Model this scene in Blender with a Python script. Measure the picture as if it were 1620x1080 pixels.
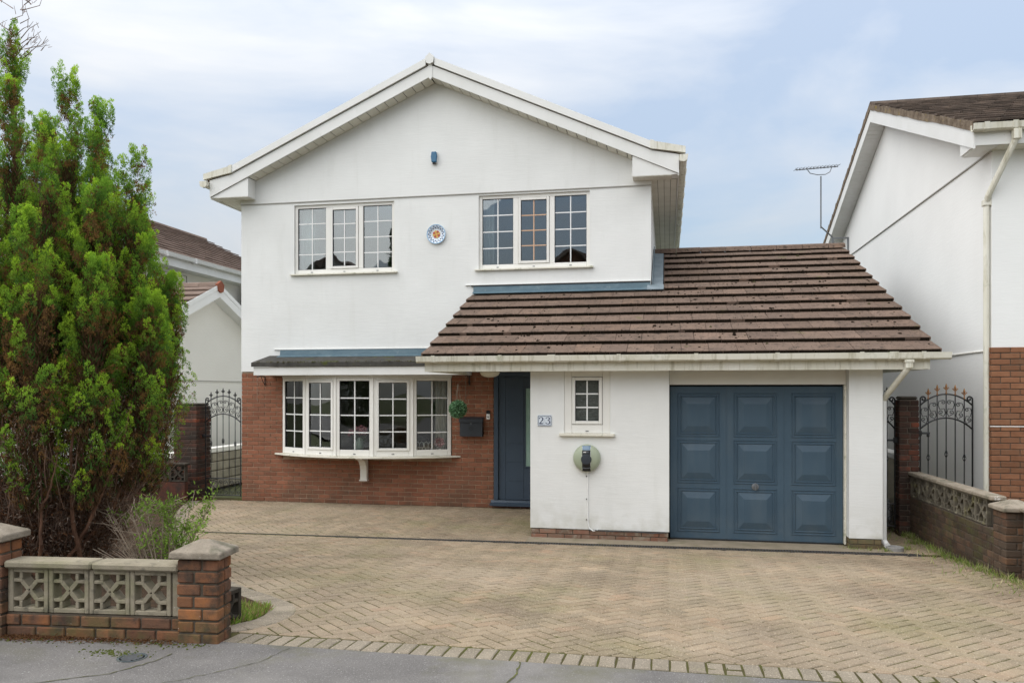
import bpy, math, random
import numpy as np
from mathutils import Matrix, Vector

for o in list(bpy.data.objects):
    bpy.data.objects.remove(o)
SC = bpy.context.scene
COL = SC.collection
R = math.radians
PI = math.pi

# ------------------------------------------------------------------ camera
cam = bpy.data.cameras.new('camera')
cam.sensor_width = 36.0
cam.lens = 1251 * 36 / 1620
cam.shift_y = 78 / 1620
cam.clip_start = 0.05
cam.clip_end = 2000
camo = bpy.data.objects.new('camera', cam)
COL.objects.link(camo)
camo.location = (0, 0, 1.95)
camo.rotation_euler = (R(90), 0, R(11.08))
SC.camera = camo

# ------------------------------------------------------------------ sun, sky, exposure
SUN_EL, SUN_AZ = R(52), R(-128)      # azimuth measured from +Y towards +X: the sun stands behind the camera to the left
SUN_DIR = Vector((math.sin(SUN_AZ) * math.cos(SUN_EL), math.cos(SUN_AZ) * math.cos(SUN_EL), math.sin(SUN_EL)))
sl = bpy.data.lights.new('sun', 'SUN')
sl.energy = 1.3
sl.angle = R(100)
sl.color = (1.0, 0.95, 0.87)
so = bpy.data.objects.new('sun', sl)
COL.objects.link(so)
so.rotation_euler = SUN_DIR.to_track_quat('Z', 'Y').to_euler()
so.location = (-20, -20, 30)

W = bpy.data.worlds.new('World')
SC.world = W
W.use_nodes = True
wn = W.node_tree.nodes
wl = W.node_tree.links
wn.clear()
w_out = wn.new('ShaderNodeOutputWorld')
w_bg = wn.new('ShaderNodeBackground')
w_bg.inputs['Strength'].default_value = 0.080
w_sky = wn.new('ShaderNodeTexSky')
w_sky.sky_type = 'NISHITA'
w_sky.sun_disc = False
w_sky.sun_elevation = SUN_EL
w_sky.sun_rotation = SUN_AZ
w_sky.air_density = 1.0
w_sky.dust_density = 1.0
w_tc = wn.new('ShaderNodeTexCoord')
w_map = wn.new('ShaderNodeMapping')
w_map.inputs['Scale'].default_value = (1.0, 1.0, 3.0)
w_map.inputs['Location'].default_value = (7.0, 7.0, 0.0)
w_map.inputs['Rotation'].default_value = (R(14), R(-10), R(20))
w_n = wn.new('ShaderNodeTexNoise')
w_n.inputs['Scale'].default_value = 1.9
w_n.inputs['Detail'].default_value = 7
w_n.inputs['Roughness'].default_value = 0.52
w_n.inputs['Distortion'].default_value = 0.35
w_r = wn.new('ShaderNodeValToRGB')
w_r.color_ramp.elements[0].position = 0.38
w_r.color_ramp.elements[0].color = (0.40, 0.40, 0.40, 1)
w_r.color_ramp.elements[1].position = 0.64
w_r.color_ramp.elements[1].color = (1.0, 1.0, 1.0, 1)
w_mix = wn.new('ShaderNodeMix')
w_mix.data_type = 'RGBA'
w_mix.inputs['B'].default_value = (5.05, 5.15, 5.3, 1)
wl.new(w_tc.outputs['Generated'], w_map.inputs['Vector'])
wl.new(w_map.outputs['Vector'], w_n.inputs['Vector'])
wl.new(w_n.outputs['Fac'], w_r.inputs['Fac'])
wl.new(w_r.outputs['Color'], w_mix.inputs['Factor'])
w_tint = wn.new('ShaderNodeVectorMath'); w_tint.operation = 'MULTIPLY'; w_tint.inputs[1].default_value = (0.90, 1.0, 1.02)
wl.new(w_sky.outputs['Color'], w_tint.inputs[0])
wl.new(w_tint.outputs['Vector'], w_mix.inputs['A'])
# overcast law: the cloud deck brightens steadily from the horizon to the zenith
w_xyz = wn.new('ShaderNodeSeparateXYZ')
w_ml = wn.new('ShaderNodeMath'); w_ml.operation = 'MULTIPLY_ADD'; w_ml.use_clamp = False
w_ml.inputs[1].default_value = 1.5; w_ml.inputs[2].default_value = 0.60
w_mx = wn.new('ShaderNodeMath'); w_mx.operation = 'MAXIMUM'; w_mx.inputs[1].default_value = 0.0
w_vs = wn.new('ShaderNodeVectorMath'); w_vs.operation = 'SCALE'
wl.new(w_tc.outputs['Generated'], w_xyz.inputs[0])
wl.new(w_xyz.outputs['Z'], w_mx.inputs[0])
wl.new(w_mx.outputs[0], w_ml.inputs[0])
wl.new(w_mix.outputs['Result'], w_vs.inputs[0])
wl.new(w_ml.outputs[0], w_vs.inputs['Scale'])
wl.new(w_vs.outputs['Vector'], w_bg.inputs['Color'])
wl.new(w_bg.outputs['Background'], w_out.inputs['Surface'])

SC.view_settings.view_transform = 'Standard'
SC.view_settings.look = 'None'
SC.view_settings.gamma = 1.0
SC.view_settings.exposure = 1.09
SC.view_settings.use_curve_mapping = False
SC.cycles.use_denoising = True
SC.cycles.denoiser = 'OPENIMAGEDENOISE'
SC.cycles.denoising_input_passes = 'RGB_ALBEDO_NORMAL'
SC.cycles.denoising_prefilter = 'NONE'
SC.cycles.max_bounces = 8
SC.cycles.transparent_max_bounces = 12
SC.cycles.caustics_reflective = False
SC.cycles.caustics_refractive = False

# ------------------------------------------------------------------ mesh helpers
class MB:
    """collects faces of ONE mesh; T is an optional matrix every point goes through"""
    def __init__(s, T=None):
        s.v = []; s.f = []; s.T = T
    def add(s, pts, faces):
        b = len(s.v)
        if s.T is not None:
            pts = [s.T @ Vector(p) for p in pts]
        s.v.extend([tuple(p) for p in pts])
        s.f.extend([tuple(i + b for i in f) for f in faces])
    def box(s, x0, x1, y0, y1, z0, z1):
        s.add([(x0,y0,z0),(x1,y0,z0),(x1,y1,z0),(x0,y1,z0),(x0,y0,z1),(x1,y0,z1),(x1,y1,z1),(x0,y1,z1)],
              [(0,3,2,1),(4,5,6,7),(0,1,5,4),(1,2,6,5),(2,3,7,6),(3,0,4,7)])
        return s
    def cbox(s, x0, x1, y0, y1, z0, z1, c=0.004):
        """box with all edges chamfered"""
        P = []; idx = {}
        X = (x0, x1); Y = (y0, y1); Z = (z0, z1)
        for i in (0, 1):
            for j in (0, 1):
                for k in (0, 1):
                    sx, sy, sz = (c if i == 0 else -c), (c if j == 0 else -c), (c if k == 0 else -c)
                    idx[(i,j,k,'x')] = len(P); P.append((X[i], Y[j]+sy, Z[k]+sz))
                    idx[(i,j,k,'y')] = len(P); P.append((X[i]+sx, Y[j], Z[k]+sz))
                    idx[(i,j,k,'z')] = len(P); P.append((X[i]+sx, Y[j]+sy, Z[k]))
        F = []
        q = lambda *a: F.append(tuple(idx[k] for k in a))
        for i in (0, 1):
            w = [(i,0,0,'x'),(i,0,1,'x'),(i,1,1,'x'),(i,1,0,'x')]; q(*(w if i == 0 else w[::-1]))
            w = [(0,i,0,'y'),(1,i,0,'y'),(1,i,1,'y'),(0,i,1,'y')]; q(*(w if i == 0 else w[::-1]))
            w = [(0,0,i,'z'),(0,1,i,'z'),(1,1,i,'z'),(1,0,i,'z')]; q(*(w if i == 0 else w[::-1]))
        for i in (0, 1):
            for j in (0, 1):
                fl = (i + j) % 2
                w = [(i,j,0,'x'),(i,j,0,'y'),(i,j,1,'y'),(i,j,1,'x')]; q(*(w[::-1] if fl else w))
                w = [(i,0,j,'x'),(i,1,j,'x'),(i,1,j,'z'),(i,0,j,'z')]; q(*(w[::-1] if fl else w))
                w = [(0,i,j,'y'),(0,i,j,'z'),(1,i,j,'z'),(1,i,j,'y')]; q(*(w[::-1] if fl else w))
        for i in (0, 1):
            for j in (0, 1):
                for k in (0, 1):
                    w = [(i,j,k,'x'),(i,j,k,'y'),(i,j,k,'z')]
                    q(*(w if (i + j + k) % 2 else w[::-1]))
        s.add(P, F)
        return s
    def prism(s, poly, d):
        """polygon (3D points) extruded by vector d"""
        n = len(poly); d = Vector(d)
        P = [Vector(p) for p in poly] + [Vector(p) + d for p in poly]
        F = [tuple(range(n))[::-1], tuple(range(n, 2*n))]
        for i in range(n):
            j = (i + 1) % n
            F.append((i, j, j + n, i + n))
        s.add(P, F)
        return s
    def tube(s, pts, r, n=6, caps=True):
        pts = [Vector(p) for p in pts]
        rs = r if isinstance(r, (list, tuple)) else [r] * len(pts)
        P = []; F = []
        up = None
        for i, p in enumerate(pts):
            t = (pts[min(i+1, len(pts)-1)] - pts[max(i-1, 0)])
            if t.length < 1e-9: t = Vector((0,0,1))
            t.normalize()
            if up is None:
                up = Vector((0,0,1)) if abs(t.z) < 0.9 else Vector((0,1,0))
            a = t.cross(up)
            if a.length < 1e-5:
                a = t.cross(Vector((1,0,0.3)))
            a.normalize(); b = a.cross(t).normalized(); up = b
            for k in range(n):
                th = 2*PI*k/n
                P.append(p + (a*math.cos(th) + b*math.sin(th)) * rs[i])
        for i in range(len(pts)-1):
            for k in range(n):
                k2 = (k+1) % n
                F.append((i*n+k, i*n+k2, (i+1)*n+k2, (i+1)*n+k))
        if caps:
            F.append(tuple(range(n))[::-1])
            F.append(tuple(range((len(pts)-1)*n, len(pts)*n)))
        s.add(P, F)
        return s
    def lathe(s, prof, c=(0,0,0), n=16, axis='z'):
        P = []; F = []
        for (r, h) in prof:
            for k in range(n):
                th = 2*PI*k/n
                a, b = r*math.cos(th), r*math.sin(th)
                if axis == 'z': P.append((c[0]+a, c[1]+b, c[2]+h))
                elif axis == 'y': P.append((c[0]+a, c[1]+h, c[2]+b))
                else: P.append((c[0]+h, c[1]+a, c[2]+b))
        m = len(prof)
        for i in range(m-1):
            for k in range(n):
                k2 = (k+1) % n
                w = (i*n+k, i*n+k2, (i+1)*n+k2, (i+1)*n+k)
                F.append(w if axis != 'y' else w[::-1])
        F.append(tuple(range(n))[::-1] if axis != 'y' else tuple(range(n)))
        w = tuple(range((m-1)*n, m*n)); F.append(w if axis != 'y' else w[::-1])
        s.add(P, F)
        return s
    def ribbon(s, pts, ws, y0, y1):
        """stroke in the XZ plane with a width per point, given thickness y0..y1"""
        L = []; Rr = []
        for i, p in enumerate(pts):
            a = pts[max(i-1, 0)]; b = pts[min(i+1, len(pts)-1)]
            t = Vector((b[0]-a[0], b[1]-a[1])); t.normalize()
            nx, nz = -t.y, t.x
            L.append((p[0]+nx*ws[i]/2, p[1]+nz*ws[i]/2)); Rr.append((p[0]-nx*ws[i]/2, p[1]-nz*ws[i]/2))
        for i in range(len(pts)-1):
            s.prism([(L[i][0],y0,L[i][1]),(L[i+1][0],y0,L[i+1][1]),(Rr[i+1][0],y0,Rr[i+1][1]),(Rr[i][0],y0,Rr[i][1])], (0,y1-y0,0))
        return s
    def mesh(s, name, off=None, smooth=False):
        me = bpy.data.meshes.new(name)
        vs = s.v if off is None else [(x-off[0], y-off[1], z-off[2]) for x, y, z in s.v]
        me.from_pydata(vs, [], s.f)
        if smooth:
            me.polygons.foreach_set('use_smooth', [True]*len(me.polygons))
        me.update()
        return me

def wpos(o):
    p = Vector((0,0,0))
    while o is not None:
        p += o.location; o = o.parent
    return p

def obj(name, mb, mat, parent=None, smooth=False, local=False, kind=None, label=None, loc=None):
    """links the collected faces as one object; points are world points unless local"""
    if isinstance(mb, MB):
        off = None
        if parent is not None and not local:
            off = wpos(parent)
        if parent is None and loc is not None:
            off = loc
        me = mb.mesh(name, off, smooth)
    else:
        me = mb
    if mat is not None and len(me.materials) == 0:
        me.materials.append(mat)
    o = bpy.data.objects.new(name, me)
    COL.objects.link(o)
    if parent is not None:
        o.parent = parent
    elif loc is not None:
        o.location = loc
    if kind: o['kind'] = kind
    if label: o['label'] = label
    return o

def thing(name, label, cat, loc=(0,0,0), rz=0, group=None):
    o = bpy.data.objects.new(name, None)
    COL.objects.link(o)
    o.location = loc; o.rotation_euler = (0,0,rz)
    o.empty_display_size = 0.2
    o['label'] = label; o['category'] = cat
    if group: o['group'] = group
    return o

def tag(o, label, cat, group=None):
    o['label'] = label; o['category'] = cat
    if group: o['group'] = group
    return o

def inst(name, me, parent, loc, rot=None, scale=None):
    """a piece that shares mesh data; loc in the parent's space"""
    o = bpy.data.objects.new(name, me)
    COL.objects.link(o)
    o.parent = parent
    o.location = loc
    if rot is not None: o.rotation_euler = rot
    if scale is not None: o.scale = scale
    return o

def from_arrays(name, V, F4, cols=None, tri=False):
    """mesh from numpy arrays; F4 (n,4) or (n,3)"""
    me = bpy.data.meshes.new(name)
    n = F4.shape[1]
    me.vertices.add(len(V)); me.vertices.foreach_set('co', np.ascontiguousarray(V, dtype=np.float32).ravel())
    me.loops.add(F4.size); me.loops.foreach_set('vertex_index', np.ascontiguousarray(F4, dtype=np.int32).ravel())
    me.polygons.add(len(F4))
    me.polygons.foreach_set('loop_start', np.arange(len(F4), dtype=np.int32)*n)
    me.polygons.foreach_set('loop_total', np.full(len(F4), n, dtype=np.int32))
    if cols is not None:
        a = me.attributes.new('tint', 'FLOAT_COLOR', 'POINT')
        c = np.ones((len(V), 4), dtype=np.float32); c[:, :3] = cols
        a.data.foreach_set('color', c.ravel())
    me.update(calc_edges=True)
    return me

# ------------------------------------------------------------------ materials
def mat(name, col, rough=0.7, spec=0.35, col2=None, mscale=5.0, mstretch=(1,1,1), piece=0.0, piece_cols=None,
        layers=(), bump=(), metal=0.0, attr=False, trans=0.0):
    m = bpy.data.materials.new(name)
    m.use_nodes = True
    N = m.node_tree.nodes; L = m.node_tree.links
    bs = N['Principled BSDF']
    geo = N.new('ShaderNodeNewGeometry')
    def rgb(c):
        n = N.new('ShaderNodeRGB'); n.outputs[0].default_value = (*c, 1); return n.outputs[0]
    def mix(f, a, b, mode='MIX'):
        n = N.new('ShaderNodeMix'); n.data_type = 'RGBA'; n.blend_type = mode
        if isinstance(f, (int, float)): n.inputs['Factor'].default_value = f
        else: L.new(f, n.inputs['Factor'])
        for k, x in (('A', a), ('B', b)):
            if isinstance(x, tuple): n.inputs[k].default_value = (*x, 1)
            else: L.new(x, n.inputs[k])
        return n.outputs['Result']
    def math_(op, a, b=None, clamp=False):
        n = N.new('ShaderNodeMath'); n.operation = op; n.use_clamp = clamp
        for i, x in enumerate((a, b)):
            if x is None: continue
            if isinstance(x, (int, float)): n.inputs[i].default_value = x
            else: L.new(x, n.inputs[i])
        return n.outputs[0]
    def noise(scale, stretch=(1,1,1), detail=4, rough_=0.55, off=0.0):
        mp = N.new('ShaderNodeMapping'); mp.inputs['Scale'].default_value = stretch
        mp.inputs['Location'].default_value = (off, off*1.7, off*0.6)
        L.new(geo.outputs['Position'], mp.inputs['Vector'])
        n = N.new('ShaderNodeTexNoise'); n.inputs['Scale'].default_value = scale
        n.inputs['Detail'].default_value = detail; n.inputs['Roughness'].default_value = rough_
        L.new(mp.outputs['Vector'], n.inputs['Vector'])
        return n.outputs['Fac']
    def rng(x, lo, hi, a=0.0, b=1.0):
        n = N.new('ShaderNodeMapRange'); n.clamp = True
        L.new(x, n.inputs['Value'])
        n.inputs['From Min'].default_value = lo; n.inputs['From Max'].default_value = hi
        n.inputs['To Min'].default_value = a; n.inputs['To Max'].default_value = b
        return n.outputs['Result']
    c = rgb(col)
    pr = None
    if piece or piece_cols:
        oi = N.new('ShaderNodeObjectInfo')
        pr = math_('FRACT', math_('ADD', math_('MULTIPLY', geo.outputs['Random Per Island'], 7.31), math_('MULTIPLY', oi.outputs['Random'], 5.17)))
    if piece_cols:
        rp = N.new('ShaderNodeValToRGB'); e = rp.color_ramp.elements
        k = len(piece_cols)
        e[0].position = 0; e[0].color = (*piece_cols[0], 1)
        e[1].position = 1; e[1].color = (*piece_cols[-1], 1)
        for i in range(1, k-1):
            x = e.new(i/(k-1)); x.color = (*piece_cols[i], 1)
        L.new(pr, rp.inputs['Fac'])
        c = rp.outputs['Color']
    if attr:
        at = N.new('ShaderNodeAttribute'); at.attribute_name = 'tint'
        c = at.outputs['Color']
    if col2 is not None:
        c = mix(rng(noise(mscale, mstretch, 5), 0.32, 0.68), c, col2)
    if piece:
        p2 = math_('FRACT', math_('MULTIPLY', pr, 13.7))
        n = N.new('ShaderNodeHueSaturation')
        L.new(c, n.inputs['Color']); L.new(rng(p2, 0, 1, 1-piece, 1+piece), n.inputs['Value'])
        c = n.outputs['Color']
    for i, ly in enumerate(layers):
        f = rng(noise(ly['scale'], ly.get('stretch', (1,1,1)), ly.get('detail', 5), ly.get('rough', 0.6), 3.1*i+1.3), ly['lo'], ly['hi'], 0, ly.get('amt', 1.0))
        if 'zr' in ly:
            sx = N.new('ShaderNodeSeparateXYZ'); L.new(geo.outputs['Position'], sx.inputs[0])
            f = math_('MULTIPLY', f, rng(sx.outputs['Z'], ly['zr'][0], ly['zr'][1]))
        if 'yr' in ly:
            sx = N.new('ShaderNodeSeparateXYZ'); L.new(geo.outputs['Position'], sx.inputs[0])
            f = math_('MULTIPLY', f, rng(sx.outputs['Y'], ly['yr'][0], ly['yr'][1]))
        c = mix(f, c, ly['col'])
    L.new(c, bs.inputs['Base Color'])
    bs.inputs['Roughness'].default_value = rough
    bs.inputs['Metallic'].default_value = metal
    bs.inputs['Specular IOR Level'].default_value = spec
    if trans:
        bs.inputs['Transmission Weight'].default_value = trans
    prev = None
    for (sc_, st, stretch) in bump:
        b = N.new('ShaderNodeBump'); b.inputs['Strength'].default_value = 1.0; b.inputs['Distance'].default_value = st
        L.new(noise(sc_, stretch, 5, 0.6, 7.7), b.inputs['Height'])
        if prev is not None: L.new(prev, b.inputs['Normal'])
        prev = b.outputs['Normal']
    if prev is not None: L.new(prev, bs.inputs['Normal'])
    return m

def glass(name, refl=0.10, tint=(0.9,0.95,0.94), gain=1.0, rough=0.0, wave=0.0):
    """window pane: clear with a mirror sheen that grows towards grazing angles"""
    m = bpy.data.materials.new(name); m.use_nodes = True
    N = m.node_tree.nodes; L = m.node_tree.links; N.clear()
    out = N.new('ShaderNodeOutputMaterial'); mx = N.new('ShaderNodeMixShader')
    tr = N.new('ShaderNodeBsdfTransparent'); tr.inputs['Color'].default_value = (*tint, 1)
    gl = N.new('ShaderNodeBsdfGlossy'); gl.inputs['Roughness'].default_value = rough
    gl.inputs['Color'].default_value = (0.95, 0.97, 1.0, 1)
    fr = N.new('ShaderNodeFresnel'); fr.inputs['IOR'].default_value = 1.5
    ml = N.new('ShaderNodeMath'); ml.operation = 'MULTIPLY_ADD'; ml.use_clamp = True
    ml.inputs[1].default_value = gain; ml.inputs[2].default_value = refl
    L.new(fr.outputs[0], ml.inputs[0]); L.new(ml.outputs[0], mx.inputs['Fac'])
    L.new(tr.outputs[0], mx.inputs[1]); L.new(gl.outputs[0], mx.inputs[2])
    geo = N.new('ShaderNodeNewGeometry')
    n = N.new('ShaderNodeTexNoise'); n.inputs['Scale'].default_value = 2.2; n.inputs['Detail'].default_value = 1
    b = N.new('ShaderNodeBump'); b.inputs['Distance'].default_value = wave
    L.new(geo.outputs['Position'], n.inputs['Vector']); L.new(n.outputs['Fac'], b.inputs['Height'])
    if wave > 0: L.new(b.outputs[0], gl.inputs['Normal'])
    L.new(mx.outputs[0], out.inputs['Surface'])
    return m

H_ = (1, 1, 9)
m_render = mat('white_render', (0.80,0.80,0.775), 0.85, 0.2, col2=(0.74,0.74,0.715), mscale=1.3,
               layers=[dict(col=(0.60,0.60,0.56), scale=2.2, lo=0.60, hi=0.80, amt=0.35, stretch=(1.5,1.5,0.35)),
                       dict(col=(0.50,0.49,0.44), scale=26, lo=0.68, hi=0.76, amt=0.22, stretch=(0.45,0.45,3.5)),
                       dict(col=(0.42,0.40,0.30), scale=3.2, lo=0.40, hi=0.66, amt=0.6, zr=(0.55,0.10)), dict(col=(0.60,0.59,0.54), scale=3.1, lo=0.58, hi=0.82, amt=0.28, stretch=(2.2,2.2,0.2))],
               bump=[(3.5, 0.002, (1,1,6)), (19, 0.0018, (0.28,0.28,3)), (110, 0.0004, (1,1,1))])
m_render2 = mat('cream_render', (0.84,0.82,0.76), 0.85, 0.2, col2=(0.80,0.78,0.72), mscale=1.0, bump=[(9, 0.003, (1,1,5)), (80, 0.0006, (1,1,1))])
m_render_n = mat('fresh_white_render', (0.86,0.86,0.84), 0.85, 0.2, col2=(0.82,0.82,0.80), mscale=1.3, bump=[(5, 0.002, (1,1,7)), (26, 0.001, (0.35,0.35,3))])
m_pvc = mat('white_board', (0.78,0.775,0.75), 0.45, 0.4, col2=(0.72,0.715,0.68), mscale=2.0,
            layers=[dict(col=(0.42,0.42,0.30), scale=9, lo=0.62, hi=0.80, amt=0.4, stretch=(1,1,0.25)),
                    dict(col=(0.30,0.29,0.22), scale=30, lo=0.69, hi=0.75, amt=0.4)], bump=[(3,0.002,(1,1,1))])
m_pvc_dirty = mat('stained_white_board', (0.74,0.72,0.64), 0.5, 0.35, col2=(0.64,0.61,0.50), mscale=3.0, mstretch=(1,1,0.4),
            layers=[dict(col=(0.30,0.27,0.16), scale=11, lo=0.52, hi=0.72, amt=0.65, stretch=(1.6,1,0.22)),
                    dict(col=(0.22,0.26,0.12), scale=5, lo=0.62, hi=0.75, amt=0.45),
                    dict(col=(0.25,0.24,0.18), scale=40, lo=0.66, hi=0.74, amt=0.6)], bump=[(6,0.002,(1,1,1))])
m_soffit = mat('soffit_board', (0.72,0.70,0.62), 0.55, 0.3, col2=(0.62,0.60,0.51), mscale=3.0, piece=0.04)
m_frame = mat('window_frame', (0.80,0.785,0.74), 0.4, 0.4, col2=(0.76,0.74,0.69), mscale=2.0,
              layers=[dict(col=(0.45,0.42,0.33), scale=14, lo=0.66, hi=0.8, amt=0.3)])
m_sill = mat('window_sill', (0.78,0.75,0.66), 0.55, 0.3, col2=(0.68,0.65,0.54), mscale=4.0,
             layers=[dict(col=(0.20,0.22,0.10), scale=9, lo=0.55, hi=0.72, amt=0.75, stretch=(1,1,1))])
m_gasket = mat('gasket', (0.02,0.02,0.02), 0.6)
m_bar_gold = mat('bronze_bar', (0.62,0.40,0.26), 0.45)
m_glass_up = glass('upper_glass', 0.055, (0.82,0.88,0.88), 1.3, wave=0.002)
m_glass_bay = glass('bay_glass', 0.02, (0.96,0.98,0.97), 1.0, wave=0.004)
m_mortar = mat('mortar', (0.44,0.32,0.23), 0.95, 0.1, col2=(0.27,0.19,0.13), mscale=9, bump=[(60,0.004,(1,1,1))])
m_mortar_d = mat('dark_mortar', (0.15,0.12,0.095), 0.95, 0.1, col2=(0.09,0.075,0.06), mscale=7, bump=[(60,0.004,(1,1,1))])
m_mortar_l = mat('grey_mortar', (0.13,0.105,0.08), 0.95, 0.1, col2=(0.07,0.06,0.045), mscale=9, bump=[(60,0.004,(1,1,1))])
m_brick = mat('red_brick', (0.25,0.085,0.05), 0.9, 0.15, piece=0.16, piece_cols=[(0.255,0.096,0.055),(0.31,0.122,0.068),(0.275,0.112,0.064),(0.225,0.095,0.058),(0.32,0.132,0.075)],
              col2=(0.22,0.102,0.064), mscale=14,
              layers=[dict(col=(0.085,0.065,0.045), scale=1.6, lo=0.42, hi=0.62, amt=0.7, zr=(0.75,0.05)),
                      dict(col=(0.42,0.35,0.29), scale=45, lo=0.70, hi=0.78, amt=0.5)], bump=[(45,0.004,(0.5,0.5,2)), (120,0.002,(1,1,1))])
m_brick_n = mat('orange_brick', (0.28,0.11,0.05), 0.9, 0.15, piece=0.15, piece_cols=[(0.24,0.108,0.060),(0.29,0.143,0.078),(0.21,0.112,0.066),(0.30,0.138,0.074)],
              col2=(0.22,0.10,0.055), mscale=9, bump=[(50,0.004,(0.5,0.5,2))])
m_brick_p = mat('weathered_brick', (0.3,0.12,0.05), 0.9, 0.15, piece=0.15, piece_cols=[(0.33,0.130,0.050),(0.13,0.075,0.05),(0.27,0.115,0.052),(0.17,0.08,0.05),(0.34,0.14,0.055),(0.11,0.072,0.054)],
              col2=(0.19,0.095,0.058), mscale=11,
              layers=[dict(col=(0.055,0.045,0.036), scale=6, lo=0.46, hi=0.62, amt=0.85),
                      dict(col=(0.10,0.115,0.045), scale=5, lo=0.42, hi=0.62, amt=0.7, zr=(0.62,0.36)),
                      dict(col=(0.62,0.60,0.54), scale=28, lo=0.70, hi=0.74, amt=0.8)], bump=[(40,0.005,(1,1,1)), (130,0.002,(1,1,1))])
m_brick_d = mat('dark_brick', (0.10,0.07,0.05), 0.92, 0.12, piece=0.22, piece_cols=[(0.105,0.062,0.042),(0.075,0.052,0.038),(0.14,0.080,0.052),(0.085,0.060,0.044)],
              col2=(0.062,0.048,0.036), mscale=8,
              layers=[dict(col=(0.22,0.21,0.17), scale=24, lo=0.68, hi=0.75, amt=0.6),
                      dict(col=(0.09,0.10,0.035), scale=3.5, lo=0.48, hi=0.66, amt=0.55)], bump=[(45,0.005,(1,1,1))])
m_brick_g = mat('gate_pillar_brick', (0.10,0.05,0.04), 0.92, 0.12, piece=0.25, piece_cols=[(0.090,0.042,0.030),(0.055,0.034,0.028),(0.20,0.062,0.035),(0.075,0.042,0.032),(0.11,0.05,0.034)],
              col2=(0.05,0.036,0.03), mscale=8, layers=[dict(col=(0.03,0.028,0.024), scale=3, lo=0.45, hi=0.65, amt=0.7)], bump=[(45,0.005,(1,1,1))])
m_concrete = mat('grey_concrete', (0.34,0.295,0.22), 0.95, 0.12, col2=(0.25,0.22,0.16), mscale=8,
              layers=[dict(col=(0.075,0.07,0.055), scale=9, lo=0.56, hi=0.72, amt=0.75),
                      dict(col=(0.17,0.175,0.08), scale=3.5, lo=0.50, hi=0.68, amt=0.6),
                      dict(col=(0.62,0.60,0.55), scale=26, lo=0.71, hi=0.75, amt=0.8)], bump=[(60,0.004,(1,1,1)), (200,0.002,(1,1,1))])
m_concrete_d = mat('blackened_concrete', (0.17,0.15,0.115), 0.95, 0.12, col2=(0.085,0.075,0.058), mscale=9,
              layers=[dict(col=(0.34,0.31,0.22), scale=7, lo=0.56, hi=0.70, amt=0.6),
                      dict(col=(0.23,0.21,0.08), scale=4.0, lo=0.55, hi=0.68, amt=0.5)], bump=[(60,0.004,(1,1,1))])
m_concrete_dd = mat('dark_concrete', (0.075,0.062,0.048), 0.95, 0.12, col2=(0.045,0.04,0.032), mscale=9, bump=[(60,0.004,(1,1,1))])
m_cap = mat('concrete_cap', (0.34,0.29,0.23), 0.95, 0.12, col2=(0.23,0.195,0.15), mscale=10,
              layers=[dict(col=(0.11,0.11,0.075), scale=7, lo=0.52, hi=0.68, amt=0.7),
                      dict(col=(0.70,0.68,0.64), scale=9, lo=0.66, hi=0.70, amt=0.8)], bump=[(70,0.006,(1,1,1)), (220,0.003,(1,1,1))])
TL = [dict(col=(0.055,0.042,0.034), scale=13, lo=0.60, hi=0.64, amt=0.85, detail=3),
      dict(col=(0.035,0.030,0.024), scale=34, lo=0.62, hi=0.655, amt=0.9, detail=2),
      dict(col=(0.10,0.105,0.035), scale=3.2, lo=0.66, hi=0.72, amt=0.6),
      dict(col=(0.30,0.25,0.22), scale=30, lo=0.70, hi=0.76, amt=0.5)]
m_tile = mat('brown_roof_tile', (0.15,0.09,0.07), 0.92, 0.12, piece=0.13, piece_cols=[(0.172,0.120,0.092),(0.195,0.135,0.100),(0.180,0.128,0.099),(0.208,0.139,0.100)],
             col2=(0.140,0.100,0.078), mscale=5, layers=TL, bump=[(70,0.004,(1,1,1)), (20,0.004,(1,1,1))])
m_tile_f = mat('far_roof_tile', (0.2,0.14,0.11), 0.92, 0.12, piece=0.12, piece_cols=[(0.21,0.155,0.125),(0.25,0.185,0.15),(0.23,0.17,0.138)], col2=(0.18,0.13,0.105), mscale=3, bump=[(50,0.004,(1,1,1))])
m_tile_n = mat('old_roof_tile', (0.1,0.07,0.06), 0.95, 0.12, piece=0.25, piece_cols=[(0.11,0.085,0.070),(0.16,0.12,0.095),(0.13,0.10,0.08)], col2=(0.075,0.060,0.050), mscale=4,
             layers=[dict(col=(0.32,0.29,0.25), scale=26, lo=0.66, hi=0.74, amt=0.6)], bump=[(50,0.006,(1,1,1))])
m_verge = mat('mortar_verge', (0.25,0.20,0.15), 0.95, 0.1, col2=(0.12,0.09,0.065), mscale=7, layers=[dict(col=(0.34,0.25,0.06), scale=5, lo=0.60, hi=0.70, amt=0.7)], bump=[(30,0.008,(1,1,1))])
m_ridge_t = mat('terracotta', (0.30,0.10,0.055), 0.85, 0.2, col2=(0.22,0.08,0.05), mscale=8)
m_lead = mat('blue_lead', (0.075,0.13,0.165), 0.55, 0.4, col2=(0.11,0.17,0.20), mscale=4, mstretch=(1,1,2), layers=[dict(col=(0.24,0.28,0.29), scale=8, lo=0.58, hi=0.72, amt=0.5)], bump=[(8,0.012,(1,1,1))])
m_lead_grey = mat('grey_lead', (0.24,0.29,0.32), 0.55, 0.4, col2=(0.17,0.21,0.23), mscale=5, bump=[(9,0.01,(1,1,1))])
m_felt = mat('mineral_felt', (0.085,0.08,0.072), 0.95, 0.1, col2=(0.05,0.048,0.042), mscale=8, layers=[dict(col=(0.15,0.14,0.11), scale=20, lo=0.62, hi=0.72, amt=0.7), dict(col=(0.075,0.085,0.02), scale=4, lo=0.60, hi=0.68, amt=0.8)], bump=[(60,0.006,(1,1,1))])
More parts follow.
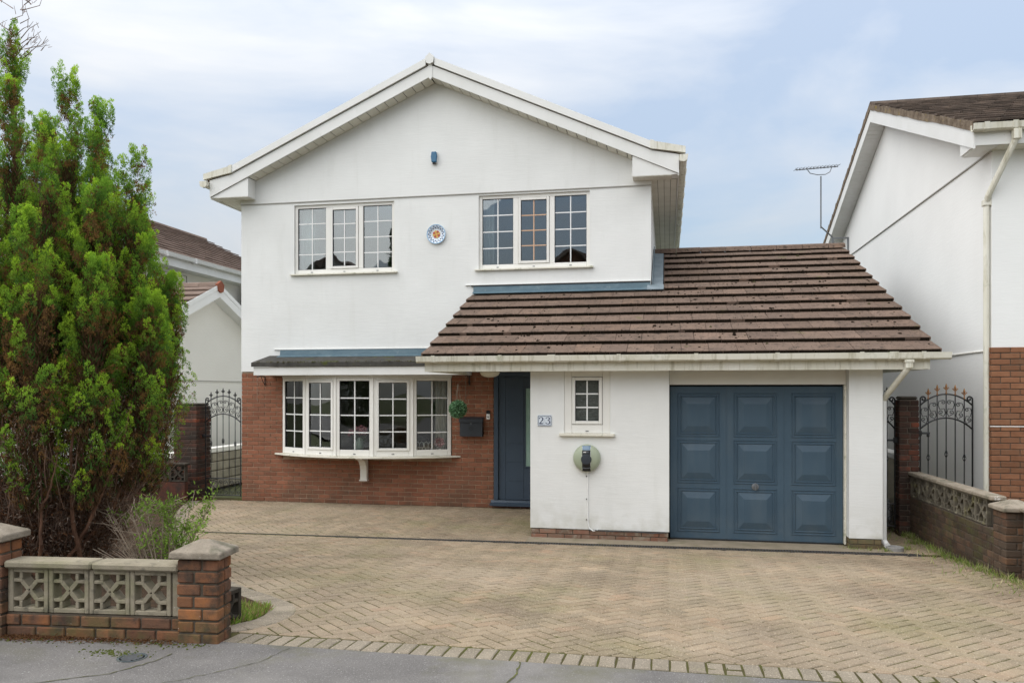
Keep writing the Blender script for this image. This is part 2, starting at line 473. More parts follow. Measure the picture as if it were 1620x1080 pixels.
m_moss = mat('moss', (0.045,0.050,0.018), 1.0, 0.05, col2=(0.06,0.045,0.025), mscale=30, bump=[(90,0.006,(1,1,1))])
m_moss_shade = mat('moss_and_shade', (0.012,0.009,0.007), 1.0, 0.02, col2=(0.022,0.016,0.010), mscale=30)  # near-black: moss colour with the shade under the tile tails worked in
m_blue = mat('blue_door_paint', (0.046,0.080,0.113), 0.45, 0.35, col2=(0.056,0.095,0.131), mscale=1.8, layers=[dict(col=(0.17,0.18,0.17), scale=4, lo=0.45, hi=0.75, amt=0.30, zr=(0.5,0.0)), dict(col=(0.10,0.13,0.15), scale=2.2, lo=0.5, hi=0.75, amt=0.4, stretch=(2,1,0.4)), dict(col=(0.12,0.15,0.17), scale=20, lo=0.70, hi=0.80, amt=0.3)], bump=[(70,0.0006,(1,1,1))])
m_bluedoor = mat('front_door_paint', (0.046,0.068,0.100), 0.38, 0.4, col2=(0.052,0.078,0.112), mscale=2.0, bump=[(60,0.0008,(1,1,0.2))])
m_frost = mat('frosted_glass', (0.22,0.36,0.31), 0.35, 0.6, col2=(0.30,0.44,0.38), mscale=5)
m_black = mat('black_iron', (0.012,0.012,0.013), 0.45, 0.5, bump=[(60,0.001,(1,1,1))])
m_gold = mat('rusty_gold', (0.42,0.22,0.08), 0.5, 0.4, col2=(0.24,0.11,0.05), mscale=40, metal=0.4)
m_asphalt = mat('asphalt', (0.185,0.173,0.162), 0.92, 0.2, col2=(0.145,0.136,0.128), mscale=2.2,
                layers=[dict(col=(0.50,0.48,0.46), scale=110, lo=0.60, hi=0.70, amt=0.5, detail=2),
                        dict(col=(0.04,0.038,0.036), scale=120, lo=0.60, hi=0.68, amt=0.6, detail=2),
                        dict(col=(0.25,0.235,0.215), scale=0.9, lo=0.50, hi=0.66, amt=0.7), dict(col=(0.10,0.095,0.09), scale=1.7, lo=0.54, hi=0.72, amt=0.55),
                        dict(col=(0.13,0.125,0.065), scale=2.6, lo=0.50, hi=0.68, amt=0.55, yr=(3.9,4.5))],
                bump=[(170,0.004,(1,1,1)), (9,0.006,(1,1,1))])
PL = [dict(col=(0.20,0.18,0.09), scale=0.75, lo=0.50, hi=0.68, amt=0.75),
      dict(col=(0.17,0.13,0.09), scale=1.1, lo=0.50, hi=0.66, amt=0.65),
      dict(col=(0.37,0.30,0.22), scale=0.55, lo=0.48, hi=0.70, amt=0.45),
      dict(col=(0.20,0.19,0.085), scale=6, lo=0.62, hi=0.74, amt=0.5),
      dict(col=(0.59,0.505,0.39), scale=95, lo=0.58, hi=0.68, amt=0.6, detail=2),
      dict(col=(0.11,0.09,0.07), scale=105, lo=0.58, hi=0.68, amt=0.6, detail=2)]
m_paver = mat('block_paver', (0.24,0.19,0.14), 0.93, 0.15, piece=0.11, piece_cols=[(0.330,0.253,0.172),(0.310,0.235,0.160),(0.345,0.259,0.174),(0.300,0.237,0.168),(0.330,0.250,0.168),(0.355,0.238,0.156)],
              col2=(0.23,0.185,0.122), mscale=2.5, layers=PL, bump=[(130,0.003,(1,1,1)), (25,0.003,(1,1,1))])
m_edging = mat('edging_paver', (0.24,0.20,0.16), 0.93, 0.15, piece=0.10, piece_cols=[(0.28,0.24,0.185),(0.31,0.26,0.195),(0.25,0.215,0.17)], col2=(0.21,0.18,0.135), mscale=3,
               layers=PL[3:], bump=[(130,0.003,(1,1,1)), (25,0.003,(1,1,1))])
m_joint = mat('joint_sand', (0.070,0.055,0.034), 1.0, 0.05, col2=(0.085,0.088,0.025), mscale=3.0, bump=[(80,0.006,(1,1,1))])
m_soil = mat('bed_soil', (0.05,0.036,0.026), 1.0, 0.05, col2=(0.085,0.055,0.035), mscale=9, bump=[(18,0.04,(1,1,1)), (70,0.01,(1,1,1))])
m_apron = mat('concrete_apron', (0.30,0.25,0.185), 0.95, 0.12, col2=(0.22,0.185,0.13), mscale=4, layers=[dict(col=(0.13,0.13,0.06), scale=5, lo=0.55, hi=0.7, amt=0.6)], bump=[(40,0.006,(1,1,1))])
m_drain = mat('drain_grate', (0.045,0.042,0.045), 0.7, 0.3)
m_bark = mat('conifer_bark', (0.27,0.145,0.09), 0.95, 0.1, col2=(0.14,0.08,0.055), mscale=16, mstretch=(1,1,0.2), bump=[(40,0.008,(1,1,0.2))])
m_twig = mat('dead_twig', (0.22,0.13,0.085), 0.95, 0.1, col2=(0.31,0.22,0.17), mscale=5, bump=[(60,0.003,(1,1,1))])
m_twig_pale = mat('pale_twig', (0.46,0.38,0.29), 0.9, 0.1, col2=(0.30,0.22,0.16), mscale=12)
m_leaf = mat('conifer_leaf', (0.07,0.12,0.02), 0.75, 0.15, attr=True)
m_leaf_plain = mat('shrub_leaf', (0.10,0.20,0.03), 0.6, 0.25, attr=True)
m_grass = mat('grass_blade', (0.08,0.14,0.025), 0.8, 0.15, attr=True)
m_ground = mat('garden_ground', (0.10,0.10,0.06), 1.0, 0.05, col2=(0.07,0.085,0.035), mscale=0.6, bump=[(8,0.03,(1,1,1))])
m_room = mat('room_paint', (0.58,0.54,0.48), 0.9)
m_room_l = mat('pale_room_paint', (0.55,0.55,0.54), 0.9)
m_curtain = mat('pale_curtain', (0.60,0.58,0.52), 0.95, 0.1)
m_sofa = mat('grey_upholstery', (0.16,0.155,0.15), 0.95, 0.1, bump=[(120,0.002,(1,1,1))])
m_stone = mat('beige_stone', (0.42,0.38,0.30), 0.95, 0.1, piece=0.14, piece_cols=[(0.42,0.38,0.30),(0.36,0.33,0.26),(0.45,0.41,0.33)], col2=(0.30,0.27,0.21), mscale=6, bump=[(20,0.012,(1,1,1))])
m_white = mat('white_gloss', (0.80,0.80,0.78), 0.3, 0.5)
m_tile_white = mat('ceramic_white', (0.70,0.76,0.82), 0.2, 0.5)
m_navy = mat('ceramic_navy', (0.012,0.022,0.085), 0.2, 0.5)
m_ltblue = mat('ceramic_light_blue', (0.20,0.42,0.66), 0.2, 0.5)
m_orange = mat('ceramic_orange', (0.60,0.22,0.05), 0.3, 0.5)
m_red = mat('ceramic_red', (0.42,0.07,0.045), 0.3, 0.5)
m_yellow = mat('ceramic_yellow', (0.62,0.42,0.10), 0.3, 0.5)
m_charcoal = mat('charcoal_metal', (0.032,0.038,0.047), 0.5, 0.4)
m_blkplastic = mat('black_plastic', (0.010,0.011,0.013), 0.35, 0.5)
m_sage = mat('sage_plastic', (0.36,0.40,0.29), 0.4, 0.4, col2=(0.33,0.37,0.26), mscale=2)
m_slate = mat('slate_blue_plastic', (0.16,0.24,0.33), 0.25, 0.5)
m_alarm = mat('alarm_blue', (0.03,0.13,0.24), 0.35, 0.5)
m_pink = mat('pink_petal', (0.70,0.24,0.29), 0.7, attr=True)
m_vase = mat('celadon_vase', (0.50,0.62,0.52), 0.35)
m_chain = mat('chain_metal', (0.30,0.27,0.22), 0.5, metal=0.5)
m_lampglass = mat('opal_lamp', (0.72,0.68,0.56), 0.35)
m_galv = mat('galvanised_metal', (0.20,0.21,0.22), 0.5, metal=0.6)
m_bag = mat('pale_plastic_sack', (0.34,0.35,0.34), 0.4, 0.4, col2=(0.2,0.2,0.2), mscale=9)
m_clay = mat('grey_clay', (0.25,0.24,0.23), 0.8)
m_ball = mat('topiary_leaf', (0.05,0.13,0.06), 0.7, attr=True)

def leafy(name, k=0.35):
    m = bpy.data.materials.new(name); m.use_nodes = True
    N = m.node_tree.nodes; L = m.node_tree.links; N.clear()
    out = N.new('ShaderNodeOutputMaterial'); mx = N.new('ShaderNodeMixShader'); mx.inputs[0].default_value = k
    df = N.new('ShaderNodeBsdfDiffuse'); tr = N.new('ShaderNodeBsdfTranslucent'); at = N.new('ShaderNodeAttribute'); at.attribute_name = 'tint'
    L.new(at.outputs['Color'], df.inputs['Color']); L.new(at.outputs['Color'], tr.inputs['Color'])
    L.new(df.outputs[0], mx.inputs[1]); L.new(tr.outputs[0], mx.inputs[2]); L.new(mx.outputs[0], out.inputs['Surface'])
    return m
m_leaf = leafy('conifer_leaf', 0.45); m_leaf_plain = leafy('shrub_leaf', 0.4); m_grass = leafy('grass_blade', 0.4)

# ------------------------------------------------------------------ ground
SLOPE = 0.35 / 5.3
def zg(y):
    return 0.0 if y >= 10 else (0.35 if y <= 4.7 else (10 - y) * SLOPE)

def sheet(name, x0, x1, ys, mat_, dz=0.0, zf=zg):
    b = MB()
    for i in range(len(ys)-1):
        b.add([(x0,ys[i],zf(ys[i])+dz),(x1,ys[i],zf(ys[i])+dz),(x1,ys[i+1],zf(ys[i+1])+dz),(x0,ys[i+1],zf(ys[i+1])+dz)], [(0,1,2,3)])
    return obj(name, b, mat_, kind='structure')

sheet('ground', -90, 90, [-120, 4.7, 10, 220], m_ground, -0.07)
pav = sheet('pavement', -60, 60, [-9.0, 4.60], m_asphalt, 0.0, lambda y: 0.35)
# front drive: bedding under the pavers
drv = MB()
BED_EDGE = [(-3.20,4.60),(-2.93,4.72),(-2.74,4.95),(-2.67,5.18),(-2.70,5.48),(-2.86,5.76),(-3.20,6.02),(-3.75,6.42),(-4.60,7.20),(-5.60,8.55),(-6.60,10.0),(-7.50,11.4),(-8.15,12.75)]
for y0, y1 in ((4.60,4.7),(4.7,10.0),(10.0,13.2)):
    drv.add([(-8.6,y0,zg(y0)-0.0048),(4.6,y0,zg(y0)-0.0048),(4.6,y1,zg(y1)-0.0048),(-8.6,y1,zg(y1)-0.0048)], [(0,1,2,3)])
driveway = obj('driveway', drv, m_joint, kind='structure')

def bed_x(y):
    for (xa, ya), (xb, yb) in zip(BED_EDGE[:-1], BED_EDGE[1:]):
        if ya <= y <= yb:
            return xa + (xb-xa)*(y-ya)/(yb-ya)
    return BED_EDGE[0][0] if y < BED_EDGE[0][1] else BED_EDGE[-1][0]

# planting bed: soil heaped a little above the drive
bb = MB(); NB = 14
ys = [4.55 + (12.8-4.55)*i/40 for i in range(41)]
rs = random.Random(5)
for j, y in enumerate(ys):
    xr = bed_x(y) - 0.215
    for i in range(NB):
        f = i/(NB-1)
        x = -9.5 + (xr+9.5)*f
        bb.v.append((x, y, zg(y) + (0.035 if i < NB-1 else -0.012) + rs.uniform(0, 0.03)*(i < NB-1)))
for j in range(len(ys)-1):
    for i in range(NB-1):
        a = j*NB+i
        bb.f.append((a, a+1, a+NB+1, a+NB))
obj('planting_bed', bb, m_soil, kind='structure')

CAMP = Vector((0,0,1.95)); CF = Vector((-math.sin(R(11.08)), math.cos(R(11.08)), 0)); CR = Vector((math.cos(R(11.08)), math.sin(R(11.08)), 0))
def in_view(p, margin=0):
    d = Vector(p) - CAMP
    f = d.dot(CF)
    if f < 0.1: return False
    u = 810 + 1251*d.dot(CR)/f; v = 618 - 1251*d.z/f
    return -margin < u < 1620+margin and -margin < v < 1080+margin

# block pavers: 45 degree herringbone
def paver_mesh(name, l, w, h=0.04, c=0.006):
    b = MB()
    x, y = l/2, w/2
    b.add([(-x,-y,-h),(x,-y,-h),(x,y,-h),(-x,y,-h),(-x,-y,-c),(x,-y,-c),(x,y,-c),(-x,y,-c),
           (-x+c,-y+c,0),(x-c,-y+c,0),(x-c,y-c,0),(-x+c,y-c,0)],
          [(0,1,5,4),(1,2,6,5),(2,3,7,6),(3,0,4,7),(4,5,9,8),(5,6,10,9),(6,7,11,10),(7,4,8,11),(8,9,10,11)])
    me = b.mesh(name)
    return me
def clip_poly(poly, n, d):
    """keep the side n.p <= d"""
    out = []
    for i in range(len(poly)):
        a, b = poly[i], poly[(i+1) % len(poly)]
        da = a[0]*n[0]+a[1]*n[1]-d; db = b[0]*n[0]+b[1]*n[1]-d
        if da <= 0: out.append(a)
        if (da < 0) != (db < 0) and abs(da-db) > 1e-9:
            t = da/(da-db); out.append((a[0]+(b[0]-a[0])*t, a[1]+(b[1]-a[1])*t))
    return out
def poly_area(p):
    return abs(sum(p[i][0]*p[(i+1)%len(p)][1]-p[(i+1)%len(p)][0]*p[i][1] for i in range(len(p))))/2

PW = 0.1035; JT = 0.0082
def drain_y(x):
    return 10.00 + 0.030*(x+1.8)
def lay_herringbone(regions, seed):
    rr = random.Random(seed)
    whole, cut = [], []
    ca, sa = math.cos(R(45)), math.sin(R(45))
    K = 110
    for c in range(-K, K):
        for r in range(-K, K):
            md = (c - r) % 4
            if md == 0: a0, b0, a1, b1 = c, r, c+2, r+1
            elif md == 3: a0, b0, a1, b1 = c, r, c+1, r+2
            else: continue
            rect = [(a0*PW+JT/2, b0*PW+JT/2), (a1*PW-JT/2, b0*PW+JT/2), (a1*PW-JT/2, b1*PW-JT/2), (a0*PW+JT/2, b1*PW-JT/2)]
            pts = [(-1.0 + p*ca - q*sa, 8.0 + p*sa + q*ca) for p, q in rect]
            cx = sum(p[0] for p in pts)/4; cy = sum(p[1] for p in pts)/4
            for planes, test in regions:
                poly = pts
                for n, d in planes:
                    poly = clip_poly(poly, n, d)
                    if len(poly) < 3: break
                if len(poly) < 3 or poly_area(poly) < 0.0012: continue
                if test and not test(cx, cy): continue
                if len(poly) == 4 and poly_area(poly) > 0.0188 and all(abs(p[0]-q[0]) < 1e-6 for p, q in zip(poly, pts)):
                    whole.append((cx, cy, R(45) if md == 0 else R(135)))
                else:
                    cut.append(poly)
    return whole, cut
Y_EDGE = 4.835
regions = [
    ([((0,-1),-Y_EDGE), ((-0.030,1.0), 10.00+0.030*1.8-0.065), ((1,0),4.5), ((-1,0),8.0)], lambda x, y: x > bed_x(y)-0.13),
    ([((0.030,-1.0), -(10.00+0.030*1.8+0.065)), ((0,1),12.89), ((1,0),-1.80), ((-1,0),8.0)], lambda x, y: x > bed_x(y)-0.13),
    ([((0.030,-1.0), -(10.00+0.030*1.8+0.065)), ((0,1),13.2), ((1,0),3.6), ((-1,0),-2.62)], None),
]
whole, cut = lay_herringbone(regions, 3)
rp = random.Random(11)
me_pav = paver_mesh('paver', 2*PW-JT, PW-JT)
me_pav.materials.append(m_paver)
def paver_key(w):
    p = Vector((w[0], w[1], zg(w[1])))
    return (p-CAMP).length if in_view(p, -6) else 1e6 + (p-CAMP).length
whole.sort(key=paver_key)
for cx, cy, a in whole[:300]:
    tilt = Matrix.Rotation(-math.atan(SLOPE) if cy < 10 else 0, 4, 'X') @ Matrix.Rotation(rp.gauss(0, 0.004), 4, 'X') @ Matrix.Rotation(rp.gauss(0, 0.004), 4, 'Y')
    o = inst('paver', me_pav, driveway, (0,0,0))
    o.matrix_local = Matrix.Translation((cx, cy, zg(cy)+rp.uniform(-0.0015,0.0015))) @ tilt @ Matrix.Rotation(a + rp.gauss(0,0.006), 4, 'Z')
pb = MB()
def add_paver_poly(b, poly, dz=0.0, h=0.04, inset=0.006):
    cx = sum(p[0] for p in poly)/len(poly); cy = sum(p[1] for p in poly)/len(poly)
    n = len(poly)
    P = []
    for p in poly: P.append((p[0], p[1], zg(p[1])+dz-h))
    for p in poly: P.append((p[0], p[1], zg(p[1])+dz-0.006))
    for p in poly:
        dx, dy = cx-p[0], cy-p[1]; l = max(math.hypot(dx, dy), 1e-6); k = min(inset*1.3/l, 0.4)
        P.append((p[0]+dx*k, p[1]+dy*k, zg(p[1])+dz))
    area = sum(poly[i][0]*poly[(i+1)%n][1]-poly[(i+1)%n][0]*poly[i][1] for i in range(n))
    F = [tuple(range(2*n, 3*n))]
    for i in range(n):
        j = (i+1) % n
        F.append((i, j, j+n, i+n)); F.append((i+n, j+n, j+2*n, i+2*n))
    if area < 0: F = [f[::-1] for f in F]
    b.add(P, F)
l_, w_ = (2*PW-JT)/2, (PW-JT)/2
for cx, cy, a in whole[300:]:
    ca, sa = math.cos(a), math.sin(a)
    add_paver_poly(pb, [(cx+x*ca-y*sa, cy+x*sa+y*ca) for x, y in ((-l_,-w_),(l_,-w_),(l_,w_),(-l_,w_))], rp.uniform(-0.0016,0.0016))
for poly in cut:
    add_paver_poly(pb, poly, rp.uniform(-0.0014,0.0014))
obj('paver_field', pb, m_paver, driveway, kind='stuff')
# soldier course along the pavement
me_sold = paver_mesh('edging_paver', 0.104-JT, 0.208)
me_sold.materials.append(m_edging)
x = -2.74
k = 0
while x < 3.6:
    y = 4.722 + 0.012*math.sin(x*0.7)
    if rp.random() < 0: continue
    o = inst('edging_paver', me_sold, driveway, (x, y, zg(y)-0.002+rp.gauss(0,0.0015)), (-math.atan(SLOPE)*0.8, rp.gauss(0,0.008), rp.gauss(0,0.012)))
    x += 0.104; k += 1
# curved edging round the bed, stretchers laid end to end
me_str = paver_mesh('edging_paver', 0.098, 0.205)
me_str.materials.append(m_edging)
def walk(poly, step):
    out = []; acc = step/2
    for (a, b) in zip(poly[:-1], poly[1:]):
        L = math.hypot(b[0]-a[0], b[1]-a[1]); d = acc
        while d < L:
            t = d/L
            out.append((a[0]+(b[0]-a[0])*t, a[1]+(b[1]-a[1])*t, math.atan2(b[1]-a[1], b[0]-a[0])))
            d += step
        acc = d - L
    return out
def smooth(poly, n=3):
    for _ in range(n):
        q = [poly[0]]
        for a, b in zip(poly[:-1], poly[1:]):
            q.append((a[0]*.75+b[0]*.25, a[1]*.75+b[1]*.25)); q.append((a[0]*.25+b[0]*.75, a[1]*.25+b[1]*.75))
        q.append(poly[-1]); poly = q
    return poly
for (x, y, a) in walk(smooth(BED_EDGE), 0.107):
    o = inst('edging_paver', me_str, driveway, (0,0,0))
    nx, ny = -math.sin(a), math.cos(a)
    o.matrix_local = Matrix.Translation((x+nx*0.108, y+ny*0.108, zg(y+ny*0.108)+0.0035+rp.gauss(0,0.001))) @ Matrix.Rotation(-math.atan(SLOPE), 4, 'X') @ Matrix.Rotation(a+rp.gauss(0,0.03), 4, 'Z')
# drain channel across the drive
dt = thing('drain_channel', 'dark slotted drain channel crossing the paved drive in front of the garage', 'drain', (-2, drain_y(-2), 0))
b = MB()
dx0, dx1 = -6.3, 2.95
for s in (-1, 1):
    b.prism([(dx0, drain_y(dx0)+s*0.052-0.008, -0.01),(dx1, drain_y(dx1)+s*0.052-0.008, -0.01),(dx1, drain_y(dx1)+s*0.052+0.008, -0.01),(dx0, drain_y(dx0)+s*0.052+0.008, -0.01)], (0,0,0.014))
obj('frame', b, m_drain, dt)
b = MB(); x = dx0
while x < dx1:
    y = drain_y(x); b.box(x, x+0.017, y-0.044, y+0.044, -0.012, 0.001); x += 0.034
obj('grate_bars', b, m_drain, dt, kind='stuff')
b = MB()
for x in (-4.4, -2.4, -0.4, 1.6):
    pass
# concrete apron between drain and garage door
b = MB()
b.prism([(-1.80,drain_y(-1.8)+0.062,-0.03),(2.80,drain_y(2.8)+0.062,-0.03),(2.80,10.60,-0.03),(-1.80,10.60,-0.03)], (0,0,0.036))
obj('concrete_apron', b, m_apron, kind='structure')

# ------------------------------------------------------------------ brickwork helpers
def brick_mesh(name, l, d, h, mat_, c=0.005):
    b = MB().cbox(-l/2, l/2, 0, d, -h/2, h/2, c)
    me = b.mesh(name); me.materials.append(mat_); return me
def course_pieces(L, H, holes, bl, bh, mo, off0=0.0):
    out = []; z = 0.0; k = 0
    while z + bh <= H + 1e-6:
        s = -((bl+mo)/2 if k % 2 else 0) - off0
        while s < L:
            segs = [(max(s, 0), min(s+bl, L))]
            for (h0, h1, hz0, hz1) in holes:
                if hz0 < z+bh-0.004 and hz1 > z+0.004:
                    ns = []
                    for a, b in segs:
                        if h1 <= a or h0 >= b: ns.append((a, b)); continue
                        if h0 > a: ns.append((a, h0))
                        if h1 < b: ns.append((h1, b))
                    segs = ns
            for a, b in segs:
                if b-a > 0.03: out.append(((a+b)/2, z+bh/2, b-a))
            s += bl+mo
        z += bh+mo; k += 1
    return out
def lay_bricks(parent, O, rz, pieces, me, bl, limit=300, depth=0.03, proud=0.008, mat_=None, seed=1, hmm=0.065, key=None):
    """O: local position of the lower left corner on the mortar face; bricks stand proud of it"""
    rr = random.Random(seed)
    ca, sa = math.cos(rz), math.sin(rz)
    if key: pieces = sorted(pieces, key=key)
    bx = MB()
    for i, (s, z, l) in enumerate(pieces):
        j = rr.gauss(0, 0.0012)
        px, py = O[0] + s*ca + (proud+j)*sa, O[1] + s*sa - (proud+j)*ca
        if i < limit:
            inst('brick', me, parent, (px, py, O[2]+z), (0, 0, rz + rr.gauss(0,0.002)), (l/bl, 1, 1))
        else:
            bx.T = Matrix.Translation((px, py, O[2]+z)) @ Matrix.Rotation(rz, 4, 'Z')
            bx.cbox(-l/2, l/2, 0, depth, -hmm/2, hmm/2, 0.005)
    if bx.v:
        obj('brick_remainder', bx, mat_, parent, local=True, kind='stuff')
def pinwheel(parent, x0, y0, z0, w, n, mat_, bw=0.1025, bh=0.065, mo=0.013, seed=1, name='brick', wy=None):
    """a square brick pillar laid in pinwheel courses, local coordinates"""
    rr = random.Random(seed)
    wy = wy or w
    by = min(bw, wy*0.47)
    l = w - bw - mo; l2 = wy - by - mo
    me = brick_mesh('brick', l, by, bh, mat_, 0.006)
    me2 = brick_mesh('brick', l2, bw, bh, mat_, 0.006)
    core = MB().box(x0+0.010, x0+w-0.010, y0+0.010, y0+wy-0.010, z0, z0+n*(bh+mo)-0.002)
    for k in range(n):
        z = z0 + k*(bh+mo) + bh/2
        J = lambda: rr.gauss(0, 0.0018)
        if k % 2 == 0:
            q = [(x0+l/2, y0, 0), (x0+w, y0+l2/2, 90), (x0+w-l/2, y0+wy, 180), (x0, y0+wy-l2/2, 270)]
        else:
            q = [(x0+w-l/2, y0, 0), (x0+w, y0+wy-l2/2, 90), (x0+l/2, y0+wy, 180), (x0, y0+l2/2, 270)]
        for x, y, a in q:
            inst(name, me if a in (0, 180) else me2, parent, (x+J(), y+J(), z), (0, 0, R(a)))
    return core

# ------------------------------------------------------------------ window builder
def win(parent, x0, x1, z0, z1, yf, lights, rows, gl, T=None, cols=2, fw=0.055, mw=0.085, bot=0.075, name='window', m_b=None, sill=None, bars_m=None, label=None):
    """window facing -Y, front face at yf; lights: list of 'f' (fixed) or 'c' (opening casement)"""
    fr = MB(T)
    D = 0.07
    fr.cbox(x0, x0+fw, yf, yf+D, z0, z1, 0.004); fr.cbox(x1-fw, x1, yf, yf+D, z0, z1, 0.004)
    fr.cbox(x0+fw+0.0015, x1-fw-0.0015, yf, yf+D, z1-fw, z1, 0.004); fr.cbox(x0+fw+0.0015, x1-fw-0.0015, yf, yf+D, z0, z0+bot, 0.004)
    n = len(lights)
    iw = (x1-x0-2*fw-(n-1)*mw)/n
    wobj = None
    cells = []
    for i in range(n):
        a = x0+fw+i*(iw+mw)
        cells.append((a, a+iw))
        if i: fr.cbox(a-mw, a, yf, yf+D, z0+bot+0.0015, z1-fw-0.0015, 0.004)
    wobj = obj(name, fr, m_frame, parent)
    if label: wobj['label'] = label
    for (a, b_), ty in zip(cells, lights):
        c0, c1, e0, e1 = a, b_, z0+bot, z1-fw
        yy = yf
        if ty[0] == 'c':
            cs = MB(T); g = 0.005; cw = 0.042
            q = (c0+g, c1-g, e0+g, e1-g)
            yc = yf-0.014
            cs.cbox(q[0], q[0]+cw, yc, yf+0.055, q[2], q[3], 0.004); cs.cbox(q[1]-cw, q[1], yc, yf+0.055, q[2], q[3], 0.004)
            cs.cbox(q[0]+cw+0.001, q[1]-cw-0.001, yc, yf+0.055, q[3]-cw, q[3], 0.004); cs.cbox(q[0]+cw+0.001, q[1]-cw-0.001, yc, yf+0.055, q[2], q[2]+cw, 0.004)
            obj('casement', cs, m_frame, wobj)
            gk = MB(T).box(c0, c1, yf+0.058, yf+0.064, e0, e1)
            # dark rebate behind the casement, a ring so the glass stays clear
            gk = MB(T)
            for r_ in ((c0,q[0]+0.01,e0,e1),(q[1]-0.01,c1,e0,e1)): gk.box(r_[0], r_[1], yf+0.0565, yf+0.0615, r_[2], r_[3])
            for r_ in ((q[0]+0.0105,q[1]-0.0105,e0,q[2]+0.01),(q[0]+0.0105,q[1]-0.0105,q[3]-0.01,e1)): gk.box(r_[0], r_[1], yf+0.0565, yf+0.0615, r_[2], r_[3])
            obj('seal', gk, m_gasket, wobj)
            c0, c1, e0, e1 = q[0]+cw, q[1]-cw, q[2]+cw, q[3]-cw
            yy = yc
        t = 0.006
        sk = MB(T)
        sk.box(c0, c0+t, yy+0.010, yy+0.04, e0, e1); sk.box(c1-t, c1, yy+0.010, yy+0.04, e0, e1)
        sk.box(c0+t+0.0005, c1-t-0.0005, yy+0.010, yy+0.04, e1-t, e1); sk.box(c0+t+0.0005, c1-t-0.0005, yy+0.010, yy+0.04, e0, e0+t)
        obj('seal', sk, m_gasket, wobj)
        pane = MB(T).box(c0+t+0.001, c1-t-0.001, yy+0.026, yy+0.030, e0+t+0.001, e1-t-0.001)
        obj('pane', pane, gl, wobj)
        br = MB(T); bw = 0.018
        yb0, yb1 = yy+0.019, yy+0.0245
        xs = [c0+(c1-c0)*k/cols for k in range(1, cols)]
        zs = [e0+(e1-e0)*k/rows for k in range(1, rows)]
        for x in xs: br.box(x-bw/2, x+bw/2, yb0, yb1, e0+t, e1-t)
        edges = [c0+t] + [v for x in xs for v in (x-bw/2-0.0005, x+bw/2+0.0005)] + [c1-t]
        for z in zs:
            for k in range(0, len(edges), 2):
                br.box(edges[k], edges[k+1], yb0+0.001, yb1, z-bw/2, z+bw/2)
        obj('glazing_bars', br, m_bar_gold if ty.endswith('g') else (m_b or m_white), wobj)
        wp = MB(T).cbox((a+b_)/2-0.02, (a+b_)/2+0.02, yf-0.006, yf-0.0005, z0+0.022, z0+0.034, 0.002)
        obj('weep_cover', wp, m_galv, wobj)
    return wobj

def holed(b, x0, x1, z0, z1, y, holes, depth=0.1, nz=1):
    """front sheet at y with rectangular holes and their reveals, facing -Y"""
    xs = sorted({x0, x1, *[h[0] for h in holes], *[h[1] for h in holes]})
    zs = sorted({z0, z1, *[h[2] for h in holes], *[h[3] for h in holes]})
    for i in range(len(xs)-1):
        for k in range(len(zs)-1):
            cx, cz = (xs[i]+xs[i+1])/2, (zs[k]+zs[k+1])/2
            if any(h[0] < cx < h[1] and h[2] < cz < h[3] for h in holes): continue
            b.add([(xs[i],y,zs[k]),(xs[i+1],y,zs[k]),(xs[i+1],y,zs[k+1]),(xs[i],y,zs[k+1])], [(0,1,2,3)])
    for (a, c, d, e) in holes:
        Y = y+depth
        b.add([(a,y,d),(c,y,d),(c,y,e),(a,y,e),(a,Y,d),(c,Y,d),(c,Y,e),(a,Y,e)], [(0,4,5,1),(1,5,6,2),(2,6,7,3),(3,7,4,0)])

# ------------------------------------------------------------------ roof tiles
def tile_field(parent, O, U, V, width, n, gauge, tw, mat_, individual=True, clip=None, lift=0.045, seed=1, name='roof_tile', thick=0.032):
    """interlocking flat tiles: O left eave corner (world), U along the eave, V up the slope"""
    rr = random.Random(seed)
    O = Vector(O); U = Vector(U).normalized(); V = Vector(V).normalized(); N = U.cross(V)
    base = wpos(parent)
    big = MB(); meshes = {}
    gp = 0.005
    for k in range(n):
        a, b_ = clip(k) if clip else (0, width)
        s = -(tw/2 if k % 2 else 0)
        while s < b_:
            s0, s1 = max(s, a), min(s+tw, b_)
            if s1-s0 > 0.04:
                w = s1-s0-gp
                key = round(w, 2)
                lf = lift + rr.gauss(0, 0.0018)
                def fill(b, T):
                    b.T = T
                    g = gauge+0.03
                    c = 0.006
                    P = [(0,0,lift-thick),(w,0,lift-thick),(w,g,-thick+0.006),(0,g,-thick+0.006),
                         (0,0,lift-c),(w,0,lift-c),(w,c,lift),(0,c,lift),(w,g,0.006),(0,g,0.006)]
                    F = [(0,3,2,1),(0,1,5,4),(4,5,6,7),(7,6,8,9),(1,2,8,6),(1,6,5),(3,0,7,9),(0,4,7),(2,3,9,8)]
                    b.add(P, F)
                P0 = O + U*s0 + V*(k*gauge) - base
                M = Matrix((( U.x, V.x, N.x, P0.x),(U.y, V.y, N.y, P0.y),(U.z, V.z, N.z, P0.z),(0,0,0,1)))
                M = M @ Matrix.Translation((0, rr.gauss(0,0.002), rr.gauss(0,0.0015))) @ Matrix.Rotation(rr.gauss(0,0.004), 4, 'Z') @ Matrix.Rotation(rr.gauss(0,0.003), 4, 'Y')
                if individual:
                    if key not in meshes:
                        t = MB(); fill(t, None); meshes[key] = t.mesh(name); meshes[key].materials.append(mat_)
                    o = inst(name, meshes[key], parent, (0,0,0)); o.matrix_local = M
                else:
                    fill(big, M)
            s += tw
    if big.v:
        return obj(name + 's', big, mat_, parent, local=True, kind='stuff')

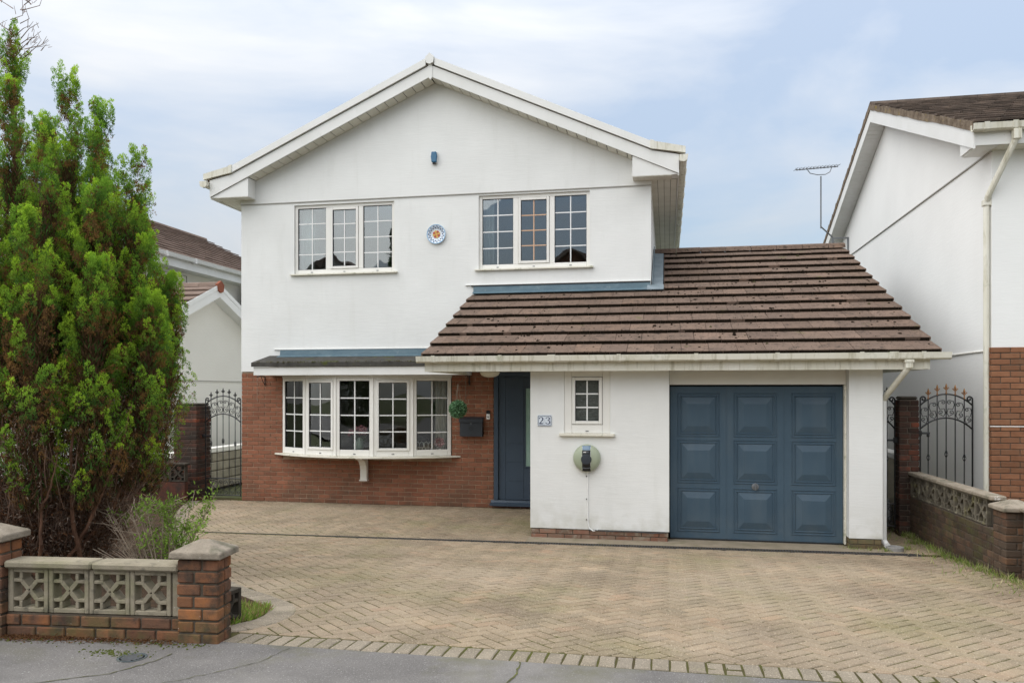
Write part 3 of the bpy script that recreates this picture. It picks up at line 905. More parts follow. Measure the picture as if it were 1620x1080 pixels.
# ================================================================== THE HOUSE
HX0, HX1, HY, HXM = -7.44, -0.25, 12.9, -3.845
house = thing('house', 'white two-storey gabled house with blue garage door, brick ground floor and brown tiled porch roof', 'house', (HXM, HY, 0))
WIN_L = (-6.425, -4.580, 3.995, 5.20)
WIN_R = (-3.095, -1.235, 3.985, 5.215)
APZ = 7.483; SL = 0.45
def zr(x, off=0.0): return APZ + off - SL*abs(x-HXM)

# upper render wall with the two window openings, plus the plain sides and back of the box
b = MB()
holed(b, HX0, HX1, 2.29, 5.25, HY, [WIN_L, WIN_R], 0.12)
b.add([(HX0,HY,2.29),(HX1,HY,2.29),(HX1,HY+0.03,2.29),(HX0,HY+0.03,2.29)], [(0,3,2,1)])
YB = 21.0
b.add([(HX0,HY,2.29),(HX0,HY,7.0),(HX0,YB,7.0),(HX0,YB,0),(HX0,HY+0.03,0),(HX0,HY+0.03,2.29)], [(0,1,2,3,4,5)])
b.v[-6:] = [(HX0,HY,2.29),(HX0,HY,5.5),(HX0,YB,5.5),(HX0,YB,0),(HX0,HY+0.03,0),(HX0,HY+0.03,2.29)]
b.add([(HX1,HY,0),(HX1,YB,0),(HX1,YB,5.5),(HX1,HY,5.5)], [(0,1,2,3)])
b.add([(HX0,YB,0),(HX0,YB,5.5),(HXM,YB,7.1),(HX1,YB,5.5),(HX1,YB,0)], [(0,1,2,3,4)])
obj('render_wall', b, m_render, house)
# gable, standing 15 mm proud above a bell-cast bead
b = MB()
yg = HY-0.016
b.prism([(HX0-0.004,yg,5.262),(HX1+0.004,yg,5.262),(HX1+0.004,yg,zr(HX1,-0.30)),(HXM,yg,zr(HXM,-0.30)),(HX0-0.004,yg,zr(HX0,-0.30))], (0,0.2,0))
obj('gable_wall', b, m_render, house)
b = MB().cbox(HX0-0.006, HX1+0.006, HY-0.020, HY+0.01, 5.246, 5.2615, 0.003)
obj('bell_bead', b, mat('bead', (0.44,0.43,0.40), 0.8), house)

# ground-floor brick wall of the main block
BAY0, BAY1, BAYZ0, BAYZ1 = -6.647, -3.57, 0.82, 2.24
b = MB()
bh_ = [(BAY0, BAY1, BAYZ0, 2.285)]
holed(b, HX0+0.01, -2.84, -0.05, 2.289, HY+0.022, bh_, 0.2)
b.add([(-2.84,HY+0.022,-0.05),(-2.84,HY+0.15,-0.05),(-2.84,HY+0.15,2.29),(-2.84,HY+0.022,2.29)], [(0,1,2,3)])
b.box(-2.84, -1.79, HY+0.03, HY+0.2, -0.05, 0.07)
bw = obj('brick_wall', b, m_mortar, house)
me_b = brick_mesh('brick', 0.215, 0.03, 0.065, m_brick, 0.004)
pcs = course_pieces(4.595, 2.285, [(BAY0-HX0-0.002, BAY1-HX0+0.002, BAYZ0-0.03, 2.4)], 0.215, 0.065, 0.0105)
pcs = [p for p in pcs if not (p[2] < 0.03)]
base = wpos(bw)
lay_bricks(bw, (HX0-base.x, HY+0.022-base.y, 0.0), 0, pcs, me_b, 0.215, 300, 0.03, 0.009, m_brick, 2, key=lambda p: -p[2])
pcs2 = course_pieces(1.04, 0.075, [], 0.215, 0.065, 0.0105)
lay_bricks(bw, (-2.835-base.x, HY+0.03-base.y, 0.0), 0, pcs2, me_b, 0.215, 300, 0.03, 0.009, m_brick, 3)

# upper windows
wl_ = win(house, *WIN_L, HY+0.035, ['f','c','f'], 4, m_glass_up)
wr_ = win(house, *WIN_R, HY+0.035, ['f','cg','f'], 4, m_glass_up)
for w_, wo in ((WIN_L, wl_), (WIN_R, wr_)):
    b = MB().prism([(w_[0]-0.06,HY-0.055,w_[2]-0.028),(w_[0]-0.06,HY+0.04,w_[2]-0.028),(w_[0]-0.06,HY+0.04,w_[2]+0.006),(w_[0]-0.06,HY-0.055,w_[2]-0.006)], (w_[1]-w_[0]+0.12,0,0))
    obj('sill', b, m_sill, wo)
# rooms behind the glass
def room(name, x0, x1, y0, y1, z0, z1, m_):
    b = MB()
    b.add([(x0,y0,z0),(x1,y0,z0),(x1,y1,z0),(x0,y1,z0),(x0,y0,z1),(x1,y0,z1),(x1,y1,z1),(x0,y1,z1)],
          [(0,1,2,3),(4,7,6,5),(1,5,6,2),(2,6,7,3),(3,7,4,0)])
    return obj(name, b, m_, house)
room('bedroom_shell', -7.3, -3.95, HY+0.13, 16.5, 3.2, 5.35, m_room_l)
room('bedroom_shell', -3.85, -0.35, HY+0.13, 16.5, 3.2, 5.35, m_room_l)
room('lounge_shell', -7.35, -3.0, HY+0.23, 17.5, 0.15, 2.28, m_room)

# main roof slabs
b = MB()
for s in (-1, 1):
    xe = HXM + s*4.10
    b.prism([(HXM,12.64,APZ-0.02),(xe,12.64,APZ-0.02-SL*4.10+0.04),(xe,12.64,APZ-0.16-SL*4.10+0.04),(HXM,12.64,APZ-0.16)], (0,YB-12.3,0))
obj('roof', b, m_tile, house)
# dry verge strip, bargeboards
YV, YBG = 12.565, 12.60
for s in (-1, 1):
    X = lambda d: HXM + s*d
    k1, k2 = 3.62, 4.13
    zk = -SL*k1; ze = zk - 0.22*(k2-k1)
    v = MB().prism([(X(0.075),YV,APZ-0.035),(X(k1),YV,APZ+zk),(X(k1),YV,APZ+zk-0.118),(X(0.075),YV,APZ-0.152)], (0,0.09,0))
    obj('verge_trim', v, m_pvc, house)
    v = MB().prism([(X(k1+0.004),YV-0.006,APZ+zk+0.006),(X(k2),YV-0.006,APZ+ze+0.004),(X(k2),YV-0.006,APZ+ze-0.095),(X(k1+0.004),YV-0.006,APZ+zk-0.115)], (0,0.09,0))
    obj('verge_trim', v, m_pvc_dirty, house)
    v = MB().prism([(X(k1-0.03),YV-0.014,APZ+zk+0.028),(X(k1+0.035),YV-0.014,APZ+zk+0.008),(X(k1+0.035),YV-0.014,APZ+zk-0.125),(X(k1-0.03),YV-0.014,APZ+zk-0.112)], (0,0.09,0))
    obj('verge_joint', v, m_pvc_dirty, house)
    t = 0.138
    g = MB().prism([(X(0.03),YBG,APZ-t-0.0135),(X(k1),YBG,APZ+zk-t+0.004),(X(4.03),YBG,APZ+zk-0.22*0.41-t+0.01),(X(4.03),YBG,zr(X(4.03),-0.328)),(X(0.03),YBG,APZ-0.328-0.0135)], (0,0.022,0))
    obj('bargeboard', g, m_pvc, house)
    # eave return box
    zb = 5.335
    xo = (zr(HXM,-0.330)-zb)/SL
    g = MB().prism([(X(xo-0.01),YBG+0.024,zb),(X(3.31),YBG+0.024,zb),(X(3.31),YBG+0.024,zr(X(3.31),-0.331))], (0,HY-0.018-YBG-0.024,0))
    obj('eave_box', g, m_pvc, house)
    # boards of the sloping verge soffit
    d = 0.012
    while d < 3.29:
        d1 = min(d+0.148, 3.295)
        za, zc = zr(X(d),-0.335), zr(X(d1),-0.335)
        p = MB().prism([(X(d),YBG+0.024,za),(X(d1),YBG+0.024,zc),(X(d1),YBG+0.024,zc+0.012),(X(d),YBG+0.024,za+0.012)], (0,HY-0.02-YBG-0.024,0))
        obj('soffit_board', p, m_soffit, house)
        d = d1+0.013
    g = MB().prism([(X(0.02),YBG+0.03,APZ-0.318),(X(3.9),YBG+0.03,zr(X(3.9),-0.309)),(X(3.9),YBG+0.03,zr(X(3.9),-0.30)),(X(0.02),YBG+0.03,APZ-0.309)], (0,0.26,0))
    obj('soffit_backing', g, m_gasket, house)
    # horizontal eave soffit boards, fascia and gutter running back
    xw = 3.595
    x = xw
    for k in range(4):
        x1 = x+0.098
        p = MB().box(min(X(x),X(x1)), max(X(x),X(x1)), YBG+0.30, YB, zb-0.004, zb+0.010)
        obj('soffit_board', p, m_soffit, house)
        x = x1+0.006
    p = MB()
    x = 3.315
    for k in range(7):
        x1 = x+0.096
        if x1 < 4.02:
            p.box(min(X(x),X(x1)), max(X(x),X(x1)), YBG+0.026, YBG+0.296, zb-0.010, zb-0.002)
        x = x1+0.006
    obj('soffit_boards', p, m_soffit, house)
    f = MB().box(min(X(4.012),X(4.034)), max(X(4.012),X(4.034)), YBG+0.026, YB, zb-0.02, 5.56)
    obj('fascia', f, m_pvc, house)
    gu = MB()
    prof = [(4.036,5.60),(4.036,5.545),(4.055,5.515),(4.105,5.505),(4.145,5.525),(4.158,5.60),(4.150,5.60),(4.138,5.535),(4.10,5.515),(4.06,5.525),(4.044,5.55),(4.044,5.60)]
    P = [(X(a),12.52,c) for a, c in prof]
    gu.prism(P if s < 0 else P[::-1], (0,YB-12.5,0))
    go = obj('gutter', gu, m_pvc_dirty, house)
    cl = MB()
    y = 12.5
    while y < 19:
        cl.prism([(X(4.0365),y,5.606),(X(4.03),y,5.53),(X(4.055),y,5.502),(X(4.11),y,5.494),(X(4.155),y,5.515),(X(4.17),y,5.606)], (0,0.05,0)); y += 0.82
    obj('gutter_bracket', cl, m_pvc_dirty, go)
g = MB().prism([(HXM-0.075,YV-0.02,APZ-0.02),(HXM,YV-0.02,APZ+0.045),(HXM+0.075,YV-0.02,APZ-0.02),(HXM+0.06,YV-0.02,APZ-0.115),(HXM,YV-0.02,APZ-0.14),(HXM-0.06,YV-0.02,APZ-0.115)], (0,0.1,0))
obj('ridge_cap', g, m_pvc, house)
g = MB().prism([(HXM-0.032,YBG-0.012,APZ-0.135),(HXM+0.032,YBG-0.012,APZ-0.135),(HXM+0.032,YBG-0.012,APZ-0.345),(HXM,YBG-0.012,APZ-0.385),(HXM-0.032,YBG-0.012,APZ-0.345)], (0,0.03,0))
obj('bargeboard_joint', g, m_pvc, house)
g = MB()
for y in np.arange(12.9, 20.9, 0.42):
    g.prism([(HXM-0.13,y,APZ-0.04),(HXM,y,APZ+0.045),(HXM+0.13,y,APZ-0.04),(HXM,y,APZ+0.01)], (0,0.415,0))
obj('ridge_tiles', g, m_tile, house, kind='stuff')

# ---------------- porch and garage roof
GX0, GX1, GY = -1.787, 2.60, 10.40
RX0, RX1, EY, EZ = -3.20, 3.17, 10.08, 2.425
sl_a = math.atan2(4.575-2.425, 15.3-10.08)
Vv = (0, math.cos(sl_a), math.sin(sl_a))
roofL = (15.3-10.08)/math.cos(sl_a)
deck = MB()
def deckz(y, off): return EZ + (y-EY)*math.tan(sl_a) + off
deck.prism([(RX0+0.02,EY+0.06,deckz(EY+0.06,-0.06)),(RX0+0.02,HY-0.03,deckz(HY-0.03,-0.06)),(RX0+0.02,HY-0.03,deckz(HY-0.03,-0.03)),(RX0+0.02,EY+0.06,deckz(EY+0.06,-0.03))], (HX1-RX0-0.02,0,0))
deck.prism([(HX1+0.005,EY+0.06,deckz(EY+0.06,-0.06)),(HX1+0.005,15.3,deckz(15.3,-0.06)),(HX1+0.005,15.3,deckz(15.3,-0.03)),(HX1+0.005,EY+0.06,deckz(EY+0.06,-0.03))], (RX1-0.02-HX1-0.005,0,0))
deck.prism([(HX1+0.005,15.3,deckz(15.3,-0.06)),(HX1+0.005,20.4,deckz(15.3,-2.2)),(HX1+0.005,20.4,deckz(15.3,-2.17)),(HX1+0.005,15.3,deckz(15.3,-0.03))], (RX1-0.02-HX1-0.005,0,0))
groof = obj('garage_roof', deck, m_gasket, house)
NT = 13; GA = roofL/NT - 0.004
kf = int(((HY-EY)/math.cos(sl_a))/GA + 0.15)
tile_field(groof, (RX0, EY, EZ-0.03), (1,0,0), Vv, RX1-RX0, NT, GA, 0.338, m_tile, True,
           lambda k: (0, RX1-RX0) if k < kf else (HX1-RX0+0.20, RX1-RX0), lift=0.056, seed=4, thick=0.040)
# ridge tiles of the garage
mr = MB()
prof = [(-0.15,-0.055),(-0.11,0.02),(0,0.055),(0.11,0.02),(0.15,-0.055),(0.13,-0.055),(0,0.03),(-0.13,-0.055)]
mr.prism([(0,a,c) for a, c in prof][::-1], (0.442,0,0))
me_r = mr.mesh('ridge_tile'); me_r.materials.append(m_tile)
x = HX1-0.02
gb = wpos(groof)
rr = random.Random(8)
while x < RX1-0.05:
    w = min(0.45, RX1-x)
    inst('ridge_tile', me_r, groof, (x-gb.x, 15.3-gb.y, 4.590+rr.gauss(0,0.003)), None, (w/0.45,1,1)); x += 0.45
# moss clumps lodged on the tiles
def clumps(name, parent, spots, mat_, seed):
    rr = random.Random(seed); V = []; F = []
    for (p, N, r) in spots:
        b0 = len(V); N = Vector(N); t = N.cross(Vector((1,0,0.01))).normalized(); q = N.cross(t)
        n = 6; a0 = rr.random()*6
        e1, e2 = rr.uniform(0.7,1.5), rr.uniform(0.6,1.0)
        for k in range(n):
            th = a0+2*PI*k/n; rad = r*rr.uniform(0.7,1.25)
            V.append(tuple(p + t*math.cos(th)*rad*e1 + q*math.sin(th)*rad*e2 - N*0.004))
        for k in range(n):
            th = a0+2*PI*k/n; rad = r*rr.uniform(0.35,0.6)
            V.append(tuple(p + t*math.cos(th)*rad*e1 + q*math.sin(th)*rad*e2 + N*r*rr.uniform(0.35,0.6)))
        V.append(tuple(p + N*r*0.6))
        for k in range(n):
            j = (k+1) % n
            F.append((b0+k, b0+j, b0+n+j, b0+n+k)); F.append((b0+n+k, b0+n+j, b0+2*n))
    b = MB(); b.v = V; b.f = F
    return obj(name, b, mat_, parent, kind='stuff', smooth=True)
Vd = Vector(Vv); Nn = Vector((1,0,0)).cross(Vd)
sp = []; sp2 = []
ctr = [(rr.uniform(0.8, 6.3), rr.uniform(0, NT)) for _ in range(16)] + [(rr.uniform(3.5,6.3), rr.uniform(0,9)) for _ in range(14)]
for i in range(760):
    if rr.random() < 0.75:
        c = rr.choice(ctr); s = c[0]+rr.gauss(0,0.26); kk = c[1]+rr.gauss(0,0.8)
    else:
        s = rr.uniform(0.1, 6.3); kk = rr.uniform(0, NT)
    k = int(math.floor(kk)); fr_ = kk-k
    if not (0 <= k < NT) or not 0.03 < s < 6.34: continue
    if k >= kf and s < HX1-RX0+0.24: continue
    if fr_ > 0.9: continue
    lift_here = 0.045*(1-fr_*GA/(GA+0.03)) - 0.03
    p = Vector((RX0+s, EY, EZ)) + Vd*((k+fr_)*GA) + Nn*(lift_here+0.002)
    r = abs(rr.gauss(0.015, 0.010))+0.006
    (sp2 if rr.random() < 0.12 else sp).append((p, Nn, r))
# dark growth sitting in the laps, under the tails of the tiles
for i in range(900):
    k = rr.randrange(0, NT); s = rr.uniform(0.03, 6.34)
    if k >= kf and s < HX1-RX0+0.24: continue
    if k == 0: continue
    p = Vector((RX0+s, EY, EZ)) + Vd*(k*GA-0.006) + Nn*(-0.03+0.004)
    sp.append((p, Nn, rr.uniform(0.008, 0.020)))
clumps('moss_and_shade', groof, sp, m_moss_shade, 1)
# ragged black seam under every course: moss plus the tails' shade as colour
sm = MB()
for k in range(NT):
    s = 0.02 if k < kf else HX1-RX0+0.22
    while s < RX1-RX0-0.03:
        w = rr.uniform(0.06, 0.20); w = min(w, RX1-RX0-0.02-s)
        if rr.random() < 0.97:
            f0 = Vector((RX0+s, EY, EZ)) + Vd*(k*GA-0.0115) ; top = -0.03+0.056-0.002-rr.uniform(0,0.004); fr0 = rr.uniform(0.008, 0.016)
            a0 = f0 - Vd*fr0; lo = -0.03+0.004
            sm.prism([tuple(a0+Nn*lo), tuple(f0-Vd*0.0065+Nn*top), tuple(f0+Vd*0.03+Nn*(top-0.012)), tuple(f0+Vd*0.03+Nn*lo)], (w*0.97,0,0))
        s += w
obj('lap_moss_shade', sm, m_moss_shade, groof, kind='stuff')
clumps('moss', groof, sp2, m_moss, 2)

# fascia, gutter, soffit of the porch roof
f = MB().box(RX0+0.03, 2.05, 10.130, 10.150, 2.205, 2.335)
obj('fascia', f, m_pvc_dirty, house)
f = MB().box(2.054, 3.055, 10.128, 10.150, 2.205, 2.335)
obj('fascia', f, m_pvc_dirty, house)
f = MB().box(RX0+0.03, RX0+0.05, 10.152, 12.3, 2.205, 2.335)
obj('fascia', f, m_pvc_dirty, house)
f = MB().box(3.035, 3.055, 10.152, 15.0, 2.205, 2.345)
obj('fascia', f, m_pvc_dirty, house)
f = MB().box(2.985, 3.033, 10.118, 10.126, 2.212, 2.330)
obj('fascia_end', f, m_pvc_dirty, house)
so_ = MB().box(RX0+0.055, GX0-0.002, 10.152, HY-0.002, 2.262, 2.280)
so_.box(GX0+0.002, 3.03, 10.152, GY-0.002, 2.262, 2.280)
so_.box(GX1+0.002, 3.03, GY+0.002, 15.0, 2.262, 2.280)
obj('porch_ceiling', so_, m_soffit, house)
gu = MB()
prof = [(0.0,2.405),(0.0,2.345),(0.018,2.322),(0.075,2.318),(0.100,2.335),(0.112,2.405),(0.104,2.405),(0.093,2.342),(0.07,2.326),(0.024,2.330),(0.008,2.350),(0.008,2.405)]
gu.prism([(RX0-0.06,10.126-a,c) for a, c in prof], (3.26-RX0+0.06,0,0))
gut = obj('gutter', gu, m_pvc_dirty, house)
for x in (-3.05,-2.15,-1.50,-0.62,0.33,1.29,2.25,2.58,2.93):
    w = 0.05 if x not in (-1.50, 2.58) else 0.10
    p = [(0.0,2.410),(-0.001,2.340),(0.014,2.315),(0.077,2.311),(0.106,2.330),(0.119,2.413),(0.113,2.413),(0.1125,2.405),(0.100,2.335),(0.0755,2.3175),(0.018,2.3215),(0.0005,2.345)]
    q = MB().prism([(x,10.1255-a,c) for a, c in p], (w,0,0))
    obj('gutter_bracket', q, m_pvc_dirty, gut)
# downpipe with swan neck
d = MB().cbox(2.765, 2.845, 10.035, 10.115, 2.215, 2.316, 0.006)
d.cbox(2.755, 2.855, 10.025, 10.125, 2.285, 2.3165, 0.004)
dp = obj('downpipe', d, m_pvc_dirty, house)
d = MB().tube([(2.80,10.075,2.235),(2.79,10.10,2.195),(2.665,10.47,1.90),(2.645,10.52,1.84)], 0.036, 10)
obj('swan_neck', d, m_pvc_dirty, dp)
d = MB().tube([(2.643,10.52,1.86),(2.643,10.52,0.06)], 0.034, 10)
d.tube([(2.643,10.52,0.09),(2.66,10.47,0.05),(2.665,10.44,0.045)], 0.037, 10)
obj('straight_pipe', d, m_pvc, dp)
d = MB().lathe([(0.085,0.0),(0.10,0.0),(0.10,0.05),(0.085,0.055),(0.075,0.05),(0.07,0.012),(0.0,0.012)], (2.73,10.36,0.0), 16)
obj('gully', d, m_clay, house)

# lead flashing against the main wall
d = MB().prism([(RX0+0.02,HY-0.02,deckz(HY,0.125)),(RX0+0.02,HY-0.035,deckz(HY,0.02)),(RX0+0.02,HY-0.13,deckz(HY-0.13,0.03)),(RX0+0.02,HY-0.025,deckz(HY,-0.02)),(RX0+0.02,HY-0.006,deckz(HY,-0.02)),(RX0+0.02,HY-0.006,deckz(HY,0.125))], (HX1-RX0-0.03,0,0))
obj('flashing', d, m_lead, house)
d = MB().cbox(RX0-0.12, HX1-0.01, HY-0.028, HY-0.002, deckz(HY,0.126), deckz(HY,0.142), 0.003)
obj('render_stop', d, m_render, house)
d = MB().box(RX0-0.02, HX1-0.012, HY-0.030, HY-0.002, deckz(HY,0.108), deckz(HY,0.1245))  # solid black strip standing in for the shadow under the render stop
obj('render_stop_shadow', d, m_gasket, house)
d = MB()
y = HY+0.0
k = 0
while y < 15.1:
    y1 = y+0.37
    d.prism([(HX1+0.012,y,deckz(y,0.16)),(HX1+0.012,y1+0.03,deckz(y1+0.03,0.155)),(HX1+0.012,y1+0.03,deckz(y1+0.03,-0.01)),(HX1+0.012,y,deckz(y,0.0))], (0.014 + 0.003*(k%2),0,0))
    d.prism([(HX1+0.030,y-0.12,deckz(y-0.12,0.032+0.004*(k%2))),(HX1+0.19,y-0.12,deckz(y-0.12,0.026+0.004*(k%2))),(HX1+0.19,y1-0.1,deckz(y1-0.1,0.040)),(HX1+0.030,y1-0.1,deckz(y1-0.1,0.046))], (0,0,0.008))
    y = y1; k += 1
d.prism([(HX1-0.06,HY-0.145,deckz(HY-0.145,0.03)),(HX1+0.20,HY-0.145,deckz(HY-0.145,0.03)),(HX1+0.20,HY+0.02,deckz(HY+0.02,0.05)),(HX1+0.008,HY+0.02,deckz(HY+0.02,0.055)),(HX1-0.06,HY-0.036,deckz(HY,0.05))], (0,0,0.012))
obj('step_flashing', d, m_lead_grey, house)

# ---------------- garage walls
GWIN = (-1.335, -0.728, 1.385, 2.235)
DX0, DX1, DY = 0.045, 2.185, 10.62
b = MB()
holed(b, GX0, 0.03, 0.13, 2.281, GY, [GWIN], 0.10)
b.add([(GX0,GY,0.13),(GX0,GY,2.28),(GX0,HY-0.003,2.28),(GX0,HY-0.003,0.07)], [(0,1,2,3)])
b.add([(0.03,GY,0.13),(0.03,DY+0.1,0.13),(0.03,DY+0.1,2.28),(0.03,GY,2.28)], [(0,1,2,3)])
b.add([(GX0,GY,0.13),(GX0,GY+0.1,0.13),(0.03,GY+0.1,0.13),(0.03,GY,0.13)], [(0,1,2,3)])
obj('garage_wall', b, m_render, house)
b = MB()
b.add([(2.212,GY,0.13),(2.60,GY,0.13),(2.60,GY,2.281),(2.212,GY,2.281)], [(0,1,2,3)])
b.add([(2.60,GY,0.13),(2.60,17,0.13),(2.60,17,2.281),(2.60,GY,2.281)], [(0,1,2,3)])
b.add([(2.212,GY,0.13),(2.212,GY,2.281),(2.212,DY+0.1,2.281),(2.212,DY+0.1,0.13)], [(0,1,2,3)])
b.add([(2.212,GY,0.13),(2.212,DY,0.13),(2.60,DY,0.13),(2.60,GY,0.13)], [(0,1,2,3)])
obj('garage_pier', b, m_render, house)
b = MB().box(0.034, 2.208, 10.56, 10.60, 2.03, 2.281)
obj('door_lintel', b, m_render2, house)
b = MB()
b.cbox(2.190, 2.2105, 10.55, 10.66, 0.02, 2.029, 0.003)
obj('door_post', b, m_sill, house)
b = MB().box(0.0, 2.3, 10.80, 10.83, -0.02, 2.281)  # black sheet added behind the door to block sky light at the gap
obj('garage_blackout', b, m_gasket, house)
# brick plinth under the garage walls
b = MB().box(GX0+0.012, 0.018, GY+0.012, GY+0.12, -0.05, 0.129)
pl = obj('plinth', b, m_mortar_l, house)
pl2 = obj('plinth', MB().box(2.226, 2.588, GY+0.012, GY+0.25, -0.05, 0.129), m_mortar_l, house)
base = wpos(pl)
pcs = course_pieces(0.018-GX0-0.012, 0.14, [], 0.215, 0.056, 0.009)
m_brick_pl = mat('plinth_brick', (0.20,0.09,0.06), 0.9, 0.15, piece=0.2, piece_cols=[(0.21,0.085,0.055),(0.26,0.11,0.07),(0.17,0.085,0.06)], col2=(0.20,0.15,0.11), mscale=6,
                 layers=[dict(col=(0.30,0.26,0.20), scale=8, lo=0.5, hi=0.65, amt=0.8)], bump=[(50,0.004,(1,1,1))])
me_pl = brick_mesh('brick', 0.215, 0.03, 0.056, m_brick_pl, 0.005)
lay_bricks(pl, (GX0+0.012-base.x, GY+0.012-base.y, -0.005), 0, pcs, me_pl, 0.215, 300, 0.03, 0.008, m_brick_pl, 4)
m_brick_pr = mat('pier_brick', (0.16,0.11,0.06), 0.9, 0.15, piece=0.2, piece_cols=[(0.15,0.10,0.055),(0.20,0.115,0.06),(0.13,0.10,0.06)], col2=(0.11,0.10,0.055), mscale=6, bump=[(50,0.004,(1,1,1))])
me_pl2 = brick_mesh('brick', 0.18, 0.03, 0.056, m_brick_pr, 0.005)
pcs = course_pieces(0.36, 0.14, [], 0.18, 0.056, 0.009)
lay_bricks(pl2, (2.227-base.x, GY+0.012-base.y, -0.005), 0, pcs, me_pl2, 0.18, 300, 0.03, 0.008, m_brick_pr, 5)
lay_bricks(pl2, (2.226-base.x, GY+0.24-base.y, -0.005), R(-90), course_pieces(0.22, 0.14, [], 0.18, 0.056, 0.009), me_pl2, 0.18, 300, 0.03, 0.008, m_brick_pr, 6)

# small obscure-glass window
m_obs = mat('obscure_glass', (0.030,0.036,0.030), 0.12, 0.6, col2=(0.06,0.07,0.058), mscale=20, mstretch=(1,1,2.2), bump=[(34,0.02,(1,1,2.2))])
gw = win(house, GWIN[0]+0.001, GWIN[1]-0.001, GWIN[2]+0.007, GWIN[3], GY+0.012, ['c'], 3, m_obs, fw=0.10, bot=0.115)
b = MB().cbox(GWIN[0]-0.06, GWIN[1]+0.06, GY-0.05, GY+0.03, GWIN[2]-0.03, GWIN[2]+0.006, 0.004)
obj('sill', b, m_sill, gw)
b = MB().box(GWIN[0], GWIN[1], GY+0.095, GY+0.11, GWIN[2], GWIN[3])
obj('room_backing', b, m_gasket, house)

# ---------------- garage door
b = MB().box(DX0, DX1, DY, DY+0.03, 0.025, 2.005)
gd = obj('garage_door', b, m_blue, house)
def rect_ring(b, x0, x1, z0, z1, y, w, d):
    """raised half-round bead round a rectangle"""
    for (a, c, e, f) in ((x0,x1,z0,z0+w),(x0,x1,z1-w,z1)):
        b.prism([(a,y,e),(a,y-d,e+w*0.3),(a,y-d,e+w*0.7),(a,y,f)], (c-a,0,0))
    for (a, c) in ((x0,x0+w),(x1-w,x1)):
        b.prism([(a,y-0.0004,z0+w),(c,y-0.0004,z0+w),(a+w*0.7,y-d,z0+w),(a+w*0.3,y-d,z0+w)], (0,0,z1-z0-2*w))
for cx in (0.405, 1.118, 1.832):
    for (z0, z1) in ((1.385,1.885),(0.778,1.280),(0.145,0.655)):
        p = MB()
        hw = 0.235
        rect_ring(p, cx-hw-0.034, cx+hw+0.034, z0-0.034, z1+0.034, DY-0.0005, 0.016, 0.008)
        rect_ring(p, cx-hw, cx+hw, z0, z1, DY-0.0005, 0.018, 0.010)
        i0, i1, j0, j1 = cx-hw+0.02, cx+hw-0.02, z0+0.02, z1-0.02
        bx_ = 0.075
        k0, k1, l0, l1 = i0+bx_, i1-bx_, j0+0.085, j1-0.085
        yb, yf = DY-0.0008, DY-0.024
        p.add([(i0,yb,j0),(i1,yb,j0),(i1,yb,j1),(i0,yb,j1),(k0,yf,l0),(k1,yf,l0),(k1,yf,l1),(k0,yf,l1)],
              [(0,1,5,4),(1,2,6,5),(2,3,7,6),(3,0,4,7),(4,5,6,7)])
        obj('door_panel', p, m_blue, gd)
p = MB()
for x in (0.76, 1.475):
    p.box(x-0.004, x+0.004, DY-0.004, DY-0.0005, 0.04, 1.99)
obj('door_seam', p, m_blue, gd)
p = MB().lathe([(0.045,0.0),(0.045,-0.012),(0.02,-0.016),(0.018,-0.035)], (1.118, DY-0.0005, 0.715), 14, 'y')
p.cbox(1.108, 1.128, DY-0.062, DY-0.034, 0.67, 0.765, 0.006)
obj('door_handle', p, m_galv, gd)
p = MB().box(DX0, DX1, DY-0.012, DY+0.03, 0.004, 0.024)
obj('door_seal', p, m_gasket, gd)

# ---------------- front door
FX0, FX1, FZ0, FZ1, FY = -2.835, -1.795, 0.075, 2.26, HY+0.02
b = MB()
b.cbox(FX0, FX0+0.075, FY-0.03, FY+0.06, FZ0+0.06, FZ1, 0.004)
b.cbox(FX1-0.05, FX1, FY-0.03, FY+0.06, FZ0+0.06, FZ1, 0.004)
b.cbox(FX0+0.077, FX1-0.052, FY-0.03, FY+0.06, FZ1-0.07, FZ1, 0.004)
fd = obj('front_door', b, m_bluedoor, house)
b = MB().prism([(FX0-0.05,FY-0.12,FZ0-0.03),(FX0-0.05,FY+0.05,FZ0-0.03),(FX0-0.05,FY+0.05,FZ0+0.055),(FX0-0.05,FY-0.02,FZ0+0.055),(FX0-0.05,FY-0.04,FZ0+0.02),(FX0-0.05,FY-0.12,FZ0+0.005)], (FX1-FX0+0.052,0,0))
obj('threshold', b, m_bluedoor, fd)
lx0, lx1 = FX0+0.080, FX1-0.055
b = MB()
gx = [lx0, lx0+0.115, lx0+0.121, -2.335, -2.329, lx1]
zs = [FZ0+0.065]
z = FZ0+0.065
while z < FZ1-0.1:
    z += 0.312
    zs.append(min(z, FZ1-0.074))
# leaf: recessed lines stay between the pressed fields
b.box(lx0, lx1, FY+0.012, FY+0.045, FZ0+0.06, FZ1-0.072)
for a, c in zip(zs[:-1], zs[1:]):
    b.box(gx[2], gx[3], FY+0.004, FY+0.0115, a+0.003, c-0.003)
b.box(gx[0], gx[1], FY+0.004, FY+0.0115, zs[0]+0.003, FZ1-0.076)
b.box(gx[4], gx[5], FY+0.004, FY+0.0115, zs[0]+0.003, 0.66)
obj('door_leaf', b, m_bluedoor, fd)
b = MB().box(-2.295, -2.06, FY-0.004, FY+0.0035, 0.70, 1.99)
b2 = MB()
b2.box(-2.315, -2.296, FY-0.012, FY+0.0038, 0.68, 2.01); b2.box(-2.059, -2.04, FY-0.012, FY+0.0038, 0.68, 2.01); b2.box(-2.2955, -2.0595, FY-0.012, FY+0.0038, 0.68, 0.699); b2.box(-2.2955, -2.0595, FY-0.012, FY+0.0038, 1.991, 2.01)
obj('glass_panel', b, m_frost, fd)
obj('glass_bead', b2, m_bluedoor, fd)

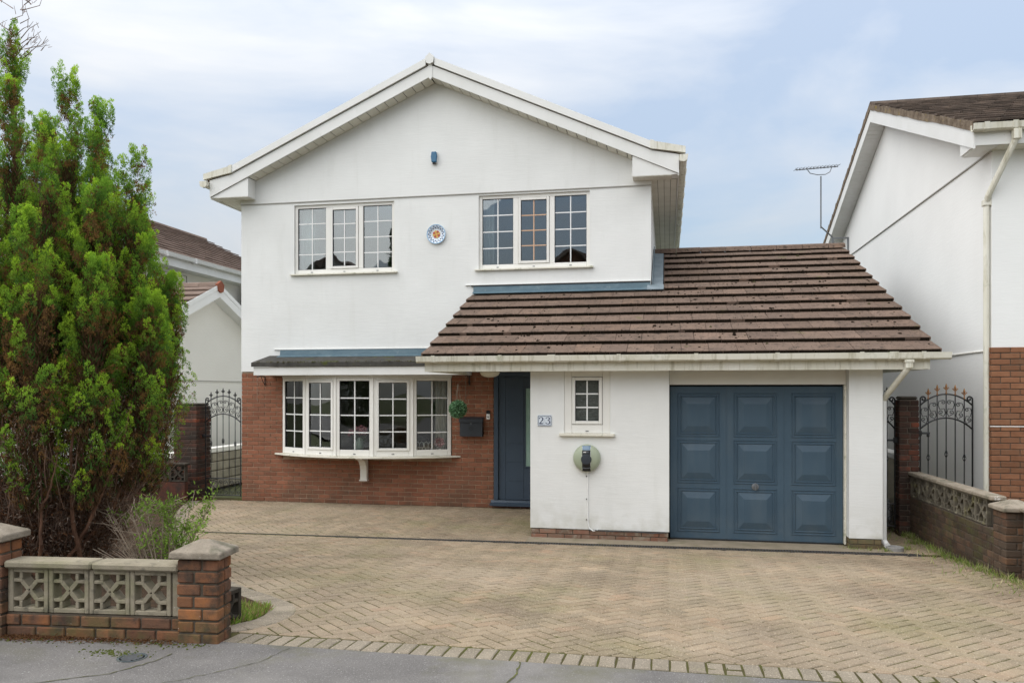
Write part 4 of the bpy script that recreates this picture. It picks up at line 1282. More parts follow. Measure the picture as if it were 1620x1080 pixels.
# ---------------- bow window
chord = BAY1-BAY0; sag = 0.5
Rb = ((chord/2)**2+sag**2)/(2*sag); ha = math.asin(chord/2/Rb)
bcx = (BAY0+BAY1)/2; bcy = HY + (Rb-sag)
nodes = [(bcx+Rb*math.sin(ha*(-1+2*k/5)), bcy-Rb*math.cos(ha*(-1+2*k/5))) for k in range(6)]
def arc(off, n=20, ext=0.0):
    out = []
    for k in range(n+1):
        a = -ha-ext + (2*ha+2*ext)*k/n
        out.append((bcx+(Rb+off)*math.sin(a), min(bcy-(Rb+off)*math.cos(a), HY+0.02)))
    return out
bay = MB()
pts = [(x, y) for x, y in nodes]
ob_ = [(bcx+(Rb+0.005)*math.sin(ha*(-1+2*k/5)), bcy-(Rb+0.005)*math.cos(ha*(-1+2*k/5))) for k in range(6)]
bay.prism([(x,y,2.17) for x, y in ob_] + [(BAY1,HY+0.1,2.17),(BAY0,HY+0.1,2.17)], (0,0,0.036))
bayo = obj('bay_window', bay, m_frame, house)
BZ0, BZ1 = 0.862, 2.168
lab = ['f','c','f','c','f']
for k in range(5):
    (xa, ya), (xb, yb) = nodes[k], nodes[k+1]
    L = math.hypot(xb-xa, yb-ya); a = math.atan2(yb-ya, xb-xa)
    T = Matrix.Translation((xa, ya, 0)) @ Matrix.Rotation(a, 4, 'Z')
    fr = MB(T); D = 0.07; fw = 0.062 if k in (1,2,3) else 0.062
    x0, x1 = 0.003, L-0.003
    bot = 0.105
    fr.cbox(x0, x0+fw, 0, D, BZ0, BZ1, 0.004); fr.cbox(x1-fw, x1, 0, D, BZ0, BZ1, 0.004)
    fr.cbox(x0+fw+0.001, x1-fw-0.001, 0, D, BZ1-0.05, BZ1, 0.004); fr.cbox(x0+fw+0.001, x1-fw-0.001, 0, D, BZ0, BZ0+bot, 0.004)
    obj('light_frame', fr, m_frame, bayo)
    c0, c1, e0, e1 = x0+fw, x1-fw, BZ0+bot, BZ1-0.05
    yy = 0.0
    if lab[k] == 'c':
        cs = MB(T); g = 0.004; cw = 0.042; yy = -0.016
        q = (c0+g-0.014, c1-g+0.014, e0+g-0.014, e1-g+0.014)
        cs.cbox(q[0], q[0]+cw, yy, -0.001, q[2], q[3], 0.004); cs.cbox(q[1]-cw, q[1], yy, -0.001, q[2], q[3], 0.004)
        cs.cbox(q[0]+cw+0.001, q[1]-cw-0.001, yy, -0.001, q[3]-cw, q[3], 0.004); cs.cbox(q[0]+cw+0.001, q[1]-cw-0.001, yy, -0.001, q[2], q[2]+cw, 0.004)
        for r_ in ((c0,q[0]+cw,e0,e1),(q[1]-cw,c1,e0,e1)): cs.box(r_[0], r_[1], 0.001, 0.05, r_[2], r_[3])
        for r_ in ((q[0]+cw+0.001,q[1]-cw-0.001,e0,q[2]+cw),(q[0]+cw+0.001,q[1]-cw-0.001,q[3]-cw,e1)): cs.box(r_[0], r_[1], 0.001, 0.05, r_[2], r_[3])
        obj('casement', cs, m_frame, bayo)
        c0, c1, e0, e1 = q[0]+cw, q[1]-cw, q[2]+cw, q[3]-cw
    t = 0.007
    sk = MB(T)
    sk.box(c0, c0+t, yy+0.010, yy+0.04, e0, e1); sk.box(c1-t, c1, yy+0.010, yy+0.04, e0, e1)
    sk.box(c0+t+0.0005, c1-t-0.0005, yy+0.010, yy+0.04, e1-t, e1); sk.box(c0+t+0.0005, c1-t-0.0005, yy+0.010, yy+0.04, e0, e0+t)
    obj('seal', sk, m_gasket, bayo)
    obj('pane', MB(T).box(c0+t+0.001, c1-t-0.001, yy+0.026, yy+0.030, e0+t+0.001, e1-t-0.001), m_glass_bay, bayo)
    br = MB(T); w_ = 0.019
    xm = (c0+c1)/2
    br.box(xm-w_/2, xm+w_/2, yy+0.017, yy+0.0245, e0+t, e1-t)
    for j in (1,2,3):
        z = e0+(e1-e0)*j/4
        br.box(c0+t, xm-w_/2-0.0005, yy+0.018, yy+0.0245, z-w_/2, z+w_/2); br.box(xm+w_/2+0.0005, c1-t, yy+0.018, yy+0.0245, z-w_/2, z+w_/2)
    obj('glazing_bars', br, m_white, bayo)
    obj('weep_cover', MB(T).cbox(L/2-0.022, L/2+0.022, -0.006, -0.0005, BZ0+0.03, BZ0+0.044, 0.002), m_galv, bayo)
    if k:
        p = MB().tube([(xa, ya-0.004, BZ0), (xa, ya-0.004, BZ1)], 0.012, 8)
        obj('corner_post', p, m_frame, bayo)
s_ = arc(0.085, 24, 0.05)
sl_ = MB().prism([(x,y,0.832) for x, y in s_] + [(BAY1+0.13,HY+0.005,0.832),(BAY0-0.13,HY+0.005,0.832)], (0,0,0.027))
obj('sill', sl_, m_sill, bayo)
# inner board
s_ = arc(-0.085, 16)
obj('inner_sill', MB().prism([(x,y,0.862) for x, y in s_] + [(BAY1-0.05,HY+0.24,0.862),(BAY0+0.05,HY+0.24,0.862)], (0,0,0.02)), m_room_l, bayo)
s_ = arc(0.05, 16)
obj('head_lining', MB().prism([(x,y,2.207) for x, y in s_] + [(BAY1,HY+0.24,2.207),(BAY0,HY+0.24,2.207)], (0,0,0.003)), m_room_l, bayo)
# corbel under the middle
pr = [(HY-0.005,0.825),(HY-0.30,0.825),(HY-0.29,0.79),(HY-0.22,0.775),(HY-0.15,0.735),(HY-0.105,0.67),(HY-0.085,0.60),(HY-0.085,0.43),(HY-0.005,0.43)]
obj('corbel', MB().prism([(-5.165,y,z) for y, z in pr], (0.115,0,0)), m_frame, bayo)
obj('corbel_foot', MB().cbox(-5.18, -5.035, HY-0.10, HY-0.006, 0.405, 0.4295, 0.004), m_frame, bayo)
# flat roof over the bow
BX0, BX1 = -6.86, -3.215
f = MB().box(BX0, BX1, 12.285, 12.305, 2.213, 2.352)
obj('bay_fascia', f, m_pvc, house)
f = MB().box(BX0, BX0+0.02, 12.307, HY-0.003, 2.213, 2.352)
f.box(BX1-0.02, BX1, 12.307, HY-0.003, 2.213, 2.352)
obj('bay_fascia', f, m_pvc, house)
f = MB().box(BX0+0.022, BX1-0.022, 12.307, HY-0.003, 2.2105, 2.2225)
obj('bay_soffit', f, m_pvc, house)
f = MB()
f.prism([(BX0-0.03,12.255,2.355),(BX0-0.03,HY-0.004,2.40),(BX0-0.03,HY-0.004,2.57),(BX0-0.03,12.30,2.435),(BX0-0.03,12.255,2.425)], (3.7,0,0))
bro = obj('bay_roof', f, m_felt, house)
rr2 = random.Random(3)
spm = [(Vector((BX0+rr2.uniform(0,3.6), 12.262+rr2.uniform(0,0.05), 2.43)), Vector((0,-0.2,1)).normalized(), rr2.uniform(0.008,0.024)) for _ in range(150)]
clumps('moss', bro, spm, m_moss, 5)
f = MB().prism([(BX0+0.18,HY-0.02,2.665),(BX0+0.18,HY-0.035,2.575),(BX0+0.18,HY-0.16,2.545),(BX0+0.18,HY-0.16,2.535),(BX0+0.18,HY-0.006,2.55),(BX0+0.18,HY-0.006,2.665)], (3.3,0,0))
obj('flashing', f, m_lead, house)
f = MB().cbox(BX0+0.06, BX0+3.4, HY-0.026, HY-0.002, 2.668, 2.684, 0.003)
obj('render_stop', f, m_render, house)

# ================================================================== neighbouring house on the right
NX, NY, NYB = 4.04, 11.0, 20.6
nb = thing('house', 'white neighbouring house at the right edge with old dark roof and brick front corner', 'house', (NX, NY, 0))
NRY, NRZ, NEY, NEZ = 15.8, 7.28, 10.72, 5.26
nsl = (NRZ-NEZ)/(NRY-NEY)
def nz(y, off=0.0): return NRZ + off - nsl*abs(y-NRY)
b = MB()
b.add([(NX,NY,0),(NX,NYB,0),(NX,NYB,4.98),(NX,NY,4.98)], [(0,3,2,1)])
b.add([(NX,NY,2.5),(14,NY,2.5),(14,NY,5.2),(NX,NY,5.2)], [(0,1,2,3)])
b.add([(NX,NYB,0),(14,NYB,0),(14,NYB,5.2),(NX,NYB,5.2)], [(0,3,2,1)])
b.add([(14,NY,0),(14,NYB,0),(14,NYB,5.2),(14,NY,5.2)], [(0,1,2,3)])
obj('render_wall', b, m_render_n, nb)
b = MB().prism([(NX-0.015,NY-0.002,4.99),(NX-0.015,NY-0.002,nz(NY,-0.30)),(NX-0.015,NRY,NRZ-0.30),(NX-0.015,NYB,nz(NYB,-0.30)),(NX-0.015,NYB,4.99)], (0.2,0,0))
obj('gable_wall', b, m_render_n, nb)
b = MB().cbox(NX-0.022, NX+0.01, NY-0.006, NYB, 4.972, 4.9895, 0.003)
obj('bell_bead', b, bpy.data.materials['bead'], nb)
b = MB().cbox(NX-0.018, NX+0.005, NY+0.26, NYB, 2.455, 2.475, 0.004)
obj('bell_bead', b, m_render2, nb)
# brick skin of the lower front with its corner return
b = MB().box(NX-0.012, 13.9, NY-0.01, NY+0.22, -0.05, 2.498)
bwn = obj('brick_wall', b, m_mortar_d, nb)
base = wpos(bwn)
me_bn = brick_mesh('brick', 0.215, 0.03, 0.067, m_brick_n, 0.005)
pcs = [p for p in course_pieces(2.2, 2.5, [], 0.215, 0.067, 0.009)]
lay_bricks(bwn, (NX-0.012-base.x, NY-0.01-base.y, 0), 0, pcs, me_bn, 0.215, 300, 0.03, 0.010, m_brick_n, 7)
pcs = course_pieces(0.225, 2.5, [], 0.215, 0.067, 0.009)
lay_bricks(bwn, (NX-0.012-base.x, NY+0.218-base.y, 0), R(-90), pcs, me_bn, 0.215, 300, 0.03, 0.010, m_brick_n, 8)
# roof
b = MB()
xv = NX-0.32
b.prism([(xv+0.02,NEY,NEZ-0.06),(xv+0.02,NRY,NRZ-0.06),(xv+0.02,NRY,NRZ-0.02),(xv+0.02,NEY,NEZ-0.02)], (10.2,0,0))
b.prism([(xv+0.02,NRY,NRZ-0.06),(xv+0.02,20.9,nz(20.9,-0.06)),(xv+0.02,20.9,nz(20.9,-0.02)),(xv+0.02,NRY,NRZ-0.02)], (10.2,0,0))
nro = obj('roof', b, m_gasket, nb)
an = math.atan(nsl)
Ln = (NRY-NEY)/math.cos(an)
tile_field(nro, (xv, NEY-0.04, NEZ-0.01), (1,0,0), (0,math.cos(an),math.sin(an)), 9.8, 15, Ln/15, 0.30, m_tile_n, False, None, 0.05, 12)
tile_field(nro, (xv+9.8, 20.9, nz(20.9,0.0)), (-1,0,0), (0,-math.cos(an),math.sin(an)), 9.8, 15, Ln/15, 0.30, m_tile_n, False, None, 0.05, 13)
b = MB()
for k in range(22):
    x = xv+0.01+k*0.45
    b.prism([(x,NRY-0.14,NRZ-0.03),(x,NRY-0.10,NRZ+0.04),(x,NRY,NRZ+0.075),(x,NRY+0.10,NRZ+0.04),(x,NRY+0.14,NRZ-0.03)][::-1], (0.442,0,0))
obj('ridge_tiles', b, m_tile_n, nro, kind='stuff')
# ragged mortar verge under the tile edges
for s, ye in ((-1, NEY), (1, 20.9)):
    b = MB(); n = 26; rr = random.Random(4+s)
    top = []; bot = []
    for k in range(n+1):
        y = NRY + (ye-NRY)*k/n
        top.append((y, nz(y, 0.012+rr.uniform(0,0.02)))); bot.append((y, nz(y, -0.075-rr.uniform(0,0.018))))
    for k in range(n):
        b.prism([(xv-0.004-rr.uniform(0,0.012),top[k][0],top[k][1]),(xv-0.004,top[k+1][0],top[k+1][1]),(xv-0.004,bot[k+1][0],bot[k+1][1]),(xv-0.004,bot[k][0],bot[k][1])], (0.05,0,0))
    obj('verge', b, m_verge, nb)
    g = MB().prism([(xv+0.012,NRY,NRZ-0.08),(xv+0.012,ye,nz(ye,-0.08)),(xv+0.012,ye,nz(ye,-0.31)),(xv+0.012,NRY,NRZ-0.31)], (0.022,0,0))
    obj('bargeboard', g, m_pvc, nb)
    y = NRY; 
    d = 0.03
    while d < abs(ye-NRY)-0.35:
        d1 = d+0.098
        ya, yb_ = NRY+s*d, NRY+s*d1
        p = MB().prism([(xv+0.036,ya,nz(ya,-0.31)),(xv+0.036,yb_,nz(yb_,-0.31)),(xv+0.036,yb_,nz(yb_,-0.298)),(xv+0.036,ya,nz(ya,-0.298))], (NX-0.02-xv-0.036,0,0))
        obj('soffit_board', p, m_pvc, nb)
        d = d1+0.007
    yq = ye-s*0.45
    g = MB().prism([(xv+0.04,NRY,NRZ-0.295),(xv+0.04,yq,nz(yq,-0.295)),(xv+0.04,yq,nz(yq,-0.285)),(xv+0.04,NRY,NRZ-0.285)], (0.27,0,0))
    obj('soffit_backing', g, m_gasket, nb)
# front eave: fascia, soffit boards, gutter
g = MB().box(xv+0.036, 13.8, NEY+0.012, NEY+0.034, 4.99, 5.20)
obj('fascia', g, m_pvc, nb)
y = NEY+0.036
while y < NY-0.04:
    y1 = min(y+0.09, NY-0.004)
    g = MB().box(NX-0.012, 13.8, y, y1, 4.985, 4.997); obj('soffit_board', g, m_soffit, nb); y = y1+0.006
g = MB().prism([(xv+0.036,NEY+0.036,4.999),(xv+0.036,NY+0.25,4.999),(xv+0.036,NY+0.25,nz(NY+0.25,-0.312)),(xv+0.036,NEY+0.036,5.0)], (0.02,0,0))
obj('eave_box', g, m_pvc, nb)
g = MB().box(xv+0.057, NX-0.017, NEY+0.036, NY+0.25, 4.985, 4.997)
obj('eave_box', g, m_pvc, nb)
gu = MB()
prof = [(0.0,5.235),(0.0,5.175),(0.018,5.150),(0.075,5.146),(0.100,5.163),(0.112,5.235),(0.104,5.235),(0.093,5.170),(0.07,5.154),(0.024,5.158),(0.008,5.178),(0.008,5.235)]
gu.prism([(xv-0.02,NEY+0.01-a,c) for a, c in prof], (10,0,0))
gto = obj('gutter', gu, m_pvc_dirty, nb)
for x in (xv+0.10, xv+0.42, xv+1.0, xv+1.9):
    p = [(0.0,5.240),(-0.001,5.170),(0.014,5.143),(0.077,5.139),(0.106,5.158),(0.119,5.243),(0.113,5.243),(0.1125,5.235),(0.100,5.163),(0.0755,5.1455),(0.018,5.1495),(0.0005,5.175)]
    obj('gutter_bracket', MB().prism([(x,NEY+0.0095-a,c) for a, c in p], (0.06,0,0)), m_pvc_dirty, gto)
dpx = NX-0.045
d = MB().cbox(xv+0.43, xv+0.52, NEY-0.10, NEY-0.01, 5.02, 5.145, 0.006)
dpo = obj('downpipe', d, m_pvc_dirty, nb)
d = MB().tube([(xv+0.475,NEY-0.055,5.05),(xv+0.46,NEY-0.03,5.00),(dpx-0.0,NY-0.01,4.42),(dpx,NY+0.05,4.34)], 0.038, 10)
obj('swan_neck', d, m_pvc_dirty, dpo)
d = MB().tube([(dpx,NY+0.05,4.37),(dpx,NY+0.05,2.3),(dpx,NY+0.05,0.05)], 0.036, 10)
d.cbox(dpx-0.045, dpx+0.05, NY+0.005, NY+0.095, 4.30, 4.38, 0.008)
obj('straight_pipe', d, m_pvc_dirty, dpo)
d = MB().tube([(NX-0.03, NY-0.021, 1.50),(NX+0.8, NY-0.024, 1.50),(NX+1.6, NY-0.021, 1.495)], 0.006, 5)
obj('wall_cable', d, m_white, nb)
# small sill and pane just inside the frame edge
b = MB().cbox(4.62, 6.2, NY-0.05, NY+0.02, 2.86, 2.90, 0.004); obj('sill', b, m_sill, nb)
win(nb, 4.68, 6.14, 2.90, 3.95, NY-0.02, ['f','f'], 3, m_glass_up)

# aerial on the neighbour's gable
ae = thing('television_aerial', 'thin metal television aerial on a pole beside the far gable of the right-hand house', 'aerial', (3.80, 19.0, 5.3))
b = MB().tube([(3.42,18.9,5.62),(3.42,18.9,6.80)], 0.016, 6); obj('mast', b, m_galv, ae)
b = MB().tube([(3.42,18.9,5.66),(3.68,18.95,5.42)], 0.016, 6); b.tube([(3.68,18.95,5.42),(3.72,18.95,5.20)], 0.014, 6); obj('support_arm', b, m_galv, ae)
b = MB()
for z in (5.05, 5.38): b.box(3.66, NX-0.002, 18.93, 18.965, z, z+0.03)
b.box(3.66, 3.69, 18.93, 18.965, 5.081, 5.379); b.box(NX-0.05, NX-0.016, 18.93, 18.965, 5.081, 5.379)
obj('wall_bracket', b, m_galv, ae)
b = MB().tube([(2.86,18.75,6.93),(3.80,19.0,7.03)], 0.013, 6); obj('boom', b, m_galv, ae)
b = MB().tube([(3.12,18.83,6.94),(3.18,18.84,6.86),(3.34,18.88,6.83),(3.52,18.92,6.84),(3.62,18.95,6.90),(3.66,18.96,7.0)], 0.010, 5); obj('cradle', b, m_galv, ae)
for k in range(13):
    t = k/12; px, py, pz = 2.86+0.94*t, 18.75+0.25*t, 6.93+0.10*t
    b = MB().tube([(px+0.03,py-0.12,pz+0.015),(px-0.03,py+0.12,pz+0.015)], 0.007, 4); b.tube([(px,py,pz-0.02),(px,py,pz+0.045)], 0.006, 4)
    obj('element', b, m_galv, ae)

# ================================================================== houses on the left
fh = thing('house', 'farther white house with long brown roof rising behind the small gable on the left', 'house', (-12.3, 20, 0))
FXW, FEX, FRX, FZE, FZR, FY0, FY1 = -12.35, -11.95, -16.0, 5.33, 7.26, 15.6, 25.4
b = MB()
b.add([(FXW,FY0+0.3,0),(FXW,FY1-0.3,0),(FXW,FY1-0.3,5.2),(FXW,FY0+0.3,5.2)], [(0,1,2,3)])
b.add([(-19.6,FY0+0.3,0),(FXW,FY0+0.3,0),(FXW,FY0+0.3,5.2),(FRX,FY0+0.3,7.0),(-19.6,FY0+0.3,5.2)], [(0,1,2,3,4)])
b.add([(-19.6,FY1-0.3,0),(FXW,FY1-0.3,0),(FXW,FY1-0.3,5.2),(FRX,FY1-0.3,7.0),(-19.6,FY1-0.3,5.2)], [(4,3,2,1,0)])
b.add([(-19.6,FY0+0.3,0),(-19.6,FY1-0.3,0),(-19.6,FY1-0.3,5.2),(-19.6,FY0+0.3,5.2)], [(3,2,1,0)])
obj('render_wall', b, m_render2, fh)
b = MB().prism([(FEX,FY0,FZE-0.06),(FRX,FY0,FZR-0.06),(FRX,FY0,FZR-0.02),(FEX,FY0,FZE-0.02)], (0,FY1-FY0,0))
b.prism([(FRX,FY0,FZR-0.06),(2*FRX-FEX,FY0,FZE-0.06),(2*FRX-FEX,FY0,FZE-0.02),(FRX,FY0,FZR-0.02)], (0,FY1-FY0,0))
fro = obj('roof', b, m_gasket, fh)
a_ = math.atan2(FZR-FZE, FEX-FRX); Lf = math.hypot(FZR-FZE, FEX-FRX)
tile_field(fro, (FEX, FY0, FZE), (0,1,0), (-math.cos(a_),0,math.sin(a_)), FY1-FY0, 13, Lf/13, 0.33, m_tile_f, False, None, 0.05, 21)
b = MB()
for k in range(21):
    y = FY0+k*0.46
    b.prism([(FRX-0.14,y,FZR-0.02),(FRX-0.1,y,FZR+0.05),(FRX,y,FZR+0.08),(FRX+0.1,y,FZR+0.05),(FRX+0.14,y,FZR-0.02)], (0,0.452,0))
obj('ridge_tiles', b, m_tile_f, fro, kind='stuff')
g = MB().box(FEX-0.03, FEX-0.008, FY0, FY1, 5.02, 5.29); obj('fascia', g, m_pvc, fh)
g = MB().box(FXW, FEX-0.031, FY0, FY1, 5.02, 5.032); obj('soffit', g, m_pvc, fh)
g = MB().prism([(FEX-0.006,FY0,5.33),(FEX-0.004,FY0,5.25),(FEX+0.04,FY0,5.215),(FEX+0.09,FY0,5.235),(FEX+0.115,FY0,5.33)], (0,FY1-FY0,0)); gf = obj('gutter', g, m_pvc, fh)
for y in (17.1, 18.3, 20.6):
    obj('gutter_bracket', MB().box(FEX-0.005, FEX+0.125, y, y+0.07, 5.205, 5.335), m_pvc, gf)
TW = Matrix.Translation((FXW, 0, 0)) @ Matrix.Rotation(R(90), 4, 'Z')
win(fh, 17.55, 18.75, 3.98, 5.0, -0.02, ['f','f'], 4, m_glass_up, T=TW, name='window')
# small dish on its wall
sd = thing('satellite_dish', 'small dark satellite dish on the far house wall by the main house corner', 'satellite dish', (-12.3, 21.3, 4.6))
b = MB(Matrix.Translation((-12.05, 21.36, 4.58)) @ Matrix.Rotation(R(-60), 4, 'Z') @ Matrix.Rotation(R(75), 4, 'X'))
b.lathe([(0.36,0.10),(0.25,0.045),(0.12,0.012),(0.0,0.0),(0.0,-0.012),(0.12,0.0),(0.25,0.03),(0.36,0.085)], (0,0,0), 18)
obj('dish', b, m_galv, sd)
b = MB().tube([(-12.34,21.36,4.5),(-12.06,21.36,4.56)], 0.022, 6); obj('bracket', b, m_galv, sd)
b = MB().tube([(-12.04,21.34,4.38),(-11.80,21.15,4.50)], 0.012, 5); obj('feed_arm', b, m_galv, sd)

ga = thing('garage', 'pale gabled garage behind the left gate with terracotta ridge end', 'garage', (-10.3, 16.49, 0))
GXF, GYA, GZA, GSL, GHS = -10.3, 16.49, 4.36, 0.437, 1.814
def gz(y, off=0.0): return GZA + off - GSL*abs(y-GYA)
b = MB()
b.add([(GXF,GYA-GHS+0.12,0),(GXF,GYA+GHS-0.12,0),(GXF,GYA+GHS-0.12,gz(GYA+GHS-0.12,-0.25)),(GXF,GYA,GZA-0.25),(GXF,GYA-GHS+0.12,gz(GYA-GHS+0.12,-0.25))], [(0,1,2,3,4)])
b.add([(-15.8,GYA-GHS+0.12,0),(GXF,GYA-GHS+0.12,0),(GXF,GYA-GHS+0.12,3.4),(-15.8,GYA-GHS+0.12,3.4)], [(0,1,2,3)])
obj('render_wall', b, m_render2, ga)
b = MB().cbox(GXF-0.003, GXF+0.016, GYA-GHS+0.12, GYA+GHS-0.12, 2.165, 2.185, 0.003); obj('bell_bead', b, bpy.data.materials['bead'], ga)
xg = GXF+0.25
b = MB()
for s in (-1, 1):
    ye = GYA+s*GHS
    b.prism([(xg-0.02,GYA,GZA-0.06),(xg-0.02,ye,gz(ye,-0.06)),(xg-0.02,ye,gz(ye,-0.02)),(xg-0.02,GYA,GZA-0.02)], (-5.5,0,0))
gro = obj('roof', b, m_gasket, ga)
ag = math.atan(GSL); Lg = GHS/math.cos(ag)
tile_field(gro, (-15.6, GYA-GHS-0.04, gz(GYA-GHS-0.04, 0.0)), (1,0,0), (0,math.cos(ag),math.sin(ag)), 15.6+xg, 5, Lg/5, 0.34, m_tile_f, False, None, 0.055, 31)
b = MB()
for k in range(12):
    x = xg-0.005-(k+1)*0.45
    b.prism([(x,GYA-0.14,GZA-0.03),(x,GYA-0.1,GZA+0.05),(x,GYA,GZA+0.085),(x,GYA+0.1,GZA+0.05),(x,GYA+0.14,GZA-0.03)][::-1], (0.442,0,0))
obj('ridge_tiles', b, m_tile_f, gro, kind='stuff')
b = MB().prism([(xg-0.03,GYA-0.135,GZA+0.02),(xg-0.03,GYA,GZA+0.105),(xg-0.03,GYA+0.135,GZA+0.02),(xg-0.03,GYA+0.10,GZA-0.13),(xg-0.03,GYA,GZA-0.17),(xg-0.03,GYA-0.10,GZA-0.13)], (0.07,0,0))
obj('ridge_end', b, m_ridge_t, ga)
for s in (-1, 1):
    ye = GYA+s*(GHS+0.05)
    g = MB().prism([(xg,GYA,GZA+0.03),(xg,ye,gz(ye,0.03)),(xg,ye,gz(ye,-0.075)),(xg,GYA,GZA-0.075)], (0.012,0,0)); obj('verge_trim', g, m_white, ga)
    g = MB().prism([(xg-0.012,GYA,GZA-0.08),(xg-0.012,ye,gz(ye,-0.08)),(xg-0.012,ye,gz(ye,-0.27)),(xg-0.012,GYA,GZA-0.27)], (0.016,0,0)); obj('bargeboard', g, m_white, ga)
    g = MB().prism([(GXF+0.002,GYA,GZA-0.265),(GXF+0.002,ye,gz(ye,-0.265)),(GXF+0.002,ye,gz(ye,-0.255)),(GXF+0.002,GYA,GZA-0.255)], (0.235,0,0)); obj('soffit', g, m_white, ga)

# stone retaining wall seen through the left gate
rw = thing('retaining_wall', 'low beige stone retaining wall with white coping behind the left iron gate', 'wall', (-9.0, 15, 0))
b = MB().box(-9.19, -9.02, 13.15, 18.5, -0.05, 0.70); obj('core', b, m_mortar_l, rw)
b = MB().cbox(-9.195, -8.97, 13.1, 18.5, 0.702, 0.80, 0.01); obj('coping', b, m_render2, rw)
rr = random.Random(77)
for k in range(4):
    y = 13.15; z0 = -0.02+k*0.18
    while y < 17.6:
        l = rr.uniform(0.32, 0.55)
        obj('stone', MB().cbox(-9.03, -8.985+rr.uniform(-0.006,0.006), y, y+l-0.016, z0, z0+0.166, 0.012), m_stone, rw); y += l
# dividing wall behind the right gate pillar
dw = thing('dividing_wall', 'beige rendered dividing wall with white coping behind the narrow right gate', 'wall', (3.3, 15, 0))
b = MB().box(3.12, 3.26, 11.75, 20, -0.05, 1.00); obj('wall_face', b, mat('beige_render', (0.50,0.46,0.37), 0.9, 0.1, col2=(0.40,0.37,0.29), mscale=3, mstretch=(1,1,3), bump=[(12,0.01,(1,1,3))]), dw)
b = MB().cbox(3.09, 3.29, 11.73, 20, 1.003, 1.08, 0.01); obj('coping', b, m_render, dw)

# ================================================================== brick gate pillars
def gate_pillar(label, x0, y0, w, n, seed, z0=0.0):
    t = thing('brick_pillar', label, 'pillar', (x0+w/2, y0+w/2, z0))
    core = pinwheel(t, -w/2, -w/2, -0.02, w, n, m_brick_g, 0.1025, 0.063, 0.011, seed)
    obj('mortar_core', core, m_mortar_d, t, local=True)
    h = n*0.074-0.02
    c = MB().cbox(-w/2+0.01, w/2-0.01, -w/2+0.01, w/2-0.01, h, h+0.045, 0.022)
    obj('cap', c, m_concrete_dd, t, local=True)
    return t
gate_pillar('broad dark brick pillar between the conifer and the left iron gate', -8.66, 12.72, 0.45, 23, 41)
gate_pillar('narrow dark red brick pillar between the two right iron gates', 3.07, 11.45, 0.25, 25, 42)

